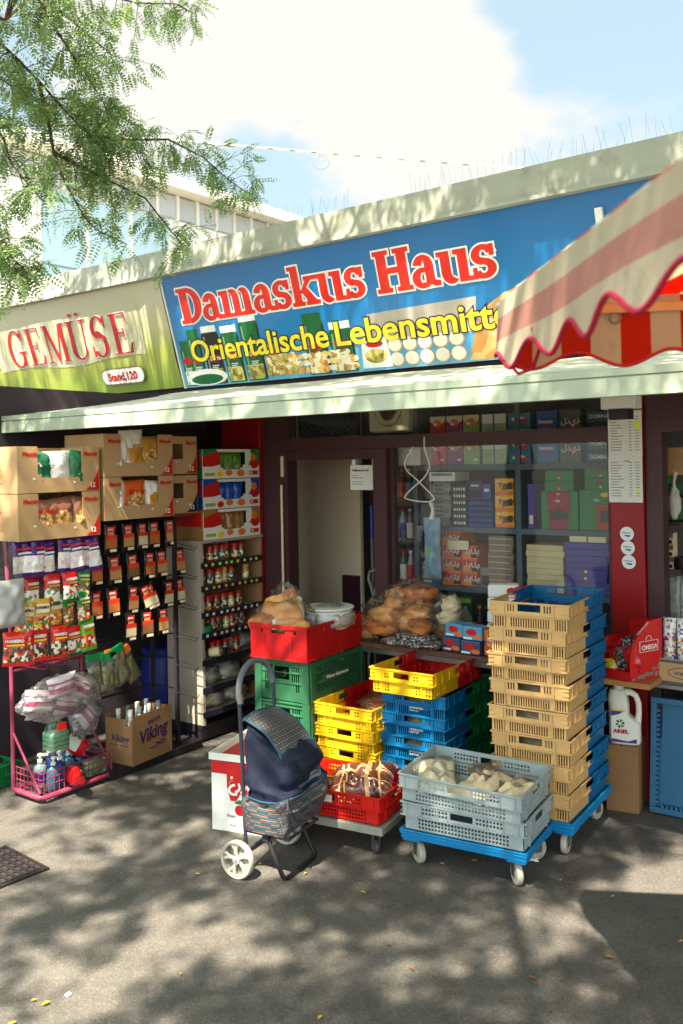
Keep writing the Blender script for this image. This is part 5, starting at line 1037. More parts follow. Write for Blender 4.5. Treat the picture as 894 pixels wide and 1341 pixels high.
for s in (-1, 1):
    m_ = Matrix.Translation((0, s*.207, .086)) @ Matrix.Rotation(Q90, 4, 'X')
    b = MB(); b.lathe([(.072, -.013), (.082, -.017), (.0865, -.010), (.0865, .010), (.082, .017), (.072, .013), (.072, -.013)], 40, 0, m_); wb = b.build('wheel', mat('cream wheel plastic', (170, 164, 146), .55, var=.15, scale=14, dirt=.6), ct, smooth=40)
    b = MB()
    for k in range(5):
        a = 2*math.pi*k/5+.5
        for q in (-1, 1): b.tube([m_ @ Vector((.014*math.cos(a), .014*math.sin(a), 0)), m_ @ Vector((.045*math.cos(a+q*.06), .045*math.sin(a+q*.06), 0)), m_ @ Vector((.073*math.cos(a+q*.2), .073*math.sin(a+q*.2), 0))], [.008, .008, .011], 8)
    b.lathe([(0, -.016), (.018, -.014), (.018, .014), (0, .016)], 16, 0, m_); b.build('spokes', WHW, wb, smooth=50)
    b = MB(); b.lathe([(0, -.019), (.009, -.018), (.009, .018), (0, .019)], 12, 0, m_); b.build('hub_cap', GREYP, wb, smooth=40)
b = MB(); b.tube([(0, -.19, .086), (0, .19, .086)], .007, 10); b.build('axle', STEEL, ct, smooth=40)
b = MB()
hp = [(0.005, -.145, .10), (-.005, -.145, .45), (-.018, -.145, .80)]+[(-.020-.012*math.sin(math.pi*k/12), -.145*math.cos(math.pi*k/12), .82+.135*math.sin(math.pi*k/12)) for k in range(13)]+[(-.018, .145, .80), (-.005, .145, .45), (0.005, .145, .10)]
b.tube(hp, .0095, 12); b.build('frame_tube', TUBE, ct, smooth=50)
b = MB(); b.tube(hp[2:16], .0145, 14); b.build('grip', mat('grey foam grip', (92, 94, 100), .8, bump=.2), ct, smooth=50)
b = MB(); b.tube([(-.012, -.146, .785), (-.012, -.146, .825)], .0155, 12); b.build('chrome_collar', STEEL, ct, smooth=50)
b = MB(); b.tube([(-.012, -.15, .70), (-.012, .15, .70)], .004, 8); b.tube([(-.012, .142, .70), (-.012, .156, .70)], .009, 10); b.build('cross_rod', PAPER, ct, smooth=50)
b = MB(); b.tube([(.0, -.13, .19), (.23, -.13, .19), (.23, .13, .19), (.0, .13, .19)], .008, 8); b.tube([(.0, -.12, .1), (.12, -.12, .188)], .007, 8); b.tube([(.0, .12, .1), (.12, .12, .188)], .007, 8); b.build('base_rack', TUBE, ct, smooth=50)
b = MB(); b.tube([(.12, -.14, .19), (.16, -.14, .10), (.205, -.14, .018), (.215, -.125, .010), (.215, .125, .010), (.205, .14, .018), (.16, .14, .10), (.12, .14, .19)], .0105, 10); b.build('stand_leg', BLACKM, ct, smooth=50)
b = MB(); b.box(.10, -.155, .165, .135, -.138, .225); b.box(.10, .138, .165, .135, .155, .225); b.build('leg_bracket', BLACKM, ct, mod=.005)
def bag_shell(u, v, gx=0.0):
    a = 2*math.pi*u; c, s = math.cos(a), math.sin(a); e = .34
    hx = .122+.012*math.sin(math.pi*min(1, v*1.05))**.8; hy = .165+.02*math.sin(math.pi*v); z = .205+v*.40
    if v > .9: k = (v-.9)/.1; hx *= 1-.05*k; hy *= 1-.03*k
    x = .130+.012*math.sin(math.pi*v)+math.copysign(abs(c)**e, c)*(hx+gx); y = math.copysign(abs(s)**e, s)*(hy+gx)
    topx = .36*(x-.0)*max(0, v-.5)/.5                        # the top slopes down to the front
    z2 = z+.085*max(0, (v-.6)/.4)-topx*1.75
    n_ = noise.noise((x*9, y*9, z*9))*.020+noise.noise((x*24, y*24, z*15+4))*.009
    n_ -= .030*abs(noise.noise((x*6+3, y*6, z*9)))-.006
    fold = .016*math.sin(z*48+x*12+2*math.sin(y*14))*math.exp(-((v-.58)/.16)**2)
    cutb = 1-.25*(1-v)*max(0, c)**2*(1 if v < .3 else 0)
    return Vector((.122+(x-.122)*cutb+c*(n_+fold), y+s*(n_+fold), z2+n_*.4))
b = MB(); b.grid(lambda u, v: bag_shell(u, v), 64, 44, 0, True)
def lid(u, v): p0 = bag_shell(u, 1.0); cc = Vector((.11, 0, bag_shell(.25, 1).z+.018)); return p0.lerp(cc, v)+Vector((0, 0, .012*math.sin(math.pi*v)))
b.grid(lid, 64, 8, 0, True); b.grid(lambda u, v: bag_shell(u, 0).lerp(Vector((.122, 0, .203)), v), 64, 3, 0, True, True); b.build('bag', NAVY, ct, smooth=60)
def pocket(u, v):
    q = bag_shell(u, .02+v*.47, .010); a = 2*math.pi*u; dip = -.05*(1-abs(math.cos(a)))**2*v if math.sin(a) < 0 else 0
    return q+Vector((0, 0, dip*.6))
b = MB(); b.grid(pocket, 64, 18, 0, True); b.uv = {k: [(x*2.5, y*.72) for x, y in uvv] for k, uvv in b.uv.items()}; b.build('pocket', PAT, ct, smooth=60)
b = MB(); b.tube([pocket(k/64, 1.0) for k in range(65)], .0035, 6, 0, False); b.build('pocket_piping', TRIM, ct, smooth=60)
def flap(u, v):
    y = -.135+.27*u; x = -.005+.275*v; 
    zt = .690-.52*max(0, x)-.5*max(0, x-.12); z = zt+.006*math.sin(math.pi*min(1, v*1.1))+.008*math.sin(math.pi*u)+.004*math.sin(5*u+v*4)
    if x > .19: z -= (x-.19)*1.0
    ed = .055*max(0, (v-.8)/.2)**2; y = y*(1-ed*4)
    return Vector((x-.03*max(0, v-.85), y, z+.02))
b = MB(); b.grid(flap, 20, 24); b.grid(lambda u, v: flap(u, v)-Vector((0, 0, .006)), 20, 24, flip=True); b.uv = {k: [(x*1.0, y*1.25) for x, y in uvv] for k, uvv in b.uv.items()}; b.build('flap', PAT, ct, smooth=60)
b = MB(); b.tube([flap(0, k/20) for k in range(21)]+[flap(k/20, 1) for k in range(1, 21)]+[flap(1, 1-k/20) for k in range(1, 21)]+[flap(1-k/20, 0) for k in range(1, 21)], .005, 6); b.build('flap_piping', TRIM, ct, smooth=60)
text('hopi', .025, PAPER, ct, tuple(flap(.62, .88)+Vector((0, 0, .006))), (R(-20), R(32), Q90), bold=.0005)
b = MB(); q = pocket(.86, 1.0); b.box(q.x-.004, q.y-.012, q.z-.045, q.x+.004, q.y-.006, q.z+.006); b.build('zip_pull', STEEL, ct)

# white and red fruit box behind the cart
wb = thing('fruit_box', 'white and red printed fruit carton standing open behind the trolley', 'box', (-3.385, 3.345, 0), R(15)); w, d, h = .30, .50, .395
b = MB(); tt = .006
b.perf((0, 0, 0), (1, 0, 0), (0, 0, 1), (0, -1, 0), w, h, tt, []); b.perf((0, tt*0, 0), (0, 1, 0), (0, 0, 1), (-1, 0, 0), d, h, -tt, []); b.perf((w, d, 0), (-1, 0, 0), (0, 0, 1), (0, 1, 0), w, h, tt, []); b.perf((w, d, 0), (0, -1, 0), (0, 0, 1), (1, 0, 0), d, h, -tt, []); b.box(tt+.001, .001, .001, w-tt-.001, d-.001, .006)
b.build('carton', mat('white carton', (226, 222, 210), .7, var=.04, dirt=.08), wb)
b = MB(); b.box(-.010, -.014, h-.03, w+.01, -.0065, h+.006); b.box(-.010, -.006, h-.03, -.001, d+.014, h+.006); b.box(w+.001, -.006, h-.03, w+.01, d+.014, h+.006); b.box(-.0005, d+.007, h-.03, w+.0005, d+.014, h+.006); b.build('rim', MATS['white carton'], wb)
b = MB(); y = -tt-.0012
b.front(rc(0, h-.10, w, h-.031), y, 0); b.front([(.11, .16), (w-.11, .16), (w-.06, .23), (w-.06, h-.1), (.09, h-.1), (.09, .23)], y, 0); b.front([(.12, .12), (.17, .05), (.24, .12), (.17, .20)], y-.0006, 1); b.front(ell(.165, .115, .03, .028), y-.001, 0); b.front(ell(.21, .10, .025, .022), y-.001, 0)
b.front([(.13, .15), (.17, .145), (.20, .165), (.16, .17)], y-.0014, 2); b.poly([(tt+.001, .002, .02), (tt+.001, d-.002, .02), (tt+.001, d-.002, h-.03), (tt+.001, .002, h-.03)][::-1], 0); b.poly([(w-tt-.001, .002, .02), (w-tt-.001, d-.002, .02), (w-tt-.001, d-.002, h-.03), (w-tt-.001, .002, h-.03)], 0)
b.build('printing', [mat('carton red', (196, 30, 28), .6, var=.06), PAPER, GREENP], wb)
text('غرزة', .085, PAPER, wb, (.10, y-.001, .225), bold=.003); text('Fresh', .022, INK, wb, (.09, y-.001, .075)); text('1,5 kg', .016, INK, wb, (.10, y-.001, .03))
# ================================================================== GOODS INSIDE THE WINDOW
SHT = mat('shop shelf blue grey', (78, 94, 104), .5, var=.1)
us = thing('shop_shelf', 'blue grey shop shelving with full boards behind the window', 'shelf', (-2.6, 5.25, 0))
for z in (.72, 1.06, 1.455, 1.865):
    b = MB(); b.box(-.68, 0, z-.035, .85, .42, z); b.build('shelf_board', SHT, us)
for x in (-.70, .065, .86):
    b = MB(); b.box(x-.018, .005, 0, x+.018, .42, 2.40); b.build('upright', SHT, us)
b = MB(); b.box(-.68, .425, 0, .85, .44, 2.4); b.build('back_panel', mat('shelf back', (64, 64, 70), .8), us)
def carton(lab, x0, x1, z0, z1, mats, deco=(), txts=(), y=5.27, d=.2, name='goods_box', cat='box', group=None, rz=0):
    w, h = x1-x0, z1-z0; b = MB(); b.box(-w/2, 0, 0, w/2, d, h, 0)
    k = 0
    for m_, P in deco: b.front([(-w/2+a*w, c*h) for a, c in P], -.0008-.0003*k, m_); k += 1
    o = b.build(name, mats, None, ((x0+x1)/2, y, z0+.001), (0, 0, rz), mod=.002 if not deco else None); tag(o, lab, cat, group)
    for body, s, a, c, m_ in txts: text(body, s, m_, o, (-w/2+a*w, -.003-.0003*k, c*h), bold=.0008)
    return o
E_ = lambda cx, cz, rx, rz: ell(cx, cz, rx, rz, 16)
S1 = 1.866
for lay, zz, nm in ((0, S1, 'lower'), (1, S1+.165, 'upper')):
    for c_, x, m_ in (('red', -3.185, REDP), ('magenta', -3.055, MAROON if 0 else mat('magenta printed', (140, 30, 100), .4)), ('green', -2.93, LTGREEN)):
        carton(f'{c_} cereal box with a bowl picture, {nm} of two on the top shelf', x, x+.118, zz, zz+.162, [m_, CREAM, ORAP, PAPER], [(1, [(0, 1), (0, .80), (.5, .55), (1, .80), (1, 1)]), (2, E_(.5, .72, .26, .15)), (3, E_(.35, .66, .13, .06)), (3, rc(.66, .16, .88, .24))], group='cereal boxes on the top shelf')
    for k, x in enumerate((-2.79, -2.70)):
        carton(f'{["left", "right"][k]} pale green and white carton, {nm} layer on the top shelf', x, x+.08, zz, zz+.16, [mat('pale green printed', (150, 166, 140), .4), PAPER, LTGREEN], [(1, rc(0, .62, 1, 1)), (2, rc(.2, .2, .8, .45))], group='pale cartons on top shelf')
    for k in range(2): carton(f'teal packet with white band, {["lowest", "second"][k]} in the {nm} pile by the upright', -2.60, -2.45, zz+.08*k, zz+.078+.08*k, [TEAL, PAPER, REDP], [(1, E_(.45, .5, .3, .22)), (2, rc(.55, .2, .9, .5))], group='teal packets on the top shelf')
    carton(f'blue carton with red lettering, {nm} of two on the top shelf', -2.405, -2.27, zz, zz+.163, [BLUEP, PAPER, REDP, TEAL], [(3, rc(0, 0, 1, .18))], [('Sweets', .034, .08, .52, PAPER), ('Tipa', .03, .3, .36, REDP)], group='blue cartons on the top shelf')
    carton(f'grey carton with white script, {nm} of two on the top shelf', -2.255, -2.12, zz, zz+.163, [mat('dark grey printed', (70, 70, 70), .4), PAPER, REDP], [(2, E_(.7, .45, .16, .1))], [('لذيذ', .05, .08, .48, PAPER)], group='grey cartons on the top shelf')
    for k in range(2): carton(f'dark teal box with white name, {["lowest", "second"][k]} in the {nm} pile at the window end', -2.08, -1.90, zz+.08*k, zz+.078+.08*k, [mat('dark teal printed', (20, 84, 108), .4), PAPER, INK], [(2, rc(0, .75, 1, 1))], [('DOMINA', .03, .1, .3, PAPER)], group='teal boxes at the window end')
S2 = 1.456
wm = WHITE
carton('white low tray on top of the grey packet pile on the middle shelf', -3.20, -3.00, S2+.30, S2+.36, [WHITE, GREYP], [(1, rc(.1, .6, .9, .9))], cat='tray')
for k in range(10): carton(f'grey silver packet, {ORD[k]} from the bottom of the wide pile', -3.18+rnd.uniform(-.01, .01), -3.04+rnd.uniform(-.01, .01), S2+.029*k, S2+.028+.029*k, [GREYP if k % 2 else mat('silver printed', (136, 138, 134), .35), INK], [(1, rc(.1, .3, .6, .6))], group='grey packets on the middle shelf')
for k in range(6): carton(f'black carton with white bars, {ORD[5-k]} from the top of the narrow pile', -3.02, -2.915, S2+.045*k, S2+.044+.045*k, [mat('charcoal printed', (50, 50, 54), .4), PAPER], [(1, rc(.08, .3, .2, .7)), (1, rc(.28, .3, .36, .7)), (1, rc(.44, .3, .54, .7)), (1, rc(.62, .3, .68, .7)), (1, rc(.76, .3, .9, .7))], group='black cartons on the middle shelf')
for k in range(5): carton(f'blue tray pack of dark sweets, {ORD[4-k]} from the top of its pile', -2.905, -2.725, S2+.036*k, S2+.035+.036*k, [BLUEP, mat('chocolate dark', (50, 36, 34), .5)], [(1, rc(.02, .55, .98, .98))], group='blue tray packs on the middle shelf')
carton('dark box with speckled print standing on the blue tray packs', -2.90, -2.80, S2+.182, S2+.30, [PURP, INK, PAPER], [(1, rc(.1, .1, .9, .5)), (2, rc(.2, .7, .8, .8))])
carton('small blue carton beside the dark speckled box', -2.795, -2.735, S2+.182, S2+.28, [BLUEP, PAPER], [(1, rc(.2, .5, .8, .7))])
for k in range(3): carton(f'yellow and orange bar box, {["lowest", "middle", "topmost"][k]} of three by the upright', -2.705, -2.575, S2+.106*k, S2+.104+.106*k, [mat('bar box yellow', (236, 168, 30), .4), ORAP, mat('bar brown', (96, 54, 36), .5), PAPER], [(1, rc(0, 0, 1, .22)), (2, [(.35, .25), (.95, .35), (.92, .8), (.45, .62)]), (3, E_(.14, .84, .07, .08))], [('TWIX', .044, .18, .42, INK)], group='yellow bar boxes by the upright')
carton('thin purple box standing upright beside the green tea boxes', -2.475, -2.435, S2, S2+.28, [mat('violet printed', (84, 60, 150), .4), CREAM], [(1, rc(.2, .1, .8, .3))])
def tea(lab, x0, x1, z0, z1, full):
    return carton(lab, x0, x1, z0, z1, [GREENP, mat('tea red', (150, 20, 50), .4), mat('crown dark', (50, 66, 50), .5), YELP, REDP], [(1, [(.22, 0), (.72, 0), (.80, 1), (.16, 1)]), (2, [(.24, .24), (.72, .24), (.78, .50), (.63, .42), (.48, .62), (.33, .42), (.18, .50)]), (3, E_(.47, .93, .05, .03))] if full == 1 else ([(4, rc(.46, .04, .95, .62)), (2, rc(.55, .2, .85, .5)), (3, E_(.68, .88, .12, .06))] if full == 2 else [(4, rc(.4, .5, .6, .7)), (3, E_(.5, .25, .05, .1))]), [('TEA', .02, .38, .72, PAPER)] if full else [], group='green tea boxes')
tea('big green tea box with red panel and crown, front of the left pile', -2.385, -2.145, S2, S2+.235, 1); tea('flat green tea box lying lower on the big crown tea box', -2.36, -2.17, S2+.237, S2+.30, 0); tea('flat green tea box lying topmost on the crown tea box pile', -2.355, -2.17, S2+.302, S2+.365, 0)
tea('big green tea box with red square at the window end', -2.135, -1.90, S2, S2+.245, 2); tea('flat green tea box lying lower on the red square tea box', -2.10, -1.90, S2+.247, S2+.315, 0); tea('flat green tea box in the middle of the window end pile', -2.10, -1.90, S2+.317, S2+.38, 0)
S3 = 1.061
for k in range(5): carton(f'orange and blue flat packet, {ORD[4-k]} from the top of the pile behind the hanging bag', -3.27, -3.12, S3+.03*k, S3+.029+.03*k, [ORAP if k % 2 else TEAL, CREAM], [(1, rc(.1, .3, .5, .7))], group='orange packets on the lower shelf')
for j, x in enumerate((-3.11, -2.955)):
    for k in range(4 if j == 0 else 3): carton(f'red and orange biscuit box, {["lowest", "second from the bottom", "third from the bottom", "topmost"][k]} of the {["wider left", "right"][j]} pile', x, x+(.145 if j == 0 else .11), S3+.09*k, S3+.088+.09*k, [ORAP, REDP, PAPER, INK], [(1, rc(0, .38, 1, .92)), (3, rc(.62, .1, .98, .6))], [('ليالي', .038, .1, .5, PAPER)], group='biscuit boxes on the lower shelf')
carton('pale sheet of card propped against the biscuit boxes', -3.06, -2.90, S3+.24, S3+.30, [CREAM], y=5.255, d=.008, cat='card')
carton('dark grey box with glass lid beside the biscuit boxes', -2.82, -2.70, S3, S3+.13, [GREYP, INK], [(1, rc(.05, .1, .95, .6))])
for k in range(9): carton(f'brown wrapped slab, {ORD[8-k]} from the top of the tall pile left of the upright', -2.755+.0*k+rnd.uniform(-.006, .006), -2.58+rnd.uniform(-.006, .006), S3+.038*k, S3+.037+.038*k, [mat('brown wrap paper', (120, 96, 78), .4, coat=.3), CREAM], [(1, rc(.0, .42, .9, .5))], group='brown slabs on the lower shelf', y=5.26)
for k in range(8): carton(f'cream flat box, {ORD[7-k]} from the top of the cream pile', -2.485+rnd.uniform(-.006, .006), -2.24+rnd.uniform(-.006, .006), S3+.037*k, S3+.0362+.037*k, [mat('cream flat box', (206, 184, 136), .6)], group='cream flat boxes', y=5.258)
for k in range(8): carton(f'violet flat box, {ORD[7-k]} from the top of the violet pile', -2.225+rnd.uniform(-.012, .006), -1.965+rnd.uniform(-.006, .016), S3+.040*k, S3+.0392+.040*k, [mat('violet flat box', (72, 60, 140), .4), YELP], [(1, E_(.5, .6, .04, .22))] if k in (2, 3) else [], group='violet flat boxes', y=5.255)
for k, x in enumerate((-2.2, -2.08)): carton(f'pale lidless tray on top of the violet pile, {["left", "right"][k]} one', x, x+.11, S3+.322, S3+.36, [CREAM], cat='tray', group='pale trays on the violet pile', y=5.26)
S4 = .721
for k, x in enumerate((-3.10, -2.99)):
    carton(f'green and white milk carton with roof shape print, {["left", "right"][k]} of two on the lowest board', x, x+.10, S4, S4+.27, [mat('dark green printed', (40, 70, 46), .4), mat('grey green printed', (150, 160, 140), .4), LTGREEN, INK], [(1, [(0, 0), (1, 0), (1, .5), (.5, .78), (0, .5)]), (2, rc(.1, .84, .9, .95)), (3, E_(.5, .3, .14, .12))], group='milk cartons on the lowest board')
for k in range(7):
    x = -2.86+.055*k; b = MB(); b.lathe([(0, 0), (.022, 0), (.024, .01), (.024, .11), (.010, .16), (.010, .19)], 14); b.lathe([(.012, .188), (.012, .21), (0, .212)], 10, 1)
    tag(b.build('sauce_bottle', [[mat('amber bottle', (96, 50, 24), .2, coat=.5), mat('dark bottle', (30, 24, 26), .2, coat=.5)][k % 2], [ORAP, REDP, YELP][k % 3]], None, (x, 5.32, S4+.001), smooth=40), f'dark sauce bottle with coloured cap, {ORD[k]} from the left on the lowest board', 'bottle', 'sauce bottles on the lowest board')
# AC unit, white appliance, cable loop, hanging bag
t = thing('air_conditioner', 'beige window air conditioner with round dark grille above the door post', 'air conditioner', (-3.48, 5.2, 2.10))
b = MB(); b.box(-.17, 0, 0, .17, .2, .26); b.build('casing', mat('beige casing', (206, 196, 166), .5), t, mod=.02)
b = MB(); b.front(ell(0, .15, .11, .11, 28), -.002); b.build('fan_opening', INK, t); b = MB()
for k in range(9): b.box(-.11+.0275*k-.002, -.006, .04, -.11+.0275*k+.002, -.003, .26)
for k in range(3): b.lathe([(.03+.035*k, 0), (.034+.035*k, .003)], 24, 0, Matrix.Translation((0, -.003, .15)) @ Matrix.Rotation(Q90, 4, 'X'))
b.build('grille', MATS['beige casing'], t)
for k in range(4): b = MB(); b.box(-.155, -.002, .012+.012*k, .155, .002, .018+.012*k); b.build('louvre', CREAM, t)
carton('white appliance box with a small dark slot on the top shelf', -3.40, -3.225, S1, S1+.17, [WHITE, INK], [(1, rc(.4, .5, .55, .56))], y=5.2, cat='appliance')
def wpx(pts): return [(x, 4.975, z) for x, z in pts]
b = MB(); P = []
loop = [(-3.14, 1.99), (-3.20, 1.90), (-3.19, 1.84), (-3.12, 1.78), (-3.03, 1.70), (-2.99, 1.655), (-3.02, 1.635), (-3.10, 1.635), (-3.19, 1.65), (-3.205, 1.67), (-3.15, 1.72), (-3.06, 1.79), (-3.02, 1.86), (-3.03, 1.92), (-3.05, 1.98), (-3.05, 2.06)]
for i in range(len(loop)-1):
    p0, p1, p2, p3 = [Vector((*loop[min(max(j, 0), len(loop)-1)], 0)) for j in (i-1, i, i+1, i+2)]
    for q in range(6):
        s = q/6; v = .5*((2*p1)+(p2-p0)*s+(2*p0-5*p1+4*p2-p3)*s*s+(3*p1-p0-3*p2+p3)*s**3); P.append((v.x, 4.976-.004*math.sin(i), v.y))
b.tube(P, .0042, 8); tag(b.build('cable_loop', WHITE, smooth=60), 'white cable twisted in a figure of eight hanging before the window', 'cable')
t = thing('plastic_bag', 'pale blue plastic bag knotted and hanging inside the window', 'plastic bag', (-3.10, 5.13, 1.12)); b = MB(); pillow(b, Matrix(), .13, .40, .08, 0, 2.2, 14, 18, .25); b.build('bag_body', mat('pale blue bag film', (150, 184, 206), .35, coat=.3, transl=.2), t, smooth=60)
b = MB(); b.tube([(0, 0, .39), (.01, 0, .45), (-.005, 0, .50)], [.02, .012, .016], 8); b.tube([(-.005, 0, .50), (0, .0, .93)], .0015, 5); b.build('knot', WHITE, t, smooth=60)
b = MB(); b.front(ell(0, .16, .03, .04), -.0335, 0); b.front(ell(.01, .09, .03, .03), -.034, 1); b.build('printed_picture', [LTGREEN, REDP], t)

# door gap: sheet, handle, pole, drinks
t = thing('notice_sheet', 'white welcome notice sheet taped under the door head', 'notice', (-3.585, 5.045, 1.705)); b = MB(); b.box(-.115, 0, 0, .115, .003, .170); b.box(-.10, .0005, .171, -.07, .002, .213); b.box(.07, .0005, .171, .10, .002, .213); b.build('sheet', PAPER, t)
text('Willkommen bei', .021, INK, t, (-.10, -.0008, .128), bold=.0006); b = MB()
for k in range(4): b.front(rc(-.10, .098-.016*k-(.012 if k > 1 else 0), -.10+rnd.uniform(.05, .1), .102-.016*k-(.012 if k > 1 else 0)), -.0008)
b.build('printed_lines', GREYP, t)
t = thing('shovel', 'grey shovel with a D shaped handle leaning inside the door', 'shovel', (-4.02, 5.62, 0), rot=(R(-3), R(4), 0)); b = MB(); b.tube([(0, 0, .25), (0, 0, .88)], .014, 10); b.build('shaft', GREYP, t, smooth=50)
b = MB(); b.tube([(0, 0, .87), (-.02, 0, .93), (-.055, 0, 1.0), (-.05, 0, 1.05), (0, 0, 1.07), (.05, 0, 1.05), (.055, 0, 1.0), (.02, 0, .93), (0, 0, .87)], .011, 10); b.build('handle', mat('grey handle plastic', (150, 150, 146), .4), t, smooth=50); b = MB(); b.grid(lambda u, v: ((u-.5)*.24, .03*math.sin(math.pi*u), .02+.27*v), 8, 4); b.box(-.11, -.005, .27, .11, .01, .29); b.build('blade', GREYP, t, smooth=60)
b = MB(); b.tube([(-3.98, 5.70, .03), (-4.0, 5.72, 1.30)], .011, 8); b.tube([(-4.0, 5.72, 1.30), (-4.001, 5.721, 1.56)], .013, 8, 1); b.box(-4.1, 5.6, .0205, -3.86, 5.8, .05, 1); tag(b.build('broom', [GREYP, BLUEP], smooth=40), 'broom with grey pole and blue tip standing inside the door', 'broom')
b = MB(); b.tube([(-4.262, 4.965, .30), (-4.262, 4.965, 1.74)], .009, 8); b.box(-4.275, 4.975, 1.80, -4.255, 4.988, 1.95); tag(b.build('latch_rod', CREAM, smooth=40), 'slim pale rod fixed upright along the door jamb', 'rod')
ds = thing('drinks_shelf', 'dark narrow shelf of bottles just inside the door', 'shelf', (-3.95, 6.0, 0))
for z in (.6, .95, 1.28, 1.6): b = MB(); b.box(-.2, -.05, z-.02, .34, .2, z); b.build('shelf_board', FRAME, ds)
b = MB(); b.box(-.22, -.05, 0, -.201, .2, 2.2); b.build('side_panel', FRAME, ds); b = MB(); b.box(-.2, .201, 0, .34, .21, 2.2); b.build('back_panel', DARK, ds)
for r_, z in enumerate((.95, 1.28, 1.6)):
    for k in range(6):
        b = MB(); b.lathe([(0, 0), (.028, 0), (.03, .01), (.03, .13), (.012, .20), (.012, .22)], 14, [0, 0, 2, 0, 0]); b.lathe([(.014, .218), (.014, .238), (0, .24)], 10, 1)
        tag(b.build('drink_bottle', [[mat('green drink bottle', (40, 90, 60), .2, coat=.5), BL3, mat('red drink bottle', (120, 24, 30), .2, coat=.5)][(k+r_) % 3], [REDP, WHITE, GREENP][k % 3], [PAPER, REDP, BLUEP][(k+2*r_) % 3]], None, (-4.11+.068*k, 6.02, z+.001), smooth=40), f'drink bottle, {ORD[k]} from left on the {["lowest", "middle", "top"][r_]} board inside the door', 'bottle', 'drink bottles inside the door')

# ================================================================== RIGHT SIDE: pillar papers, plank, jug, boxes
for nm, z0, z1, ly in (('upper price list', 1.895, 2.155, 4.962), ('lower price list', 1.645, 1.900, 4.958)):
    t = thing('price_list', f'{nm} sheet taped on the red pillar beside the window', 'price list', (-1.737, ly, z0), group='price lists on the red pillar'); b = MB(); h = z1-z0; b.box(-.098, 0, 0, .092, .003, h); b.build('sheet', PAPER, t); b = MB()
    for k in range(13): zz = h-.035-.0155*k; b.front(rc(-.085, zz, -.085+rnd.uniform(.035, .075), zz+.004), -.0008, 0); b.front(rc(.02, zz, .036, zz+.004), -.0008, 0); b.front(rc(.055, zz, .078, zz+.004), -.0008, 0)
    b.build('printed_lines', GREYP, t); b = MB(); b.front(rc(.052, h-.105 if 'upper' in nm else .055, .08, h-.06 if 'upper' in nm else .068), -.0012); b.build('highlight_mark', mat('neon yellow', (226, 236, 40), .6), t)
    if 'lower' in nm: text('Preise', .014, INK, t, (-.01, -.001, h-.03))
for k, (z, nm) in enumerate(((1.47, 'topmost'), (1.392, 'middle'), (1.314, 'lowest'))):
    t = thing('round_sticker', f'round white sticker with blue swoosh, {nm} of three on the red pillar', 'sticker', (-1.738+.004*k, 4.962, z), group='round stickers on the red pillar'); b = MB(); b.lathe([(0, 0), (.039, 0), (.039, .002), (0, .002)], 30, 0, Matrix.Rotation(Q90, 4, 'X')); b.build('disc', PAPER, t)
    text('Cleanfood', .012, mat('teal ink', (30, 120, 140), .5), t, (-.03, -.0028, .002), bold=.0003); b = MB(); b.front([(-.020, -.010), (-.004, -.006), (.022, -.008), (.012, -.018), (-.006, -.014)], -.0028, 0); b.build('emblem', BLUEP, t)
t = thing('floodlight', 'small white and black floodlight hanging under the awning', 'lamp', (-1.53, 4.32, 2.11)); b = MB(); b.box(-.085, -.05, .02, .085, .05, .085); b.build('housing', WHITE, t, mod=.006); b = MB(); b.box(-.045, -.054, -.03, .05, .03, .0195); b.build('lamp_head', BLACKM, t); b = MB(); b.box(-.02, -.02, .086, .02, .02, .262); b.build('bracket', BLACKM, t)
t = thing('plank_shelf', 'small wooden plank shelf holding the red sack box by the pillar', 'shelf', (-1.67, 4.78, .70)); b = MB(); b.box(-.17, -.15, 0, .15, .16, .028); b.build('board', mat('plank wood', (168, 116, 66), .6, var=.2, scale=8, dirt=.2), t); b = MB(); b.box(-.15, .10, -.70, -.11, .14, -.001); b.box(.10, .10, -.70, .13, .14, -.001); b.build('leg', BLACKM, t)
t = thing('red_display_box', 'bright red printed display box of nut sacks on the plank shelf', 'box', (-1.66, 4.78, .729), R(-22)); b = MB(); tt = .004
b.poly([(.10, -.13, 0), (.10, .12, 0), (.10, .12, .31), (.10, .0, .30), (.10, -.11, .19), (.10, -.13, .12)], 0); b.poly([(.096, -.13, 0), (.096, .12, 0), (.096, .12, .31), (.096, .0, .30), (.096, -.11, .19), (.096, -.13, .12)][::-1], 0)
b.poly([(.0999, .1201, 0), (-.12, .1201, 0), (-.12, .1201, .27), (.0999, .1201, .31)], 0); b.box(-.12, -.13, 0, .095, .119, .005, 0); b.box(-.12, -.134, .0055, .095, -.130, .05, 0); b.box(-.125, -.13, .0055, -.121, .119, .20, 0)
b.build('box', mat('bright red card', (206, 24, 20), .4, coat=.3), t); text('OMEGA', .034, PAPER, t, (.1012, -.04, .155), (R(90), 0, Q90), bold=.001); text('TURKISH SEEDS', .015, PAPER, t, (.1012, -.07, .235), (R(90), R(-34), Q90))
b = MB()
for (z0, y0, z1, y1) in ((.145, -.055, .145, .085), (.20, -.055, .20, .085), (.145, -.055, .20, -.055), (.145, .085, .20, .085)): b.tube([(.1015, y0, z0), (.1015, y1, z1)], .0014, 5)
b.tube([(.1015, .015+.022*math.cos(a*.4), .205+.022*abs(math.sin(a*.4))) for a in range(9)], .0014, 5); b.build('emblem', PAPER, t)
b = MB()
for k in range(26): y = -.12+.24*rnd.random(); b.poly([(.1014+.0001*k, y+a, c) for a, c in ell(0, .012+.05*rnd.random()*max(0.2, (y+.13)/.2), .013, .007, 8)], 0)
b.build('printed_seeds', GREYP, t)
c_, s_ = math.cos(R(-22)), math.sin(R(-22))
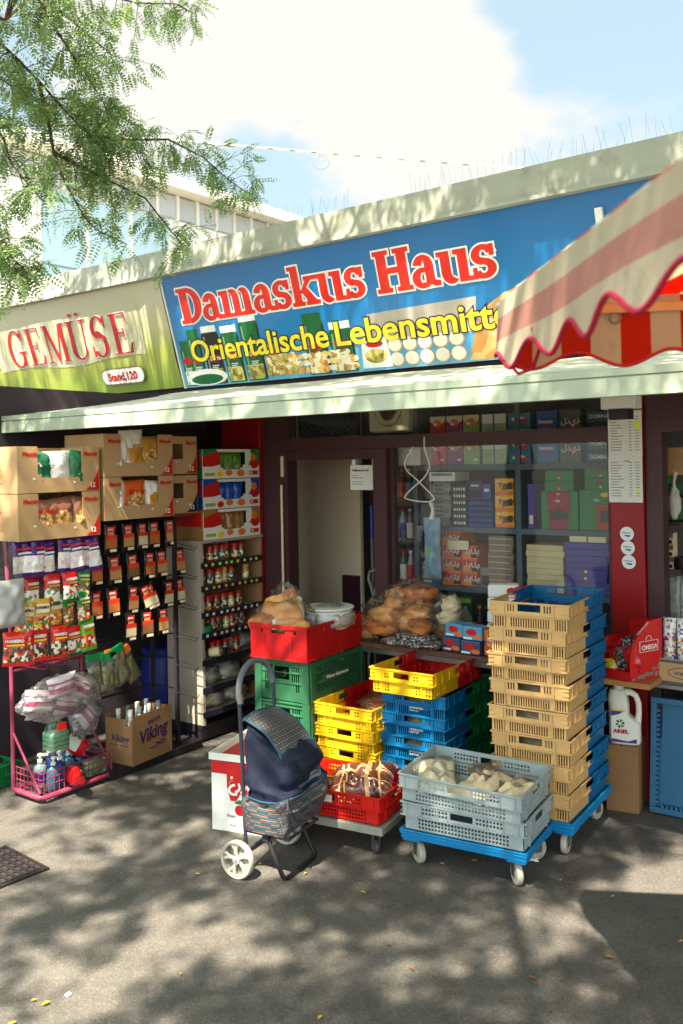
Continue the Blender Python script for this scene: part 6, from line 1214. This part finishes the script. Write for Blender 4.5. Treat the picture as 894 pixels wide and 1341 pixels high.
for k, (x, y, z, rx, ry) in enumerate([(-.02, -.03, .06, .3, 1.2), (-.03, .04, .10, .2, 1.1), (.0, -.07, .10, .5, 1.25), (-.02, .02, .15, .2, 1.0), (-.08, -.09, .03, .3, 1.4)]):
    b = MB(); pillow(b, Matrix.Translation((-.0, 0, -.1)), .13, .22, .06, lambda u, v: 1 if .25 < v < .62 else 0, k*4.4); tag(b.build('nut_sack', [mat('red sack film', (190, 26, 30), .25, coat=.6, bump=.4, bscale=26), SEED if k != 4 else mat('yellow print film', (200, 180, 40), .3, coat=.5, var=.6, scale=30)], None, (-1.66+c_*x-s_*y, 4.78+s_*x+c_*y, .729+z), (rx, ry, R(-22)+.2*k), smooth=60), f'red and grey nut sack, {ORD[k]} of those heaped in the red display box', 'nut sack', 'nut sacks in the red box')
t = thing('brown_carton', 'plain closed brown carton on the ground under the white jug', 'carton', (-1.73, 4.86, 0), R(9)); b = MB(); b.box(-.085, -.13, .001, .085, .10, .355); b.build('box', CARD2, t, mod=.004); b = MB(); b.box(-.004, -.1302, .3551, .004, .10, .3558); b.build('flap_seam', INK, t)
# detergent jug
t = thing('detergent_jug', 'big white detergent jug with green star label on the brown carton', 'jug', (-1.715, 4.81, .3565), R(14)); JUG = mat('white jug plastic', (222, 216, 196), .35, var=.03)
def jug(u, v):
    a = 2*math.pi*u; c, s = math.cos(a), math.sin(a); z = v*.285; wx = .083; wy = .055
    if v > .72: k = (v-.72)/.28; wx *= 1-.45*k**1.6; wy *= 1-.35*k**1.6
    if v < .04: wx *= .93+.07*v/.04; wy *= .93+.07*v/.04
    x = math.copysign(abs(c)**.5, c)*wx-(.030*max(0, v-.72)/.28); y = math.copysign(abs(s)**.55, s)*wy
    k = max(0, min(1, (z-.105)/.05)); k = k*k*(3-2*k)
    if x > 0: x *= 1-.72*k
    return Vector((x, y, z))
b = MB(); b.grid(jug, 56, 44, 0, True); b.grid(lambda u, v: jug(u, 1).lerp(Vector((-.03, 0, .287)), v), 56, 2, 0, True); b.grid(lambda u, v: jug(u, 0).lerp(Vector((0, 0, 0)), v), 56, 2, 0, True, True); b.build('body', JUG, t, smooth=60)
b = MB(); b.tube([(-.02, 0, .268), (.03, 0, .272), (.058, 0, .255), (.072, 0, .215), (.073, 0, .17), (.068, 0, .12), (.055, 0, .09)], [.022, .018, .0155, .015, .015, .017, .022], 14); b.build('handle', JUG, t, smooth=60)
b = MB(); b.lathe([(.026, .283), (.028, .285), (.028, .315), (.02, .318), (0, .318)], 20, 0, Matrix.Translation((-.03, 0, 0))); b.build('cap', JUG, t, smooth=40)
lb = MB(); y = -.0563
lb.front(rc(-.066, .012, .064, .105), y, 0); lb.front([(-.066, .1055), (.045, .1055), (.012, .135), (.008, .178), (-.066, .178)], y, 0); lb.front([(-.066, .15), (-.03, .16), (.0, .178), (-.066, .178)], y-.0006, 1); lb.front(rc(-.066, .179, .008, .187), y-.0004, 3); lb.front([(-.066, .012), (.064, .012), (.064, .036), (.02, .020), (-.066, .03)], y-.0006, 1)
for k in range(6): lb.front([(-.02+.022*math.cos(R(60*k+a))*r_, .112+.022*math.sin(R(60*k+a))*r_) for a, r_ in ((0, .25), (-8, 1.0), (28, 1.15), (36, .6))], y-.001, 2 if k % 2 else 4)
lb.build('label_sticker', [PAPER, mat('label violet', (70, 60, 130), .4), GREENP, YELP, mat('label dark green', (16, 70, 40), .4)], t); text('ARIEL', .027, REDP, t, (-.055, y-.0012, .062), bold=.0016, sx=1.15)
# right: metal shelf, carton with packs, leaning tray
t = thing('metal_shelf', 'low metal shelf at the right edge carrying the brown carton', 'shelf', (-1.28, 5.02, 0)); b = MB(); b.box(-.32, -.20, .672, .6, .15, .692); b.build('board', STEEL, t)
for x in (-.29, .5): b = MB(); b.box(x-.015, .0, 0, x+.015, .03, .671); b.build('leg', BLACKM, t)
b = MB(); b.box(-.31, .08, 0, .6, .10, .67); b.build('back_panel', DARK, t)
t = thing('open_carton', 'open brown carton with grey oval print holding white packs', 'carton', (-1.30, 5.02, .693)); b = MB(); w, d, h = .50, .19, .135
b.perf((-w/2, -d+.004, 0), (1, 0, 0), (0, 0, 1), (0, -1, 0), w, h, .004, []); b.perf((-w/2, -d+.004, 0), (0, 1, 0), (0, 0, 1), (-1, 0, 0), d-.008, h, -.004, []); b.box(w/2-.004, -d+.0045, 0, w/2, -.0045, h); b.box(-w/2+.0045, -.004, 0, w/2-.0045, 0, h); b.box(-w/2+.005, -d+.006, 0, w/2-.005, -.006, .004); b.build('tray', CARD, t)
b = MB(); b.front(rc(-w/2, .0, w/2, .018), -d-.001); b.front(rc(-w/2, .115, w/2, .13), -d-.001); P = [(-.10+.085*math.cos(R(a)), .065+.03*math.sin(R(a))) for a in range(0, 361, 15)]; b.tube([(x, -d-.001, z) for x, z in P], .002, 5); b.build('printing', mat('slate print', (84, 84, 96), .7), t); text('orange', .03, MATS['slate print'], t, (-.155, -d-.0012, .056), bold=.0008)
DOTS = print_mat('dotted pack print', [(232, 230, 224), (236, 234, 228), (226, 224, 220), (60, 80, 160), (232, 230, 224), (200, 120, 60)], 95)
for k, x in enumerate((-1.505, -1.43, -1.34, -1.25)):
    t = thing('dotted_pack', f'white pack with coloured dots, {ORD[k]} from the left standing in the open carton', 'pack', (x, 4.93, .70), R(-10+8*k), 'dotted packs in the open carton'); b = MB(); pillow(b, Matrix(), .075, .33, .07, 0, k*5.1, 10, 14, .15); b.build('wrapper', DOTS, t, smooth=60); b = MB()
    b.front([(-.022, .07), (0, .045), (.022, .07), (0, .10)], -.036, 0); b.build('printed_diamond', REDP, t); b = MB(); b.front(ell(-.005, .22, .018, .009), -.036, 0); b.build('printed_mark', REDP, t); 
    if k == 0: b = MB(); b.front(rc(-.036, .02, -.020, .30), -.034); b.build('blue_band', PURP, t)
TRB = plastic('dusty blue tray plastic', (50, 100, 132))
t = thing('blue_tray', 'large shallow dusty blue tray leaning upright at the right edge', 'tray', (-1.27, 4.80, .01), rot=(R(-6), 0, 0)); b = MB(); w, h = .64, .60
b.box(-w/2, .04, 0, w/2, .046, h); b.box(-w/2, 0, 0, w/2, .0395, .03); b.box(-w/2, 0, h-.03, w/2, .0395, h); b.box(-w/2, 0, .0305, -w/2+.03, .0395, h-.0305); b.box(w/2-.03, 0, .0305, w/2, .0395, h-.0305); b.build('tray', TRB, t, mod=.01)
b = MB()
for k in range(20): b.box(-w/2+.0305, .004, .05+.025*k, -w/2+.045, .0395, .062+.025*k)
for k in range(22): b.box(-w/2+.06+.024*k, .004, .0305, -w/2+.072+.024*k, .0395, .045)
b.build('edge_ribs', TRB, t)
# things hanging in the right doorway
b = MB(); b.box(-.05, -.03, 0, .05, .03, .155); b.tube([(-.02, 0, .155), (0, 0, .22), (.02, 0, .155)], .004, 6, 1); o = b.build('hanging_carton', [CARD, TEAL], None, (-1.545, 5.22, 1.79)); tag(o, 'brown paper packet hanging on a blue loop at the right doorway', 'packet')
for k in range(4): carton(f'tall green packet, {ORD[k]} from the left in the right doorway', -1.632+.021*k, -1.613+.021*k, 1.53, 1.53+[.27, .22, .21, .2][k], [GREENP, LTGREEN], [(1, rc(.2, .1, .8, .2))], y=5.24, d=.12, name='green_packet', cat='packet', group='green packets in the right doorway')
b = MB(); b.box(-1.64, 5.20, 1.505, -1.40, 5.40, 1.525); tag(b.build('narrow_board', FRAME), 'narrow dark board under the green packets in the right doorway', 'board')
b = MB(); lump(b, (0, 0, .08), (.035, .03, .09), .25, 7, 16, 12); b.tube([(0, 0, .16), (.0, 0, .20), (.01, 0, .26)], [.012, .008, .012], 8); tag(b.build('net_bag', mat('pale net bag', (206, 200, 186), .7, bump=.8, bscale=120), None, (-1.545, 5.19, 1.55), smooth=60), 'pale knotted net bag hanging beside the green packets', 'net bag')
b = MB(); b.tube([(-1.545, 5.19, 1.81), (-1.545, 5.20, 1.92)], .002, 5); o = b.build('string', WHITE); tag(o, 'short string holding the pale net bag', 'string')
for k in range(3): carton(f'brown and white small carton, {ORD[k]} from the bottom in the right doorway', -1.632, -1.595, 1.242+.07*k, 1.31+.07*k, [CREAM, CARD2, INK], [(1, rc(0, .6, 1, 1)), (2, rc(.2, .1, .8, .4))], y=5.32, d=.08, cat='carton', group='small cartons in the right doorway')
b = MB(); b.lathe([(0, 0), (.05, 0), (.06, .03), (.055, .07), (0, .075)], 20); tag(b.build('black_pot', BLACKM, None, (-1.55, 5.36, 1.241), smooth=40), 'round black pot on the doorway shelf at the right edge', 'pot')
for k in range(2): b = MB(); pillow(b, Matrix(), .08, .28, .06, 0, k*3.0); tag(b.build('clear_sack', MILKY, None, (-1.60+.07*k, 5.36, .921), smooth=60), f'tall milky bag, {["left", "right"][k]} of two on the lower doorway shelf', 'bag', 'milky bags in the right doorway')

# ================================================================== STRIPED MARKET CANOPY (right foreground)
A0 = Vector((-1.19, 2.36, 2.354)); e1 = Vector((math.cos(R(-50)), math.sin(R(-50)), 0)); e2 = Vector((math.cos(R(29)), math.sin(R(29)), 0))
cn = thing('market_canopy', 'red and cream striped market canopy with scalloped piped edge', 'canopy', (0, 0, 0))
CPK = mat('faded pink canvas', (196, 138, 122), .85, var=.08, scale=6, dirt=.25, transl=.3, bump=.1, bscale=200); CCR = mat('cream canvas', (206, 192, 164), .85, var=.06, scale=6, dirt=.3, transl=.35, bump=.1, bscale=200); COR = mat('orange red canvas', (222, 62, 26), .85, var=.06, scale=6, transl=.65, bump=.1, bscale=200); PIP = mat('raspberry piping', (176, 24, 58), .6)
L1, L2 = 2.2, 2.2; drop = .135
def wav(d, wl, ph, a=.028): return a*math.sin(2*math.pi*d/wl+ph)
def skirt1(u, v):     # left skirt, stripes along the eave
    d = u*L1; bot = drop+.045+wav(d, .30, -2.1); z = -.118*v/.75 if v < .75 else -(.118+(bot-.118)*(v-.75)/.25); out = .012*math.sin(7*d+1)*v
    n_ = Vector((-e1.y, e1.x, 0))*-1
    return A0+e1*d+Vector((0, 0, z))+n_*(out)
b = MB(); b.grid(skirt1, 150, 12, lambda u, v: 1 if v < .33 else (0 if v < .74 else 1)); b.grid(lambda u, v: skirt1(u, v)+Vector((.003, .002, 0)), 150, 12, lambda u, v: 1 if v < .33 else (0 if v < .74 else 1), flip=True); b.build('skirt', [CPK, CCR], cn, smooth=70)
b = MB(); b.tube([skirt1(k/150, 1.0) for k in range(151)], .0065, 8); b.build('piping', PIP, cn, smooth=60)
def skirt2(u, v):     # far skirt, upright stripes
    d = u*L2; bot = .175+wav(d, .26, -.6, .022); n_ = Vector((-e2.y, e2.x, 0))
    return A0+e2*d+Vector((0, 0, -v*bot))+n_*(.014*math.sin(11*d)*v)
b = MB(); sf = lambda u, v: 2 if (u*L2/.082) % 2 < 1 else 1; b.grid(skirt2, 162, 8, sf); b.grid(lambda u, v: skirt2(u, v)+Vector((.002, -.003, 0)), 162, 8, sf, flip=True); b.build('skirt', [CPK, CCR, COR], cn, smooth=70)
b = MB(); b.tube([skirt2(k/150, 1.0) for k in range(151)], .0055, 8); b.build('piping', MATS['red printed'], cn, smooth=60)
b = MB(); b.bar(A0+e2*.02+Vector((0, 0, -.035)), A0+e2*L2+Vector((0, 0, -.035)), .03, .025); b.bar(A0+e1*.02+Vector((.02, .02, -.01)), A0+e1*L1+Vector((.02, .02, -.01)), .03, .025); b.build('frame_bar', mat('pale wood bar', (206, 160, 104), .6, var=.15), cn)
apex = A0+e1*1.1+e2*1.1+Vector((0, 0, .50))
Cs = [A0, A0+e1*L1, A0+e1*L1+e2*L2, A0+e2*L2]
b = MB()
for i in range(4):
    P, Q = Cs[i], Cs[(i+1) % 4]
    def face(u, v, P=P, Q=Q): q = P.lerp(Q, u); r_ = q.lerp(apex, v); r_.z -= .05*math.sin(math.pi*v)*(.5+.5*math.sin(math.pi*u)); return r_
    fm = lambda u, v: 1 if (u*22) % 2 < 1 else (0 if True else 2)
    b.grid(face, 44, 10, fm); b.grid(lambda u, v: face(u, v)+Vector((0, 0, .003)), 44, 10, fm, flip=True)
b.build('canopy_cloth', [COR, mat('thin cream canvas', (224, 216, 190), .85, var=.05, scale=6, dirt=.2, transl=.65)], cn, smooth=60)
b = MB(); c0 = (Cs[0]+Cs[2])/2; b.tube([(c0.x, c0.y, 0), (c0.x, c0.y, apex.z-.02)], .022, 14)
for q in Cs: b.tube([Vector((c0.x, c0.y, apex.z-.03)), q+Vector((0, 0, -.012))], .010, 8)
b.build('pole', WHW, cn, smooth=50); b = MB(); b.lathe([(0, 0), (.3, 0), (.3, .05), (.05, .08), (0, .08)], 28, 0, Matrix.Translation((c0.x, c0.y, 0))); b.build('base', BLACKM, cn, smooth=40)
b = MB(); q0 = skirt2(.012, 1); b.tube([q0, q0+Vector((.03, .0, -.035)), q0+Vector((.075, .0, -.025)), q0+Vector((.12, -.02, .06)), skirt1(.16, .9)+Vector((0, 0, .01))], .0055, 8); b.build('loose_strap', PIP, cn, smooth=60)
b = MB(); ringc = A0+e2*.33+Vector((0, 0, -.06)); b.tube([ringc+e2*.016*math.cos(a*.45)+Vector((0, -.012, .016*math.sin(a*.45))) for a in range(15)], .003, 6); b.build('tie_ring', STEEL, cn, smooth=60)

# ================================================================== BACKGROUND: office building, light string
off = thing('office_building', 'pale four storey office block with finned window band behind the stall roof', 'office building', (-16, 0, 0))
OFC = mat('office cream panel', (214, 212, 204), .6, var=.03, scale=.6); OFW = mat('office white fin', (224, 220, 208), .5, var=.03); OGL = mat('office dull glass', (176, 176, 176), .15, var=.2, scale=.7, spec=.8); OGB = mat('office blue glass', (170, 192, 200), .1, var=.2, scale=.4, spec=.9)
b = MB(); b.box(-14, 2, 0, -.3, 60, 8.4); b.build('wall', OFC, off); b = MB(); b.box(-14.2, 1.8, 8.46, .25, 60.2, 8.62); b.box(-14, 2, 8.621, .10, 60, 8.78); b.build('roof', mat('office roof edge', (216, 208, 192), .6), off)
for i in range(40):
    y = 6.0+.66*i
    if 0: pass
    b = MB(); b.box(-.28, y+.06, 7.88, -.24, y+.60, 8.42); b.build('window', OGL, off)
    b = MB(); b.box(-.292, y-.03, 7.84, -.20, y+.03, 8.45); b.build('window_fin', OFW, off)
for fl in range(3):
    for i in range(16):
        y = 6.0+1.32*i
        if fl == 2 and 11.2 < y+.6 < 15.0: continue
        if fl == 1 and 11.2 < y+.6 < 15.0: continue
        b = MB(); b.box(-.295, y+.03, 2.0*fl+1.9, -.20, y+1.29, 2.0*fl+3.82); b.build('facade_panel', OFW, off)
for i in range(3):
    for j in range(3):
        y = 11.3+1.22*i; b = MB(); b.box(-.29, y+.03, 3.0+1.6*j, -.22, y+1.19, 4.55+1.6*j); b.build('window', OGB, off)
b = MB()
for i in range(4): b.box(-.29, 11.27+1.22*i, 3.0, -.16, 11.33+1.22*i, 7.80)
b.build('mullion', OFW, off)
b = MB(); lt = [(-12.5, .6, 5.45), (-9.0, 3.25, 5.07), (-5.87, 5.6, 4.77), (-4.9, 6.33, 4.645), (-3.87, 7.1, 4.525), (-3.2, 7.6, 4.44)]
ls = thing('light_string', 'thin pale cable of lamp sockets slung across the sky above the roof', 'light string', (0, 0, 0))
b.tube(lt, .011, 8); b.build('cable', mat('pale sleeve', (190, 186, 176), .5), ls, smooth=60); 
for k in range(14):
    s = k/13; p_ = Vector(lt[2]).lerp(Vector(lt[4]), s); b = MB(); b.tube([p_+Vector((-.02, -.015, .003)), p_+Vector((.02, .015, -.003))], .013, 8); b.build('clamp', GREYP, ls, smooth=50)
b = MB(); q = Vector(lt[3]); b.tube([q+Vector((.09*math.cos(a*.4)*.6, .07*math.cos(a*.4)*.6, -.08+.062*math.sin(a*.4))) for a in range(17)], .004, 6); b.build('tangle', GREYP, ls, smooth=60)
b = MB(); b.tube([(-3.2, 7.6, 3.5), (-3.2, 7.6, 4.46)], .025, 8); b.box(-3.3, 7.5, 3.53, -3.1, 7.7, 3.56); tag(b.build('roof_post', GREYP), 'thin grey post on the stall roof holding the cable end', 'post')
b = MB(); b.tube([(-12.5, .6, 0), (-12.5, .6, 5.5)], .06, 12); b.box(-12.65, .45, 0, -12.35, .75, .05); tag(b.build('cable_post', GREYP, smooth=40), 'tall grey post holding the far cable end beyond the tree', 'post')

# ================================================================== GROUND CLUTTER
gr = thing('drain_grate', 'square dark iron drain grate let into the asphalt at the left', 'drain grate', (-3.90, 2.34, .0), R(-4)); b = MB(); b.box(-.18, -.22, .001, .18, .22, .005); b.build('recess', DARK, gr); b = MB()
for k in range(12): b.box(-.175, -.21+.036*k, .0055, .175, -.195+.036*k, .011)
for k in range(7): b.box(-.17+.055*k, -.212, .0058, -.16+.055*k, .212, .0105)
b.box(-.20, -.235, .001, -.181, .235, .0115); b.box(.181, -.235, .001, .20, .235, .0115); b.box(-.18, -.235, .001, .18, -.221, .0114); b.box(-.18, .221, .001, .18, .235, .0114); b.build('bars', mat('cast iron', (44, 40, 38), .6, metal=.4, dirt=.2), gr)
LEAFY = [mat('yellow dead leaf', (190, 150, 40), .8), mat('brown dead leaf', (120, 80, 40), .8), mat('pale litter', (196, 190, 176), .8)]
for k in range(46):
    y = rnd.uniform(1.75, 4.0); x = -.42*y-.6+rnd.uniform(-1.5, 1.2); s = rnd.uniform(.008, .018); b = MB()
    b.grid(lambda u, v: ((v-.5)*2*s, (u-.5)*s*math.sin(math.pi*min(.97, max(.03, v))), .003+.006*abs(u-.5)+.003*math.sin(3*v)), 4, 6); tag(b.build('fallen_leaf', LEAFY[0 if k % 3 else 1], None, (x, y, .002), (0, 0, rnd.uniform(0, 6)), smooth=60), 'tiny dry leaf fallen on the dappled asphalt', 'leaf', 'dry leaves on the asphalt')
for k, (x, y, s, lb) in enumerate([(-3.55, 3.85, .035, 'crumpled white paper scrap on the asphalt near the brown bottle carton'), (-2.75, 1.98, .010, 'small white scrap on the asphalt in the foreground left'), (-1.17, 2.62, .02, 'pale scrap on the asphalt at the right edge'), (-1.86, 3.93, .03, 'white paper scrap lying by the dolly wheel')]):
    b = MB(); lump(b, (0, 0, .006), (s, s*.6, .008), .6, 9, 12, 8, 0, k*3.3, .0); tag(b.build('paper_scrap', PAPER, None, (x, y, .002), (0, 0, k), smooth=50), lb, 'paper scrap')
# ================================================================== TREE (honey locust) over the street
def leaf_mat():
    m = bpy.data.materials.new('locust leaf'); m.use_nodes = True; t = m.node_tree; t.nodes.clear(); out = nd(t, 'ShaderNodeOutputMaterial'); p = nd(t, 'ShaderNodeBsdfPrincipled'); tl = nd(t, 'ShaderNodeBsdfTranslucent'); ms = nd(t, 'ShaderNodeMixShader'); ge = nd(t, 'ShaderNodeNewGeometry'); cr = nd(t, 'ShaderNodeValToRGB')
    e = cr.color_ramp.elements; e[0].color = (.08, .15, .045, 1); e[1].color = (.23, .29, .09, 1); k = e.new(.6); k.color = (.13, .21, .07, 1)
    t.links.new(ge.outputs['Random Per Island'], cr.inputs[0]); t.links.new(cr.outputs[0], p.inputs['Base Color']); p.inputs['Roughness'].default_value = .45
    hs = nd(t, 'ShaderNodeHueSaturation'); hs.inputs['Value'].default_value = 1.9; hs.inputs['Hue'].default_value = .485; t.links.new(cr.outputs[0], hs.inputs['Color']); t.links.new(hs.outputs[0], tl.inputs['Color']); ms.inputs[0].default_value = .5
    t.links.new(p.outputs[0], ms.inputs[1]); t.links.new(tl.outputs[0], ms.inputs[2]); t.links.new(ms.outputs[0], out.inputs['Surface']); return m
rng = np.random.default_rng(11)
VV = []; nleaf = 0
def leaf(base, d, nrm, L, np_, ll, lw):
    """pinnate leaf: pairs of leaflets along a drooping rachis"""
    d = d/np.linalg.norm(d); s = np.cross(d, nrm); s /= max(1e-6, np.linalg.norm(s)); n = np.cross(s, d)
    k = np.arange(np_); f = (k+.8)/np_
    ctr = base+np.outer(f*L, d)+np.outer(-.16*L*f**2, np.array([0, 0, 1.]))
    out = []
    sc = np.sin(np.pi*(.18+.75*f))[:, None]
    for sg in (-1, 1):
        ax = sg*s*.93+d*.36+rng.normal(0, .10, (np_, 3)); ax /= np.linalg.norm(ax, axis=1)[:, None]
        wd = np.cross(ax, n+rng.normal(0, .25, (np_, 3))); wd /= np.linalg.norm(wd, axis=1)[:, None]
        a = ctr; b_ = ctr+ax*ll*sc*.45+wd*lw*.5*sc; c = ctr+ax*ll*sc; e = ctr+ax*ll*sc*.45-wd*lw*.5*sc
        out.append(np.stack([a, b_, c, e], 1))
    VV.append(np.concatenate(out).reshape(-1, 3))
T0 = Vector((-4.75, .25, 0))
tree = thing('locust_tree', 'feathery green locust tree leaning its branches over the stall from the left', 'tree', (0, 0, 0))
BARK = mat('locust bark', (74, 60, 50), .9, var=.25, scale=12, bump=.8, bscale=40)
tb = MB(); tb.tube([T0+Vector((0, 0, -.1)), T0+Vector((.02, .0, .3)), T0+Vector((.03, .02, 1.6)), T0+Vector((.10, .05, 3.2)), T0+Vector((.25, .10, 4.3))], [.24, .18, .155, .14, .12], 14)
fork = T0+Vector((.25, .10, 4.3))
limbs = [[fork, (-3.7, .2, 5.5), (-2.4, -.3, 6.5), (-.8, -.6, 7.0), (.9, -.9, 7.1), (2.2, -.8, 6.9)], [fork, (-4.0, -.9, 5.6), (-3.2, -2.2, 6.5), (-2.2, -3.6, 7.0)], [fork, (-4.2, 1.2, 5.4), (-3.7, 2.2, 6.0), (-2.8, 3.1, 6.35), (-2.0, 3.8, 6.5)], [fork, (-4.9, 1.2, 5.0), (-5.0, 2.0, 5.1), (-4.75, 2.7, 4.8), (-4.5, 2.95, 4.75)], [fork, (-5.6, .4, 5.6), (-6.6, 1.4, 6.4), (-7.2, 2.6, 6.6)], [(-2.4, -.3, 6.5), (-1.4, 1.0, 6.8), (-.4, 2.0, 6.9)], [(-3.7, .2, 5.5), (-2.6, 1.0, 5.9), (-1.5, 1.3, 6.2)], [(-.8, -.6, 7.0), (.2, -2.2, 7.2), (.8, -3.2, 7.2)], [(-5.0, 2.0, 5.1), (-5.3, 2.9, 4.9), (-5.2, 3.4, 4.8)]]
for L in limbs:
    n = len(L); tb.tube([Vector(q) for q in L], [max(.010, .045*(1-i/n)**1.2) for i in range(n)], 8)
limbpts = np.array([tuple(Vector(L[i]).lerp(Vector(L[i+1]), s)) for L in limbs for i in range(len(L)-1) for s in np.linspace(0, 1, 8)])
# low branches that hang in front of the stall roof
low = [[(-4.5, 2.95, 4.75), (-4.40, 2.95, 4.67), (-4.29, 3.04, 4.47), (-4.31, 3.15, 4.37), (-4.30, 3.27, 4.24), (-4.25, 3.31, 4.15), (-4.25, 3.44, 4.01), (-4.32, 3.64, 3.91)],
 [(-4.75, 2.7, 4.8), (-4.76, 2.93, 4.47), (-4.60, 3.05, 4.29), (-4.57, 3.20, 4.18), (-4.46, 3.28, 4.02), (-4.46, 3.41, 3.94), (-4.45, 3.54, 3.86), (-4.46, 3.66, 3.71)],
 [(-4.46, 3.41, 3.94), (-4.45, 3.54, 3.91), (-4.40, 3.71, 3.93), (-4.26, 3.93, 3.96), (-4.16, 4.13, 3.88), (-4.03, 4.23, 3.73), (-3.96, 4.41, 3.63)],
 [(-4.57, 3.20, 4.18), (-4.52, 3.24, 3.89), (-4.50, 3.25, 3.75), (-4.45, 3.29, 3.57), (-4.36, 3.35, 3.37), (-4.39, 3.46, 3.32), (-4.25, 3.57, 3.23)],
 [(-4.76, 2.93, 4.47), (-4.72, 2.9, 4.1), (-4.64, 2.9, 3.9), (-4.56, 2.96, 3.77), (-4.52, 2.98, 3.62), (-4.37, 2.98, 3.48), (-4.30, 3.03, 3.38)],
 [(-4.50, 3.25, 3.75), (-4.52, 3.48, 3.72), (-4.49, 3.63, 3.68), (-4.38, 3.84, 3.59), (-4.33, 4.01, 3.40), (-4.27, 4.05, 3.32)],
 [(-5.2, 3.4, 4.8), (-5.08, 3.69, 5.16), (-4.88, 3.84, 5.06), (-4.71, 4.09, 5.03), (-4.50, 4.25, 5.02), (-4.39, 4.33, 4.94)],
 [(-4.72, 2.9, 4.1), (-4.66, 2.75, 3.5), (-4.53, 2.73, 3.2), (-4.42, 2.81, 3.12), (-4.34, 2.87, 3.03), (-4.29, 2.91, 2.97)],
 [(-4.29, 3.04, 4.47), (-4.35, 3.2, 4.52), (-4.44, 3.45, 4.51), (-4.37, 3.6, 4.40)],
 [(-5.2, 3.4, 4.8), (-5.09, 3.18, 4.39), (-4.95, 3.41, 4.23), (-4.84, 3.62, 4.27), (-4.69, 3.86, 4.20), (-4.53, 3.98, 4.10)]]
dens = [1.0, 1.0, 1.1, .6, .7, .9, .8, 1.0, 1.1, 1.0]
def resample(P, n):
    P = np.array(P, float); out = []
    for i in range(n):
        s = i/(n-1)*(len(P)-1); j = min(int(s), len(P)-2); out.append(P[j]+(P[j+1]-P[j])*(s-j))
    return np.array(out)
UPV = np.array([0, 0, 1.])
for bi, P in enumerate(low):
    n = len(P); tb.tube([Vector(q) for q in P], [max(.003, .012*(1-i/n)) for i in range(n)], 6)
    ln = sum((Vector(P[i+1])-Vector(P[i])).length for i in range(n-1)); cnt = int(ln*38*dens[bi]); pts = resample(P, cnt)
    for i in range(cnt):
        if i/cnt < .12 and bi in (0, 1, 4, 6, 7, 9): continue
        tdir = pts[min(i+1, cnt-1)]-pts[max(i-1, 0)]; tdir /= np.linalg.norm(tdir)+1e-9
        # short side twig, then leaves along it
        q = rng.normal(0, 1, 3); q -= tdir*(q @ tdir)*.7; q[2] *= .6; q /= np.linalg.norm(q); tl_ = rng.uniform(.06, .26)
        end = pts[i]+q*tl_+np.array([0, 0, -.03]); tb.tube([Vector(pts[i]), Vector((pts[i]+end)/2+np.array([0, 0, .012])), Vector(end)], [.003, .002, .0012], 4, 0, False)
        for s in (.2, .4, .6, .8, 1.0, 1.0):
            bp = pts[i]+(end-pts[i])*s; d = q*.5+tdir*.25+rng.normal(0, .45, 3); d[2] -= .45; leaf(bp, d, UPV+rng.normal(0, .45, 3), rng.uniform(.10, .17), 9, rng.uniform(.028, .038), rng.uniform(.011, .015))
# crown above and behind the viewer
cands = rng.uniform((-8.2, -5.4, -.65), (3.6, 5.4, .65), (4200, 3)); cl = []
SUNV = np.array(TO_SUN)
for c in cands:
    e = ((c[0]+2.4)/5.8)**2+((c[1]-.0)/5.4)**2
    if e > 1: continue
    c = c+np.array([0, 0, 6.75-1.1*e+.25*noise.noise(Vector((c[0]*.6, c[1]*.6, 1)))])
    f = -.599*c[0]+.801*c[1]; r_ = .801*c[0]+.599*c[1]
    if f > .3 and c[2] < 1.9+.56*f+.45 and r_ > -.40*f-.9: continue      # keeps the unseen crown out of the camera's view
    g = c-SUNV*(c[2]-2.4)/SUNV[2]
    if -1.15 < g[0] < .7 and 1.9 < g[1] < 3.0: continue                   # gap cut in the crown so sun reaches the striped canopy
    g = c-SUNV*c[2]/SUNV[2]                                              # unseen crown thinned by where its shade falls, shaping the dapples
    v = .50*noise.noise(Vector((g[0]*.5, g[1]*.5, 3.3)))+.65*noise.noise(Vector((g[0]*1.6, g[1]*1.6, 8.1)))+.70*noise.noise(Vector((g[0]*3.4, g[1]*3.4, 1.7)))
    if v < (.06 if g[1] > 4.9 else (-.05 if g[0] < -2.6 else -.38)): continue
    cl.append(c)
cl = np.array(cl); print('clusters', len(cl))
for c in cl:
    j = np.argmin(((limbpts-c)**2).sum(1)); a = limbpts[j]; mid = (a+c)/2+np.array([0, 0, .12])+rng.normal(0, .08, 3)
    tb.tube([Vector(a), Vector(mid), Vector(c)], [.010, .007, .003], 4, 0, False)
    for k in range(14):
        bp = c+rng.normal(0, 1, 3)*np.array([.13, .13, .10]); d = rng.normal(0, 1, 3); d[2] = d[2]*.4-.25; leaf(bp, d, UPV+rng.normal(0, .4, 3), rng.uniform(.14, .22), 8, rng.uniform(.048, .064), rng.uniform(.021, .028))
tb.build('trunk', BARK, tree, smooth=60)
V = np.concatenate(VV).astype(np.float32); nq = len(V)//4; print('leaflets', nq)
me = bpy.data.meshes.new('crown'); me.vertices.add(len(V)); me.vertices.foreach_set('co', V.ravel()); me.loops.add(len(V)); me.loops.foreach_set('vertex_index', np.arange(len(V), dtype=np.int32)); me.polygons.add(nq); me.polygons.foreach_set('loop_start', np.arange(0, len(V), 4, dtype=np.int32)); me.polygons.foreach_set('loop_total', np.full(nq, 4, dtype=np.int32)); me.materials.append(leaf_mat()); me.update(); me.validate()
o = bpy.data.objects.new('crown', me); COL.objects.link(o); o.parent = tree
